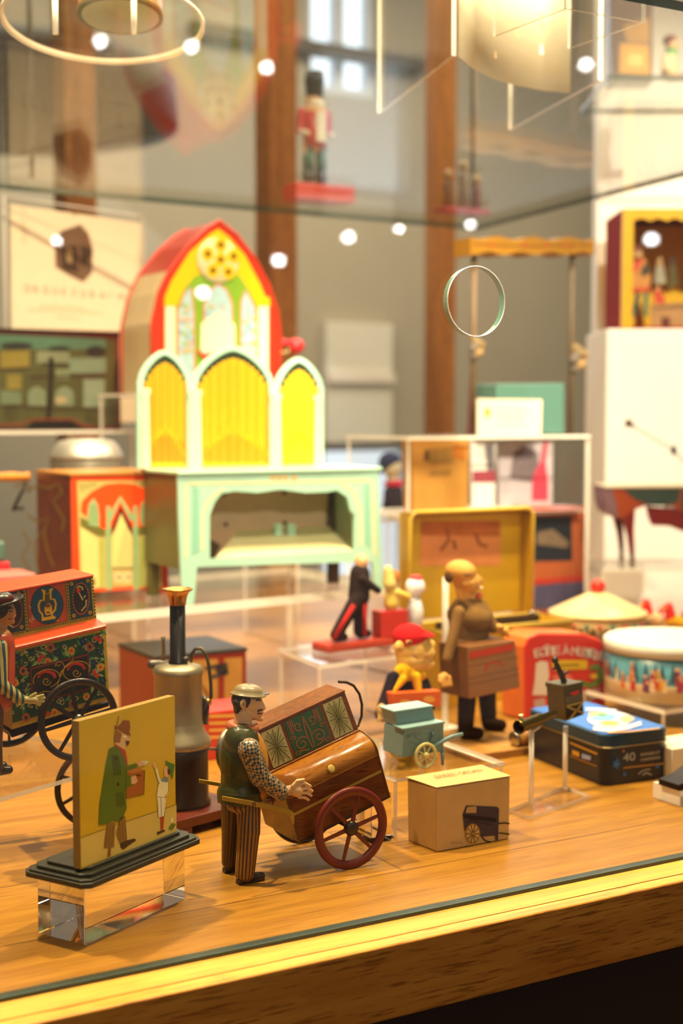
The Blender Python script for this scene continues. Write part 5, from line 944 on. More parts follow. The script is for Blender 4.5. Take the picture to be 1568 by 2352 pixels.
# ------------------------------------------------------------------ open yellow case
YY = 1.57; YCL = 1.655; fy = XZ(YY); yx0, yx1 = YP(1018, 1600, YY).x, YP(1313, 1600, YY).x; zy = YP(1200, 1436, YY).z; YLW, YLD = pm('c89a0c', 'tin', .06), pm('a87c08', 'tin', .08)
r = thing('yellow_record_case', 'open yellow metal case with pink label inside its raised lid', 'toy gramophone case', ((yx0 + yx1) / 2, YY + .04, 0))
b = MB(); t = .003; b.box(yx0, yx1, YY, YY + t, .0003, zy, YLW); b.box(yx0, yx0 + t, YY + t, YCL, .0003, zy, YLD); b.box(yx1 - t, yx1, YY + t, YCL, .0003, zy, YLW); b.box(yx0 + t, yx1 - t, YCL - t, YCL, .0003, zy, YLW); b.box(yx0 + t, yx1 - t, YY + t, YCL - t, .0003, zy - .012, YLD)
b.tube([V((yx0, YY, zy)), V((yx1, YY, zy)), V((yx1, YCL, zy)), V((yx0, YCL, zy))], .003, pm('d8b44c', 'tin'), 8, True); b.build('case_body', r)
b = MB(); b.box(yx0 + .03, yx1 - .02, YCL - .035, YCL - .02, zy - .012, zy + .004, pm('2c2018', 'tin')); b.ell(V((yx1 - .03, YCL - .03, zy + .006)), .005, pm('8a8074', 'metal')); b.build('tone_arm', r)
for z0_ in (zy - .02, .0355): b = MB(); b.box(yx0 + .085, yx0 + .112, YY - .0012, YY, z0_, z0_ + .006, pm('2c5c1c', 'tin')); b.build('clasp', r)
lx0_, lx1_ = YP(944, 1300, YCL).x, YP(1224, 1300, YCL).x; zl = YP(1080, 1172, YCL).z
b = MB(); b.box(lx0_, lx1_, YCL + .028, YCL + .031, zy + .001, zl, YLW); t = .003
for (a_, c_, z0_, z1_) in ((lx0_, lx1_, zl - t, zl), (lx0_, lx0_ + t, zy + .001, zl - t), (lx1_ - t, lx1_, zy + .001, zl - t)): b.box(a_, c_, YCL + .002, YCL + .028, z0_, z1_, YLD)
b.tube([V((lx0_, YCL + .002, zy + .001)), V((lx0_, YCL + .002, zl - .008)), V((lx0_ + .008, YCL + .002, zl)), V((lx1_ - .008, YCL + .002, zl)), V((lx1_, YCL + .002, zl - .008)), V((lx1_, YCL + .002, zy + .001))], .0028, pm('d8b030', 'tin'), 8); b.build('lid', r)
flb = XZ(YCL + .0279); b = MB(); b.flat(flb, [(966, 1196), (1148, 1196), (1148, 1298), (963, 1300)], pm('d88850', 'paper', .12), .0005); b.flat(flb, [(966, 1196), (1148, 1196), (1148, 1232), (966, 1230)], pm('b0602c', 'paper', .3), .0008)
for P in ([(1025, 1215), (1030, 1240), (1010, 1265)], [(1090, 1225), (1100, 1250), (1118, 1255)], [(1040, 1240), (1045, 1262)]): b.line(flb, P, 7, pm('8a4a28', 'paper'), .0011)
b.build('paper_label', r, recalc=False)
# ------------------------------------------------------------------ red music box tin
YM2 = 1.445; fm2 = XZ(YM2); k5b = K(3.664, 1140, 1400)
Pm = [(1205, 1655), (1203, 1486), (1212, 1464), (1236, 1454), (1340, 1455), (1378, 1468), (1392, 1492), (1391, 1645)]
Pw = [fm2.px(*p) for p in Pm]; Pw[0].z = Pw[-1].z = .0003
r = thing('red_music_tin', 'red rounded tin lettered BOÎTE À MUSIQUE with white figure and green snake print', 'music box tin', ((Pw[0].x + Pw[-1].x) / 2, YM2 + .03, 0))
RDM = pm('c8281c', 'tin', .06); b = MB(); b.prism(Pw, (0, .05, 0), RDM, pm('d86a24', 'tin')); b.build('tin_body', r, bevel=.003, seg=3)
b = MB(); g_ = lambda P, m, c=.0006: b.flat(fm2, k5b(P), m, c); WT = pm('d8ccc0', 'tin', .05)
for i, ch in enumerate('BOÎTE À MUSIQUE'):
    if ch == ' ': continue
    t_ = i / 14; x, y = 318 + 540 * t_, 408 - 30 * math.sin(math.pi * t_) + 12 * t_; ang = .16 * math.cos(math.pi * t_) * 1.0
    p = fm2.px(*k5b([(x, y)])[0], .0008); b.text(ch, p, V((math.cos(ang), 0, math.sin(ang))), V((-math.sin(ang), 0, math.cos(ang))), .0165, WT, .0125)
g_([(460, 425), (760, 425), (760, 500), (470, 510)], pm('d8b010', 'tin')); b.line(fm2, k5b([(530, 468), (690, 462)]), 3, pm('5a5010', 'tin'), .0009)
g_([(330, 450), (370, 430), (430, 440), (440, 560), (420, 640), (450, 720), (300, 720), (320, 600)], WT); g_([(310, 760), (400, 740), (420, 860), (320, 880)], pm('b89c94', 'tin')); g_([(700, 690), (870, 660), (870, 720), (760, 780), (640, 800)], pm('b8a494', 'tin'))
GRS = pm('5c7c2c', 'tin'); b.line(fm2, k5b([(780, 490), (850, 480), (880, 530), (860, 610), (780, 640), (700, 610), (640, 640), (600, 700)]), 12, GRS, .0009); b.line(fm2, k5b([(780, 560), (840, 570), (850, 530)]), 9, GRS, .0009); b.oval(fm2, k5b([(815, 560)])[0], 8, 6, pm('d8a818', 'tin'), .0012)
g_([(460, 560), (560, 530), (640, 560), (620, 640), (520, 660)], pm('d86a54', 'tin'), .0007)
b.build('front_print', r, recalc=False)
# ------------------------------------------------------------------ round winter tin on a clear plate
dR = 1.86; pr0 = C0 + ray(1536, 1530) * dR; sR = dR / F; Rr = 146 * sR; zr = lambda y: ZC - (y - 950) * sR; ZRB = .032
px0 = V((pr0.x - .085, pr0.y - .085, 0)); sheet_box('acrylic_plate', [px0, px0 + V((.2, 0, 0)), px0 + V((.2, .18, 0)), px0 + V((0, .18, 0))], ZRB, 'clear acrylic plate lifting the round blue winter tin', .006, 0, (0, 1, 0, 1))
r = thing('round_winter_tin', 'round tin with white lid and blue snowy band of little coloured people', 'round tin', (pr0.x, pr0.y, ZRB)); ctr = V((pr0.x, pr0.y, 0)); zl0 = zr(1482)
b = MB(); b.lathe([(Rr, ZRB), (Rr, ZRB + .022), (Rr, zl0)], ctr, (0, 0, 1), pm('5c98a8', 'tin', .1), 64, True, [pm('d8c49c', 'tin', .08), pm('4c8494', 'tin', .25, 25)]); b.build('drum', r)
b = MB(); b.lathe([(Rr + .002, zl0 - .004), (Rr + .002, zl0 + .010), (Rr - .002, zl0 + .013), (Rr - .01, zl0 + .0115), (0, zl0 + .012)], ctr, (0, 0, 1), pm('d4d4c8', 'tin', .05), 64); b.build('lid', r)
b = MB()
def cylp(a_, z): return V((ctr.x + (Rr + .0006) * math.cos(a_), ctr.y + (Rr + .0006) * math.sin(a_), z))
a0_ = math.atan2(-ctr.y, -ctr.x)
for i in range(46):
    a_ = a0_ + rn.uniform(-1.5, 1.5); z = ZRB + rn.uniform(.012, .030); w_, h_ = rn.uniform(.03, .06), rn.uniform(.008, .016); m = pm(rn.choice(['b82c1c', 'c8601c', 'e0d0a8', '24304c', '8a3050', 'c89a2c', 'd8b48c', 'b02030']), 'tin')
    b.poly([cylp(a_ - w_, z), cylp(a_ + w_, z), cylp(a_ + w_ * .7, z + h_), cylp(a_, z + h_ * 1.25), cylp(a_ - w_ * .7, z + h_)], m); b.poly([cylp(a_ + .028 * math.cos(q), z + h_ * 1.35 + .0026 * math.sin(q)) * 1 + (cylp(a_, z) - ctr).normalized() * 0 for q in [k * .785 for k in range(8)]], pm('d8a070', 'tin'))
for i in range(16):
    a_ = a0_ + rn.uniform(-1.5, 1.5); z = zl0 - .021; b.poly([cylp(a_ - .05, z - .012), cylp(a_ + .05, z - .012), cylp(a_, z + .012)], pm('2c5468', 'tin', .2))
b.build('printed_band', r, recalc=False)
# carousel behind
dC = 2.12; pcar = C0 + ray(1372, 1400) * dC; sC = dC / F; zc = lambda y: ZC - (y - 950) * sC; c0_ = V((pcar.x, pcar.y, 0)); CRC = pm('d8bc84', 'plastic', .06)
r = thing('toy_carousel', 'toy carousel with cream cone roof, scalloped edge and red ball on top', 'toy carousel', c0_)
Rc = 112 * sC; b = MB(); b.lathe([(0, zc(1356)), (Rc * .25, zc(1363)), (Rc, zc(1402)), (Rc * 1.02, zc(1406)), (Rc, zc(1409)), (Rc * .6, zc(1402))], c0_, (0, 0, 1), CRC, 48); b.build('roof', r)
b = MB(); b.ell(V((c0_.x, c0_.y, zc(1346))), 17 * sC, pm('d82810', 'plastic')); b.build('roof_ball', r)
b = MB()
for k in range(24):
    a0, a1 = 2 * math.pi * k / 24, 2 * math.pi * (k + 1) / 24; P = []
    for j in range(9): a_ = a0 + (a1 - a0) * j / 8; P.append(V((c0_.x + Rc * .98 * math.cos(a_), c0_.y + Rc * .98 * math.sin(a_), zc(1422) - .012 * math.sin(math.pi * j / 8))))
    P += [V((c0_.x + Rc * .98 * math.cos(a1), c0_.y + Rc * .98 * math.sin(a1), zc(1404))), V((c0_.x + Rc * .98 * math.cos(a0), c0_.y + Rc * .98 * math.sin(a0), zc(1404)))]; b.poly(P, CRC)
    a_ = (a0 + a1) / 2; b.ell(V((c0_.x + Rc * .985 * math.cos(a_), c0_.y + Rc * .985 * math.sin(a_), zc(1426))), .0042, pm(('2c6050', 'a83a2c')[k % 2], 'plastic'), None, 8, 6)
b.build('scalloped_edge', r, recalc=False)
b = MB(); b.lathe([(.012, .012), (.012, zc(1405))], c0_, (0, 0, 1), pm('d8d4cc', 'plastic'), 20); b.build('centre_pole', r); b = MB(); b.lathe([(Rc, .0004), (Rc, .010), (Rc * .97, .012), (0, .012)], c0_, (0, 0, 1), CRC, 48); b.build('base', r)
for k in range(8):
    a_ = 2 * math.pi * k / 8 + .3; q = V((c0_.x + Rc * .7 * math.cos(a_), c0_.y + Rc * .7 * math.sin(a_), 0)); m = pm(('8a1c14', '1c4a34', 'c88a14', 'd8d8e0')[k % 4], 'plastic'); tn = V((-math.sin(a_), math.cos(a_), 0))
    b = MB(); b.tube([q + V((0, 0, .012)), q + V((0, 0, zc(1404)))], .002, pm('d8c89c', 'plastic'), 8); b.build('pole', r); b = MB(); h = V((0, 0, .052)); b.cap(q + h - tn * .012, q + h + tn * .010, .009, .009, m); b.cap(q + h + tn * .012, q + h + tn * .02 + V((0, 0, .016)), .006, .0045, m); b.cap(q + h + tn * .02 + V((0, 0, .016)), q + h + tn * .028 + V((0, 0, .012)), .0042, .003, m)
    for (s_, e_) in ((-.012, -.016), (.010, .015)): b.cap(q + h + tn * s_, q + tn * e_ + V((0, 0, .026)), .004, .003, m)
    b.build('horse', r)
# two small bird toys beyond the round tin
for i, (x, h) in enumerate(((1494, 1402), (1546, 1410))):
    d = 2.16; p = C0 + ray(x, h) * d; g0 = V((p.x, p.y, 0)); z = p.z
    r = thing('toy_bird', ('red and cream toy bird on a stick beside the carousel', 'red and yellow toy bird on a stick behind the round winter tin')[i], 'toy bird', g0, 'toy birds on sticks')
    b = MB(); b.lathe([(.016, .0003), (.016, .005), (.003, .006), (.003, z - .015)], g0, (0, 0, 1), pm('d8a848', 'plastic'), 20); b.build('stand', r)
    b = MB(); R2 = pm('d8281c', 'plastic'); Y2 = pm(('d8b888', 'd8a010')[i], 'plastic'); b.cap(V((p.x + .008, p.y, z - .016)), V((p.x - .004, p.y, z - .010)), .013, .011, Y2); b.cap(V((p.x - .006, p.y, z - .006)), V((p.x - .010, p.y, z + .012)), .009, .007, R2); b.cap(V((p.x - .010, p.y, z + .012)), V((p.x - .020, p.y, z + .010)), .004, .001, pm('d8a010', 'plastic')); b.cap(V((p.x + .012, p.y, z - .012)), V((p.x + .026, p.y, z + .004)), .006, .003, R2); b.build('body', r, remesh=.0016, smooth=1)
# ------------------------------------------------------------------ dark blue tin
b = MB(); TA = G(1397, 1806); zT = .395 - .395 * 0; ang = .02
ut = V((1, -.05, 0)).normalized(); vt = V((.10, 1, 0)).normalized(); TWd, TDp = .088, .155; fT = Fr(TA, ut, (0, 0, 1)); ZTb = fT.px(1400, 1716).z; ZTt = fT.px(1400, 1690).z; T0 = TA + ut * -.006
r = thing('blue_biscuit_tin', 'dark blue rectangular tin with bright blue lid and a large number 40', 'biscuit tin', T0 + ut * TWd / 2 + vt * TDp / 2)
def rrect(o, w, d, rad, z, n=5):
    P = []
    for (cx_, cy_, s0) in ((rad, rad, math.pi), (w - rad, rad, 1.5 * math.pi), (w - rad, d - rad, 0), (rad, d - rad, .5 * math.pi)):
        for k in range(n + 1): q = s0 + .5 * math.pi * k / n; p = o + ut * (cx_ + rad * math.cos(q)) + vt * (cy_ + rad * math.sin(q)); P.append(V((p.x, p.y, z)))
    return P
NVB, BLT, LIDB = pm('0e1a2c', 'tin', .15), pm('1c6cc8', 'tin', .06), pm('0e3448', 'tin', .1)
b.prism(rrect(T0, TWd, TDp, .012, .0004), (0, 0, ZTb - .0004), NVB); b.build('tin_body', r, bevel=.0008)
b = MB(); oL = T0 - ut * .0008 - vt * .0008; b.prism(rrect(oL, TWd + .0016, TDp + .0016, .0125, ZTb + .0002), (0, 0, ZTt - ZTb), LIDB); b.prism(rrect(oL + ut * .003 + vt * .003, TWd - .0044, TDp - .0044, .010, ZTt), (0, 0, .0012), BLT); b.build('lid', r, bevel=.0008)
b = MB(); Pt = rrect(oL - ut * .0004 - vt * .0004, TWd + .0024, TDp + .0024, .0128, ZTb - .001); b.tube(Pt, .0009, pm('b8a880', 'metal'), 8, True); b.build('rim', r)
fT = Fr(T0 - vt * .0004, ut, (0, 0, 1)); b = MB(); zv = V((0, 0, 1)); SLV, GDT = pm('b8b8b8', 'tin'), pm('c08a30', 'tin')
tx = lambda s_, x, y, sz, m, w=None: b.text(s_, fT.px(*k5b([(x, y)])[0], .0004), ut, zv, sz, m, w)
tx('40', 1062, 1280, .0125, SLV, .016); tx('RONDES ET', 1212, 1232, .0042, pm('d8c8b8', 'tin'), .026); tx('CHANSONS', 1212, 1276, .0042, pm('d8c8b8', 'tin'), .026)
b.line(fT, k5b([(1062, 1332), (1430, 1292)]), 3, GDT, .0006); b.line(fT, k5b([(1190, 1385), (1215, 1362), (1240, 1350), (1290, 1342)]), 2, SLV, .0006); b.line(fT, k5b([(1225, 1392), (1260, 1372), (1300, 1390)]), 2.5, SLV, .0006)
for (x, y, s_) in ((1005, 1300, 12), (1072, 1385, 6), (1350, 1315, 7), (1010, 1270, 6)): b.flower(fT, k5b([(x, y)])[0], s_, pm('1c58a0', 'tin'), pm('2c78c0', 'tin'), .0006, 5)
b.flower(fT, k5b([(1065, 1190)])[0], 4, pm('c06024', 'tin'), GDT, .0006, 5); b.build('front_print', r, recalc=False)
fLs = Fr(T0 - ut * .0004, vt, (0, 0, 1)); 
if fLs.n.x > 0: fLs.n = -fLs.n
b = MB(); b.line(fLs, k5b([(620, 1120), (850, 1215)]), 4, GDT, .0006); b.flat(fLs, k5b([(640, 1180), (700, 1200), (700, 1240), (640, 1220)]), GDT, .0006); b.flat(fLs, k5b([(720, 1210), (800, 1235), (790, 1270), (720, 1250)]), pm('8890b8', 'tin'), .0006); b.line(fLs, k5b([(620, 1230), (850, 1320)]), 3, pm('8a5a24', 'tin'), .0006)
b.build('side_print', r, recalc=False)
fTop = Fr(V((0, 0, ZTt + .0013)), (1, 0, 0), (0, 1, 0)); fTop.n = V((0, 0, 1)); b = MB()
b.oval(fTop, (1400, 1652), 52, 18, pm('c8ccd4', 'tin', .1), .0003, 30); b.oval(fTop, (1385, 1648), 30, 9, pm('6ca0d0', 'tin'), .0005); b.oval(fTop, (1362, 1641), 12, 5, pm('d8b080', 'tin'), .0006); b.oval(fTop, (1382, 1642), 10, 4, pm('5c9c4c', 'tin'), .0006); b.oval(fTop, (1440, 1652), 16, 8, pm('d8a880', 'tin'), .0006); b.oval(fTop, (1400, 1662), 22, 5, pm('d8a050', 'tin'), .0006)
b.line(fTop, [(1362, 1674), (1400, 1678), (1440, 1672), (1472, 1662)], 9, pm('d8d0d4', 'tin'), .0007); b.line(fTop, [(1345, 1630), (1380, 1631), (1415, 1634)], 7, pm('c0c8e0', 'tin'), .0007); b.line(fTop, [(1395, 1684), (1440, 1682), (1515, 1674)], 3, GDT, .0007); b.build('lid_print', r, recalc=False)
# ------------------------------------------------------------------ brass barrel and pewter organ on clear rods
bA, bB, bC, bD = G(1168, 1868), G(1216, 1884), G(1353, 1834), G(1296, 1812)
r = thing('twin_rod_stand', 'clear acrylic base with two clear rods holding the brass tube and pewter organ', 'display stand', (bA + bC) / 2)
b = MB(); b.prism([V((p.x, p.y, .0003)) for p in (bA, bB, bC, bD)], (0, 0, .0035), SHEET, EDGE, SHEET); b.build('base_plate', r)
ra_ = G(1219, 1845, .004); rb_2 = G(1297, 1808, .004); zA = YP(1219, 1682, ra_.y).z; zB_ = YP(1297, 1668, rb_2.y).z
for p, z in ((ra_, zA), (rb_2, zB_)):
    b = MB(); b.tube([p, V((p.x, p.y, z))], .0026, EDGE, 16); b.build('rod', r)
b = MB(); pA = V((ra_.x, ra_.y, zA)); b.tube([pA + V((-.006, 0, .005)), pA + V((-.003, 0, .001)), pA], .0012, EDGE, 8); b.tube([pA, pA + V((.012, .003, .003)), pA + V((.017, .006, .012))], .0012, EDGE, 8); b.build('cradle', r)
t0, t1 = YP(1190, 1673, ra_.y - .006), YP(1276, 1641, ra_.y + .012); axt = (t1 - t0).normalized(); Lb = (t1 - t0).length
t0.z += .001; t1.z += .001
r = thing('brass_tube', 'small brass tube with dark open end resting on a clear rod', 'brass tube', t0)
b = MB(); b.lathe([(.0068, 0), (.0072, .0005), (.0072, .003), (.0064, .005), (.0062, Lb * .55), (.0048, Lb * .62), (.0042, Lb * .95), (.0032, Lb), (0, Lb)], t0, axt, pm('7a6828', 'metal', .15), 28, True, None, False); b.build('tube', r); b = MB(); b.lathe([(.0066, .0004), (.0052, .004), (.0048, .02), (0, .021)], t0, axt, pm('241408', 'matte'), 24, True, None, False); b.build('bore', r)
b = MB(); pt = YP(1196, 1642, ra_.y - .006); b.tube([t0 + axt * .006, pt], .0022, pm('c8a878', 'metal'), 10); b.build('lever', r)
YPW = rb_2.y; fpw = XZ(YPW - .010); r = thing('pewter_street_organ', 'tiny grey pewter street organ with yellow crossed panel and a little figure on top', 'miniature organ', (rb_2.x, rb_2.y, zB_)); PEW = pm('5c5434', 'dull', .3, 90)
b = MB(); k5q = lambda P: [fpw.px(*q) for q in k5b(P)]; fz = k5q([(565, 660), (722, 625), (735, 885), (585, 940)]); b.prism(fz, (-.004, .024, 0), PEW); b.prism([p + V((0, -.001, 0)) for p in k5q([(560, 640), (725, 605), (725, 640), (562, 680)])], (-.004, .026, 0), PEW); b.build('organ_case', r, bevel=.0006)
b = MB(); b.flat(fpw, k5b([(605, 700), (690, 675), (685, 705), (640, 722)]), pm('c8201c', 'tin'), .0012); b.flat(fpw, k5b([(585, 820), (715, 780), (725, 880), (595, 920)]), pm('1c1810', 'tin'), .0012)
for P in ([(580, 815), (730, 870)], [(600, 930), (720, 780)], [(578, 812), (722, 775)]): b.line(fpw, k5b(P), 4, pm('b0903c', 'tin'), .0016)
for i in range(9): x = 580 + 15 * i; b.line(fpw, k5b([(x, 735 - i * 3.4), (x + 3, 790 - i * 3.4)]), 1.2, pm('8a8054', 'tin'), .0014)
b.build('front_print', r, recalc=False)
b = MB(); m5 = lambda x, y: YP(*k5b([(x, y)])[0], YPW); FGM = pm('3a3420', 'dull'); b.cap(m5(565, 600), m5(540, 540), .0034, .003, FGM); b.cap(m5(540, 540), m5(500, 450), .0032, .0026, FGM); b.ell(m5(492, 425), .0038, FGM); b.cap(m5(545, 560), m5(600, 520), .0022, .0016, FGM); b.cap(m5(515, 470), m5(478, 500), .002, .0014, FGM); b.cap(m5(566, 600), m5(566, 640), .0026, .0026, FGM); b.build('standing_figure', r, remesh=.0008, smooth=1)
# right edge pieces
p = G(1575, 1850); r = thing('dark_toy_piece', 'dark toy piece on a clear block at the right edge of the counter', 'toy', (p.x, p.y, 0))
b = MB(); b.box(p.x - .008, p.x + .05, p.y, p.y + .04, .0003, .016, SHEET, EDGE); b.build('clear_block', r); b = MB(); b.prism([V((p.x - .012, p.y - .002, .0165)), V((p.x + .05, p.y - .002, .0165)), V((p.x + .05, p.y - .002, .045)), V((p.x + .005, p.y - .002, .026)), V((p.x - .012, p.y - .002, .023))], (0, .03, 0), pm('241c18', 'dull')); b.build('dark_body', r, bevel=.001)
p = G(1543, 1792); b = MB(); b.box(p.x, p.x + .08, p.y, p.y + .05, .0003, .034, pm('e0d4b8', 'paper', .05)); tag(b.build('cream_box', bevel=.001), 'plain cream box at the right edge behind the dark blue tin', 'box')
# ------------------------------------------------------------------ clear riser with the red mechanical toy
ZQ = .096; FLq, BLq, FRq = G(735, 1527, ZQ), G(638, 1488, ZQ), G(945, 1500, ZQ); BRq = FRq + BLq - FLq
sheet_box('acrylic_riser', [V((q.x, q.y, 0)) for q in (FLq, FRq, BRq, BLq)], ZQ, 'clear acrylic riser carrying the red-based mechanical toy', .005, 0, (1, 1, 0, 1))
cq = (FLq + BRq) / 2; uq = (FRq - FLq).normalized(); vq = V((-uq.y, uq.x, 0)); RB3 = pm('a8341c', 'plastic', .15)
oq = G(752, 1502, ZQ); r = thing('mechanical_stage_toy', 'red-based toy with a dark-trousered figure beside a small red organ and yellow figure', 'mechanical toy', oq + uq * .06)
b = MB(); b.obox(oq + V((0, 0, .0003)), uq * .128, vq * .036, (0, 0, .011), RB3); b.build('base', r, bevel=.003); zq = ZQ + .0115
pq = lambda x, y, d=0: YP(x, y, oq.y + .018 + d); sq = 2.0 / F * .96
b = MB(); DT_ = pm('2c2020', 'cloth')
for (xa, ya, xb, yb, dd) in ((822, 1370, 772, 1476, -.004), (828, 1370, 826, 1476, .006)): a = pq(xa, ya, dd); c = pq(xb, yb, dd); c.z = zq + .009; b.cap(a, c, 17 * sq, 14 * sq, DT_); b.cap(V((c.x, c.y, zq + .0062)), V((c.x + .012, c.y, zq + .0055)), .006, .005, DT_)
b.cap(pq(824, 1370), pq(826, 1318), 24 * sq, 22 * sq, DT_); b.ell(pq(830, 1290), (15 * sq, .010, 17 * sq), pm('d8a878', 'plastic')); b.cap(pq(832, 1330, -.012), pq(868, 1356, -.014), 9 * sq, 8 * sq, DT_); b.build('standing_figure', r, remesh=.0015, smooth=1)
b = MB()
for (xa, ya, xb, yb, dd) in ((812, 1390, 766, 1468, -.016), (836, 1385, 838, 1460, -.008)): b.tube([pq(xa, ya, dd - .001), pq(xb, yb, dd - .001)], .003, pm('a82420', 'cloth'), 8)
b.build('trouser_stripe', r)
b = MB(); x0 = pq(868, 1470).x; b.box(x0, x0 + .042, oq.y + .012, oq.y + .034, zq, zq + .034, pm('b8281c', 'plastic')); b.build('small_organ', r, bevel=.001)
b = MB(); c = V((x0 + .022, oq.y + .022, zq + .0345)); b.cap(c + V((0, 0, .008)), c + V((0, 0, .024)), .010, .008, pm('d8b450', 'plastic')); b.ell(c + V((.002, 0, .040)), (.011, .010, .012), pm('a8642c', 'plastic')); b.cap(c + V((.006, -.006, .022)), c + V((.022, -.008, .016)), .005, .004, pm('d8b450', 'plastic')); b.cap(c + V((-.004, -.003, .034)), c + V((-.006, -.002, .052)), .009, .006, pm('d8c070', 'plastic')); b.build('seated_figure', r, remesh=.0015, smooth=1)
b = MB(); c2_ = V((x0 + .058, oq.y + .02, zq)); b.lathe([(.007, 0), (.011, .03), (.006, .05)], c2_, (0, 0, 1), pm('e0dce0', 'plastic'), 20); b.ell(c2_ + V((0, 0, .062)), (.013, .012, .014), pm('e8e4ea', 'plastic')); b.ell(c2_ + V((0, -.001, .074)), (.009, .009, .004), pm('b82424', 'plastic')); b.build('clown_figure', r)
# ------------------------------------------------------------------ clear case with old packets
YCs = 1.93; fx0, fx1 = YP(938, 1100, YCs).x, YP(1354, 1100, YCs).x; ZCs = YP(1150, 1001, YCs).z; ZMd = YP(1100, 1180, YCs).z
rc = sheet_box('acrylic_case', [V((fx0, YCs, 0)), V((fx1, YCs, 0)), V((fx1, YCs + .2, 0)), V((fx0, YCs + .2, 0))], ZCs, 'tall clear acrylic case holding the tan packet, pale cards and dark-fronted box', .005, 0, (1, 1, 0, 1))
b = MB(); b.box(fx0 + .0055, fx1 - .0055, YCs + .0055, YCs + .195, ZMd - .005, ZMd, SHEET, EDGE); b.build('middle_shelf', rc)
fcs = lambda d=0: XZ(YCs + d)
def cardbox(name, pts, d, t, m, label, cat, z0=None, prints=()):
    f = fcs(d); P = [f.px(*p) for p in pts]
    if z0 is not None: P[0].z = z0; P[1].z = z0
    c = (P[0] + P[1]) / 2; r = thing(name, label, cat, c); b = MB(); b.prism(P, (0, t, 0), m); b.build('body', r, bevel=min(.001, t * .3)); 
    if prints:
        b = MB()
        for i, (Q, mm) in enumerate(prints): b.flat(f, Q, mm, .0004 + .0002 * i)
        b.build('front_print', r, recalc=False)
    return r
cardbox('paper_packet', [(950, 1178), (1074, 1178), (1078, 1008), (944, 1010)], .02, .03, pm('b07c34', 'paper', .12, 20), 'upright tan paper packet with faded print in the clear case', 'packet', ZMd + .0003, [([(974, 1035), (990, 1030), (990, 1060), (972, 1058)], pm('5a3c1c', 'paper')), ([(985, 1030), (1040, 1028), (1042, 1062), (985, 1064)], pm('8a6428', 'paper')), ([(1040, 1020), (1068, 1024), (1068, 1058), (1040, 1052)], pm('a05c14', 'paper')), ([(985, 1082), (1035, 1080), (1035, 1090), (985, 1092)], pm('8a6428', 'paper'))])
cardbox('picture_card', [(1084, 1176), (1136, 1176), (1140, 1012), (1082, 1014)], .06, .004, pm('d4ccc8', 'paper', .05), 'pale picture card with dark red patch beside the tan packet', 'card', ZMd + .0003, [([(1084, 1082), (1138, 1080), (1138, 1108), (1084, 1108)], pm('8a3844', 'paper', .3)), ([(1112, 1022), (1134, 1018), (1136, 1080), (1118, 1082)], pm('6a6468', 'paper', .3))])
cardbox('photo_card', [(1146, 1176), (1268, 1176), (1270, 1010), (1144, 1012)], .09, .004, pm('b0a4a8', 'paper', .1), 'grey photo card with dark figure and pink bottle shape in the clear case', 'card', ZMd + .0003, [([(1170, 1100), (1178, 1040), (1205, 1022), (1235, 1040), (1240, 1110)], pm('6a5c60', 'paper', .4)), ([(1220, 1150), (1222, 1095), (1240, 1060), (1248, 1012), (1258, 1012), (1252, 1060), (1258, 1100), (1258, 1150)], pm('b83a4c', 'paper', .1))])
cardbox('framed_box', [(1224, 1400), (1346, 1400), (1344, 1164), (1222, 1166)], .03, .06, pm('a8552c', 'tin', .1), 'orange-edged box with dark picture front standing low in the clear case', 'tin box', .0003, [([(1226, 1186), (1312, 1184), (1314, 1288), (1226, 1290)], pm('1c2028', 'tin', .4, 30)), ([(1232, 1222), (1268, 1215), (1306, 1245), (1300, 1258), (1230, 1250)], pm('7a6450', 'tin', .4)), ([(1224, 1332), (1342, 1322), (1342, 1332), (1224, 1342)], pm('b82c24', 'tin')), ([(1224, 1345), (1342, 1335), (1342, 1395), (1224, 1400)], pm('4a4868', 'tin', .5)), ([(1222, 1166), (1344, 1164), (1344, 1172), (1222, 1174)], pm('b84c44', 'tin', .5))])
# puppet theatre frame on the clear case
YTh = 2.0; zq_ = ZCs + .0003; tp = lambda x, y, d=0: YP(x, y, YTh + d)
r = thing('puppet_theatre', 'empty puppet theatre frame with wavy yellow-brown canopy and green base on the clear case', 'puppet theatre', (tp(1220, 900).x, YTh + .03, zq_))
fth = XZ(YTh); b = MB(); top, bot = [], []
for i in range(41):
    t_ = i / 40; x = 1080 + 285 * t_; top.append(fth.px(x, 545 + 4 * math.sin(t_ * 22) + 4 * t_)); bot.append(fth.px(x, 582 + 4 * math.sin(t_ * 25 + 1)))
b.prism(top + bot[::-1], (0, .05, 0), pm('9c6a10', 'wood', .3, 25)); b.build('canopy', r)
b = MB(); [b.oval(fth, (x, 563), 5, 4, pm('a83c1c', 'wood'), .0005) for x in (1130, 1205, 1255, 1300)]; b.line(fth, [(1085, 560), (1200, 566), (1360, 562)], 5, pm('7a4a0c', 'wood'), .0004); b.build('canopy_print', r, recalc=False)
for x in (1088, 1312):
    b = MB(); p = tp(x, 700, .02); b.tube([V((p.x, p.y, zq_)), V((p.x, p.y, tp(x, 575, .02).z))], .0052, pm('6a5438', 'wood')); b.build('post', r)
b = MB(); P = [tp(1136, 995), tp(1296, 995), tp(1296, 880), tp(1140, 882)]; P[0].z = P[1].z = zq_; b.prism(P, (0, .07, 0), pm('54786a', 'tin', .1)); b.build('base_box', r, bevel=.002)
b = MB(); p, q = tp(1078, 995, .03), tp(1086, 850, .03); p.z = zq_; b.tube([p, q], .0045, pm('8a2432', 'plastic')); b.build('red_rod', r)
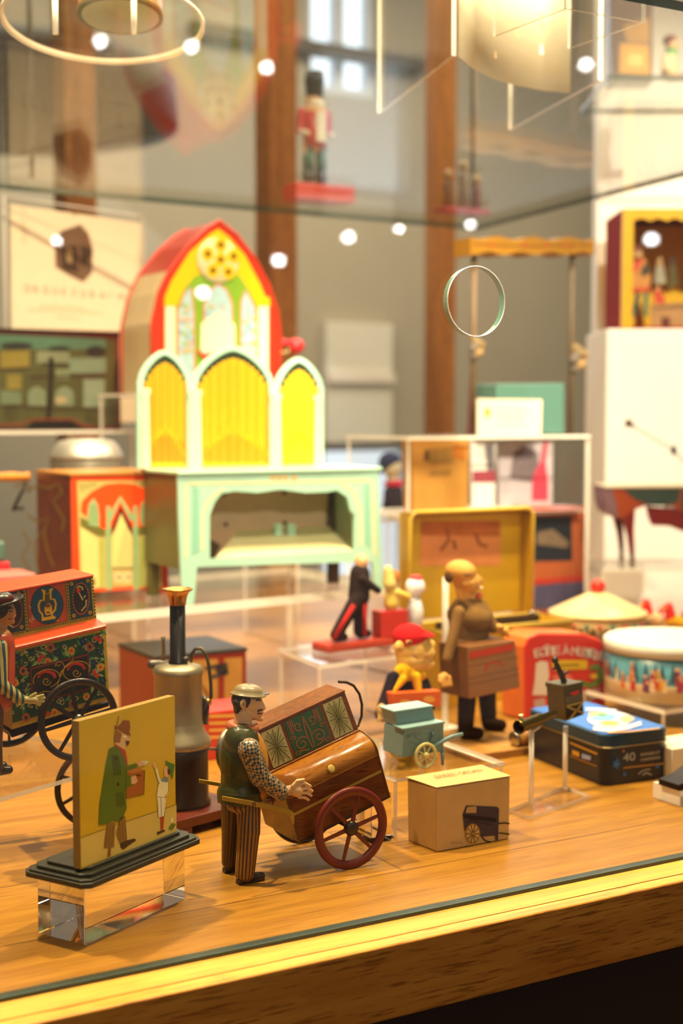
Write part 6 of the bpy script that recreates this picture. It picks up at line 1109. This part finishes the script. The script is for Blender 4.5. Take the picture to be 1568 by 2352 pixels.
for (x, y, s_) in ((1088, 800, 1), (1320, 825, 1.3)):
    b = MB(); c = tp(x, y, .02)
    for i in range(9): a_ = i * 2.4; rr_ = .011 * s_ * (i / 9) ** .5; b.ell(c + V((rr_ * math.cos(a_), -.007 + .002 * math.cos(i), rr_ * 1.6 * math.sin(a_))), .0075 * s_, pm(('8a7048', '6a5c50', 'a88450')[i % 3], 'matte', .3), None, 10, 8)
    b.build('ornament', r, remesh=.002)
c_ = [tp(1096, 994, -.03), tp(1242, 996, -.03), tp(1244, 918, -.012), tp(1096, 916, -.012)]; c_[0].z = c_[1].z = zq_
r = thing('caption_card', 'small pale card leaning in front of the green theatre base', 'card', (c_[0] + c_[1]) / 2); b = MB(); b.prism(c_, (0, .002, 0), pm('d8bca4', 'paper', .04)); b.build('card', r)
n_ = Fr(c_[0], (1, 0, 0), c_[3] - c_[0]); b = MB(); b.oval(n_, (1119, 948), 8, 12, pm('a88c44', 'paper'), .0005); [b.line(n_, [(1142, y), (1142 + w_, y + 1)], 2, pm('b89c88', 'paper'), .0005) for y, w_ in ((940, 70), (950, 80), (960, 60), (975, 76))]; b.build('print', r, recalc=False)
# doll on a clear pedestal
YD = 2.3; dx0, dx1 = YP(876, 1200, YD).x, YP(936, 1200, YD).x; zD = YP(900, 1192, YD).z
sheet_box('acrylic_pedestal', [V((dx0, YD - .025, 0)), V((dx1, YD - .025, 0)), V((dx1, YD + .03, 0)), V((dx0, YD + .03, 0))], zD, 'narrow clear pedestal under the dark-haired doll', .004, 0, (1, 1, 0, 1))
md = lambda x, y, d=0: YP(x, y, YD + d); sd = 2.47 / F
r = thing('dark_haired_doll', 'small doll with dark hair, pale face, red collar and dark dress on a clear pedestal', 'doll', (md(905, 1190).x, YD, zD))
b = MB(); PALEF = pm('c8bca0', 'plastic'); b.ell(md(900, 1072), (24 * sd, .017, 30 * sd), PALEF); b.cap(md(902, 1095), md(903, 1170), 14 * sd, 24 * sd, PALEF)
for x in (896, 914): a = md(x, 1170); b.cap(a, V((a.x, a.y, zD + .006)), .006, .0055, PALEF)
b.build('body', r, remesh=.0018, smooth=1); b = MB(); b.ell(md(895, 1062, .004), (30 * sd, .02, 27 * sd), pm('2c3048', 'cloth')); b.cap(md(878, 1070), md(874, 1082), 10 * sd, 7 * sd, pm('2c3048', 'cloth')); b.build('hair', r)
b = MB(); b.lathe([(12 * sd, .006), (24 * sd, 0), (26 * sd, -.006), (18 * sd, -.008)], md(904, 1108), (0, 0, 1), pm('c0304c', 'cloth'), 20); b.build('collar', r)
b = MB(); b.lathe([(10 * sd, md(900, 1112).z), (24 * sd, md(900, 1124).z), (26 * sd, md(900, 1150).z), (32 * sd, md(900, 1182).z)], V((md(903, 1150).x, YD, 0)), (0, 0, 1), pm('38303c', 'cloth', .2), 24); b.build('dress', r)
# ------------------------------------------------------------------ white plinth and the theatre box on it
DPl = 2.72; fpl = RF(DPl); ZPl = fpl.px(1450, 756).z; q0 = fpl.px(1390, 950); q0.z = .0003
b = MB(); b.prism([q0, q0 + RT * .6, q0 + RT * .6 + V((0, 0, ZPl)), q0 + V((0, 0, ZPl))], DV * .225, WHITEP); tag(b.build('white_plinth', bevel=.003), 'tall white plinth under the red and gold theatre box', 'plinth')
k9 = K(7.351, 1380, 460); DSh0 = 2.725; fsh = RF(DSh0); zs0 = ZPl + .0008; zs1 = fsh.px(*k9([(400, 145)])[0]).z; so_ = fsh.px(*k9([(345, 1200)])[0]); so_.z = zs0; WSh, DSh, HSh = .26, .17, zs1 - zs0
r = thing('theatre_box', 'red box theatre with scalloped gold frame and painted little people inside', 'toy theatre', so_ + RT * WSh / 2 + DV * DSh / 2); GOLD2, RD9 = pm('d0a01c', 'tin', .15, 40), pm('8c1608', 'cloth', .12)
ZV3 = V((0, 0, 1))
def sb(b, a0, a1, d0, d1, z0, z1, m): b.prism([so_ + RT * a + DV * d0 + ZV3 * z for a, z in ((a0, z0), (a1, z0), (a1, z1), (a0, z1))], DV * (d1 - d0), m)
b = MB(); sb(b, 0, .004, 0, DSh, 0, HSh, RD9); sb(b, WSh - .004, WSh, 0, DSh, 0, HSh, RD9); sb(b, .004, WSh - .004, 0, DSh, HSh - .004, HSh, RD9); sb(b, .004, WSh - .004, .001, DSh, 0, .004, RD9); sb(b, .004, WSh - .004, DSh - .004, DSh, .004, HSh - .004, pm('ecb41c', 'matte', .15, 20)); b.build('box', r)
ai = (fsh.px(*k9([(540, 500)])[0]) - so_).dot(RT); zi = fsh.px(*k9([(700, 335)])[0]).z - zs0
b = MB(); sb(b, 0, ai, -.004, -.0002, 0, HSh, GOLD2); sb(b, WSh - ai, WSh, -.004, -.0002, 0, HSh, GOLD2)
Pz = [(ai, HSh), (ai, zi)]
for i in range(1, 49): t_ = i / 48; Pz.append((ai + (WSh - 2 * ai) * t_, zi + .006 * abs(math.sin(t_ * math.pi * 7)) - .003))
Pz.append((WSh - ai, HSh)); b.prism([so_ + RT * a - DV * .004 + ZV3 * z for a, z in Pz], DV * .0038, GOLD2); b.build('gold_frame', r)
fin = RF(DSh0 + DSh - .0045); b = MB(); b.flat(fin, k9([(520, 330), (1600, 330), (1600, 430), (540, 420)]), pm('4a1c10', 'tin'), .0004); b.build('backdrop_print', r, recalc=False)
def person(name, Pl, d):
    f = RF(DSh0 + d); b = MB()
    for i, (P, h) in enumerate(Pl): b.prism([V((p.x, p.y, max(p.z, zs0 + .0042))) - DV * (.0004 * i) for p in [f.px(*q) for q in k9(P)]], DV * .004, pm(h, 'tin', .25, 50))
    return b.build(name, r)
person('painted_person', [([(600, 1500), (680, 1500), (640, 1700), (590, 1960), (510, 1960), (560, 1700)], '3c4c3c'), ([(720, 1500), (800, 1500), (790, 1960), (720, 1960)], '4a6a50'), ([(500, 1400), (540, 1040), (640, 1000), (740, 980), (780, 1100), (840, 1200), (820, 1500), (500, 1500)], 'b87c3c'), ([(520, 1230), (560, 1040), (700, 960), (700, 1040), (600, 1200)], 'b8402c'), ([(660, 1200), (740, 1060), (860, 1210), (700, 1290)], '3c3420'), ([(490, 1480), (820, 1460), (820, 1540), (490, 1560)], 'b84420'), ([(560, 950), (560, 850), (690, 840), (690, 960)], 'c89c64'), ([(520, 860), (600, 730), (690, 780), (690, 860)], '7a3c24')], .03)
person('painted_person', [([(900, 1400), (930, 1120), (1060, 1120), (1090, 1400)], 'a8a084'), ([(940, 1110), (950, 980), (1030, 960), (1040, 1110)], 'b89060')], .05)
person('painted_person', [([(1130, 1500), (1140, 1100), (1260, 1080), (1310, 1420)], '5a4a18'), ([(1150, 1090), (1160, 950), (1240, 950), (1250, 1090)], '4a2c24')], .05)
person('painted_person', [([(900, 1740), (900, 1520), (1000, 1500), (1060, 1640), (1090, 1750)], 'b8402c'), ([(930, 1520), (930, 1460), (990, 1460), (990, 1520)], 'c89c64')], .032)
person('counter_block', [([(850, 2150), (850, 1760), (1700, 1700), (1700, 2150)], 'a87c4c'), ([(860, 1800), (1690, 1740), (1690, 1790), (860, 1840)], '6a4c28'), ([(1020, 2140), (1020, 1980), (1160, 1970), (1160, 2140)], '5c2c1c')], .022)
# toy piano on a clear riser
DPi = 2.45; kP = K(5.346, 1360, 900); fpi = RF(DPi); ZPi = fpi.px(1453, 1303).z; pp0 = fpi.px(1382, 950); pp0.z = 0
sheet_box('acrylic_riser', [pp0 - DV * .02, pp0 + RT * .3 - DV * .02, pp0 + RT * .3 + DV * .14, pp0 + DV * .14], ZPi, 'clear acrylic riser under the red and green toy piano', .005, 0, (0, 1, 0, 1))
r = thing('toy_piano', 'red-brown and dark green toy grand piano on tapered legs at the right edge', 'toy piano', (pp0.x + .12, pp0.y, ZPi + .0003)); PB, PGN, PRD = pm('8a3408', 'tin', .1), pm('2c3a30', 'tin', .15), pm('6c0e06', 'tin', .1)
pp = lambda P, d=0: [fpi.px(*q) + DV * d for q in kP(P)]
b = MB(); b.prism(pp([(150, 1172), (1500, 1160), (1500, 1500), (1060, 1480), (1000, 1400), (650, 1400), (540, 1440), (400, 1560), (260, 1550), (190, 1480), (155, 1330)]), DV * .11, PB, pm('8a5060', 'tin')); b.build('case', r, bevel=.002)
b = MB(); b.flat(fpi, kP([(380, 1200), (1080, 1190), (1060, 1350), (900, 1400), (700, 1390), (520, 1320)]), PGN, .0006); b.flat(fpi, kP([(150, 1172), (240, 1172), (300, 1400), (310, 1550), (255, 1550), (190, 1480), (155, 1330)]), pm('6a4c50', 'tin'), .0006); b.flat(fpi, kP([(1120, 1190), (1500, 1180), (1500, 1440), (1080, 1440)]), PGN, .0006); b.build('painted_panel', r, recalc=False)
b = MB(); P = pp([(140, 1160), (1500, 1148), (1500, 1175), (150, 1178)], -.003); b.prism(P, DV * .116, pm('b8a888', 'tin')); b.build('lid', r)
b = MB(); b.prism(pp([(660, 1405), (1200, 1450), (1500, 1500), (1500, 1800), (1100, 1710), (950, 1650), (735, 1640), (695, 1550)], .004), DV * .004, PRD); b.build('apron', r)
for d in (0.002, .095):
    b = MB(); P = pp([(335, 1540), (530, 1435), (512, 1700), (522, 2010), (474, 2010), (440, 1780), (380, 1570)], d); b.prism(P, DV * .012, PRD); q = pp([(474, 2010), (522, 2010), (524, 2160), (472, 2160)], d); q[2].z = q[3].z = ZPi + .0003; b.prism(q, DV * .012, pm('a89c84', 'metal')); b.build('leg', r)
b = MB(); P = pp([(1380, 1500), (1450, 1500), (1440, 2160), (1400, 2160)], .05); P[2].z = P[3].z = ZPi + .0003; b.prism(P, DV * .012, PRD); b.build('leg', r)
b = MB(); a, c, e_ = pp([(540, 400), (1090, 730), (1480, 1160)], .055); b.tube([a, c, e_], .0012, pm('6a6458', 'dull'), 8); t_ = (c - a).normalized(); b.lathe([(.0002, -.012), (.0075, .004), (.006, .008), (0, .009)], a, -t_ * 1 + V((0, 0, 0)), pm('3a1410', 'plastic'), 16); b.ell(c, (.005, .005, .009), pm('1c1410', 'plastic')); b.build('prop_stick', r)
# ------------------------------------------------------------------ things on the upper glass shelf
ZU = .7805
cB, cC, cD, cA_ = G(1040, 125, ZU), G(1387, 182, ZU), G(1172, 300, ZU), G(864, 262, ZU)
sheet_box('acrylic_riser', [V((q.x, q.y, ZU)) for q in (cB, cC, cD, cA_)], .26, 'slanting clear acrylic riser on the upper glass shelf around the printed leaflet', .005, ZU, (0, 1, 0, 1))
LP = [G(x, y, ZU) for x, y in ((1046, 132), (1085, 162), (1130, 183), (1180, 198), (1235, 209), (1303, 216))]
r = thing('printed_leaflet', 'curved cream printed leaflet standing on the upper glass shelf', 'leaflet', (LP[2] + LP[3]) / 2); b = MB(); h = .2; LF = pm('e4cfa8', 'paper', .06)
LP = [V((p.x, p.y - .004, ZU)) for p in LP]
n = len(LP); A_ = [b.bm.verts.new(p) for p in LP]; B_ = [b.bm.verts.new(p + V((0, 0, h))) for p in LP]
for i in range(n - 1): b.face([A_[i], A_[i + 1], B_[i + 1], B_[i]], LF, True)
ob = b.build('sheet', r, recalc=False); md_ = ob.modifiers.new('thick', 'SOLIDIFY'); md_.thickness = .0012; md_.offset = 1
b = MB(); rn2 = random.Random(11)
def lfp(s_, z): i = min(int(s_ * (n - 1)), n - 2); f = s_ * (n - 1) - i; p = LP[i].lerp(LP[i + 1], f); d = (LP[i + 1] - LP[i]).normalized(); return p + V((d.y, -d.x, 0)) * .0009 + V((0, 0, z))
for i in range(34):
    s_, z, w_ = rn2.uniform(.05, .9), rn2.uniform(.012, .17), rn2.uniform(.02, .06); hh = rn2.uniform(.004, .02); m = pm(rn2.choice(['c8a878', 'b89468', 'd8a878', '9a8468', 'e8dcc0', 'c88a6c']), 'paper', .15)
    b.poly([lfp(s_, z), lfp(min(s_ + w_, .97), z), lfp(min(s_ + w_ * .8, .97), z + hh), lfp(s_ + w_ * .2, z + hh * 1.1)], m)
b.build('print', r, recalc=False)
pE = G(1482, 52, ZU); sheet_box('acrylic_riser', [pE + V((-.1, .0, 0)), pE, pE + V((0, .12, 0)), pE + V((-.1, .12, 0))], .06, 'small clear acrylic riser near the front right of the upper glass shelf', .003, ZU, (1, 1, 0, 1))
dd = 1.5; cdc = C0 + ray(237, 52) * dd; tl_ = math.radians(9); axd = (V((0, 0, 1)) * math.cos(tl_) + V((-FW.x, -FW.y, 0)).normalized() * -math.sin(tl_)).normalized(); axd = (V((0, 0, 1)) * math.cos(tl_) + V((FW.x, FW.y, 0)).normalized() * math.sin(tl_)).normalized(); Rd = 232 * dd / F
cdc.z = max(cdc.z, ZU + Rd * math.sin(tl_) + .004)
r = thing('acrylic_disc', 'round clear acrylic disc tilted on the upper glass shelf under the round tin', 'display disc', (cdc.x, cdc.y, ZU)); b = MB(); b.lathe([(0, 0), (Rd - .004, 0)], cdc, axd, SHEET, 64, True, None, False); b.lathe([(Rd - .004, 0), (Rd, -.002), (Rd, .002), (Rd - .004, .004)], cdc, axd, frosted('polished_disc_rim', 'fff6e6', .8), 72, True, None, False); b.build('disc', r)
b = MB(); up_ = cdc - V((FW.x, FW.y, 0)).normalized() * (Rd * .5); 
for s_ in (-1, 1): q = up_ + RT * (.04 * s_); b.tube([V((q.x, q.y, ZU)), V((q.x, q.y, q.z + Rd * .5 * math.tan(tl_)))], .003, EDGE, 10)
b.build('prop', r)
tc_ = cdc + RT * .018 + axd * .0045; Rt_ = 98 * dd / F
r = thing('round_green_tin', 'round pale green and gold tin standing on the tilted clear disc', 'round tin', tc_); b = MB(); b.lathe([(0, 0), (Rt_ * .86, 0), (Rt_ * .9, .002), (Rt_, .002), (Rt_, .008), (Rt_ * .97, .01), (Rt_ * .97, .05), (0, .05)], tc_, axd, pm('8a7a48', 'dull', .2), 48, True, [pm('b0b490', 'tin', .2, 30), pm('b0b490', 'tin', .2, 30), pm('6a6438', 'dull'), pm('9a8448', 'dull'), pm('9a8448', 'dull'), pm('a84c24', 'tin', .4), pm('a84c24', 'tin', .4)]); b.build('tin', r)
# nutcracker
YN = 2.30; mn = lambda x, y, d=0: YP(x, y, YN + d); sn = 2.5 / F
r = thing('nutcracker_soldier', 'wooden nutcracker soldier with tall black hat on a red base, upper glass shelf', 'nutcracker', (mn(735, 480).x, YN, ZU))
b = MB(); x0, x1 = mn(668, 470).x, mn(803, 470).x; b.box(x0, x1, YN - .02, YN + .03, ZU, ZU + .030, pm('c8321c', 'plastic')); b.build('base', r, bevel=.002); ZN = ZU + .0302; kz = lambda y: ZN + (432 - y) * sn
xn = mn(722, 300).x; P_ = lambda x, y, d=0: V((xn + (x - 722) * sn * 1.1, YN + d, kz(y)))
b = MB(); WDN = pm('d8a878', 'wood')
b.cap(P_(720, 248), P_(720, 235), 20 * sn, 20 * sn, WDN); b.cap(P_(705, 400), P_(705, 330), 11 * sn, 13 * sn, WDN); b.cap(P_(738, 400), P_(738, 330), 11 * sn, 13 * sn, WDN); b.cap(P_(722, 330), P_(722, 262), 26 * sn, 28 * sn, WDN); b.build('body', r, remesh=.002, smooth=1)
b = MB(); b.lathe([(30 * sn, kz(345)), (28 * sn, kz(320)), (30 * sn, kz(265)), (18 * sn, kz(256))], V((xn, YN, 0)), (0, 0, 1), pm('b8302c', 'plastic'), 24); b.build('coat', r); b = MB(); b.box(P_(712, 0).x, P_(734, 0).x, YN - .0245, YN - .021, kz(335), kz(265), pm('d8d0b8', 'plastic')); b.build('white_front', r)
for s_ in (-1, 1):
    b = MB(); b.cap(P_(722 + s_ * 32, 262), P_(722 + s_ * 36, 310), 9 * sn, 8 * sn, pm('b8302c', 'plastic')); b.cap(P_(722 + s_ * 36, 310), P_(722 + s_ * 30, 318, -.02), 7 * sn, 6 * sn, pm('d8c8a0', 'plastic')); b.build('arm', r)
    b = MB(); a = P_(722 + s_ * 16, 345); b.tube([a, V((a.x, a.y, kz(395)))], 13 * sn, pm('3c6454', 'plastic'), 16); b.tube([V((a.x, a.y, kz(395))), V((a.x, a.y, ZN))], [14 * sn, 15 * sn], pm('1c2020', 'plastic'), 16); b.build('leg', r)
b = MB(); b.lathe([(20 * sn, kz(228)), (24 * sn, kz(190)), (22 * sn, kz(168)), (0, kz(166))], V((xn, YN, 0)), (0, 0, 1), pm('242424', 'plastic'), 24); b.build('hat', r)
b = MB(); b.lathe([(15 * sn, kz(236)), (20 * sn, kz(246)), (14 * sn, kz(262))], V((xn, YN - .008, 0)), (0, 0, 1), pm('e0d8c4', 'cloth'), 16); b.build('beard', r)
# red-based toy at the right of the shelf
pT = G(1062, 545, ZU); pT = V((1.60, 2.30, ZU)); r = thing('red_based_toy', 'dark toy group on a thin red base at the right end of the shelf', 'toy', pT); b = MB(); b.box(pT.x - .055, pT.x + .05, pT.y - .02, pT.y + .02, ZU, ZU + .010, pm('a82434', 'plastic')); b.build('base', r, bevel=.001)
for i, (dx, h) in enumerate(((-.035, .055), (.0, .075), (.03, .05))): b = MB(); q = pT + V((dx, 0, .0102)); b.lathe([(.012, 0), (.008, h * .5), (.011, h * .75), (.004, h), (0, h)], q, (0, 0, 1), pm(('5a4434', '7a6048', '6a3038')[i], 'plastic', .3), 16); b.ell(q + V((0, 0, h + .008)), .010, pm('a88858', 'plastic')); b.build('figurine', r)
# small shelf fixed to the white wall with two things
fv = RF(2.72); ZV = fv.px(1450, 191).z; sv0 = fv.px(1380, 190); sv0.z = ZV - .008
r = thing('wall_glass_shelf', 'narrow clear glass shelf on the white wall at the top right', 'glass shelf', sv0); b = MB(); b.prism([sv0 - DV * .06, sv0 + RT * .6 - DV * .06, sv0 + RT * .6 + DV * .229, sv0 + DV * .229], (0, 0, .008), SHELFG, EDGEG, SHELFG); b.build('sheet', r)
P = [fv.px(*p) for p in ((1402, 190), (1498, 190), (1498, -60), (1400, -60))]; P[0].z = P[1].z = ZV + .0003
r = thing('brown_gold_box', 'dark brown box with golden yellow label on the small wall shelf', 'box', (P[0] + P[1]) / 2); b = MB(); b.prism(P, DV * .05, pm('4a2008', 'tin', .3)); b.build('box', r, bevel=.001); b = MB(); b.flat(fv, [(1422, 168), (1492, 172), (1490, 105), (1424, 100)], pm('c88a0c', 'tin', .2), .0005); b.flat(fv, [(1430, 60), (1490, 40), (1492, 100), (1440, 98)], pm('9a6a14', 'tin', .3), .0005); b.flat(fv, [(1440, 150), (1476, 152), (1474, 126), (1442, 124)], pm('d8b058', 'tin', .2), .0008); b.build('label', r, recalc=False)
mv = lambda x, y: fv.px(x, y); sv = 2.75 / F; r = thing('seated_figurine', 'small seated figurine in pale coat with green scarf on the small wall shelf', 'figurine', (mv(1538, 190).x, mv(1538, 190).y, ZV))
b = MB(); zb = ZV + .0003; q = mv(1538, 160); b.cap(V((q.x, q.y, zb + .018)), V((q.x, q.y, zb + .045)), .017, .013, pm('c8a878', 'plastic')); b.ell(V((q.x + .004, q.y, zb + .070)), (.013, .012, .015), pm('d8a070', 'plastic')); b.cap(V((q.x, q.y - .01, zb + .008)), V((q.x + .03, q.y - .02, zb + .009)), .008, .007, pm('8a3c1c', 'plastic')); b.cap(V((q.x - .012, q.y, zb + .045)), V((q.x - .022, q.y - .012, zb + .02)), .006, .005, pm('c8a878', 'plastic')); b.build('body', r, remesh=.002, smooth=1)
b = MB(); b.ell(V((q.x + .001, q.y + .002, zb + .078)), (.014, .013, .011), pm('5a1c14', 'cloth')); b.build('hair', r); b = MB(); b.lathe([(.009, .006), (.013, 0), (.010, -.008)], V((q.x + .002, q.y, zb + .055)), (0, 0, 1), pm('2c9c5c', 'cloth'), 16); b.build('scarf', r)
# ------------------------------------------------------------------ hall lamps
dP = 3.75; pL = C0 + ray(0, 285) * dP; RL = 408 * dP / F
r = thing('drum_pendant', 'large dark grey drum lampshade hanging in the hall at the upper left', 'pendant lamp', pL); b = MB(); b.lathe([(RL - .004, 0), (RL, 0), (RL * .985, .12), (RL * .9, .155), (RL * .2, .17), (.02, .17)], pL, (0, 0, 1), pm('2c281f', 'matte', .1), 64, True, None, False); b.build('shade', r); b = MB(); b.tube([pL + V((0, 0, .169)), V((pL.x, pL.y, 2.6))], .008, pm('2c2820', 'matte')); b.build('cord', r)
BULB = emit('lamp_bulb', (1, .95, .88), 75)
for x, y in ((230, 95), (440, 107), (612, 155), (640, 598), (800, 545), (1080, 515), (1495, 550), (1345, 148), (465, 672), (916, 526), (130, 553)):
    p = YP(x, y, .925); d = ray(x, y).normalized(); q = p + V((d.x, -d.y, d.z)) * 2.8
    r = thing('pendant_lamp', 'small bright hall lamp mirrored as a white dot in the front glass', 'lamp', q, 'hall lamps mirrored in the front glass'); b = MB(); b.ell(q, .0135 if (x, y) not in ((916, 526), (1080, 515), (130, 553)) else .009, BULB, None, 16, 10); b.build('bulb', r); b = MB(); b.tube([q + V((0, 0, .0138)), V((q.x, q.y, 2.6))], .002, pm('2c2820', 'matte'), 6); b.build('cord', r)
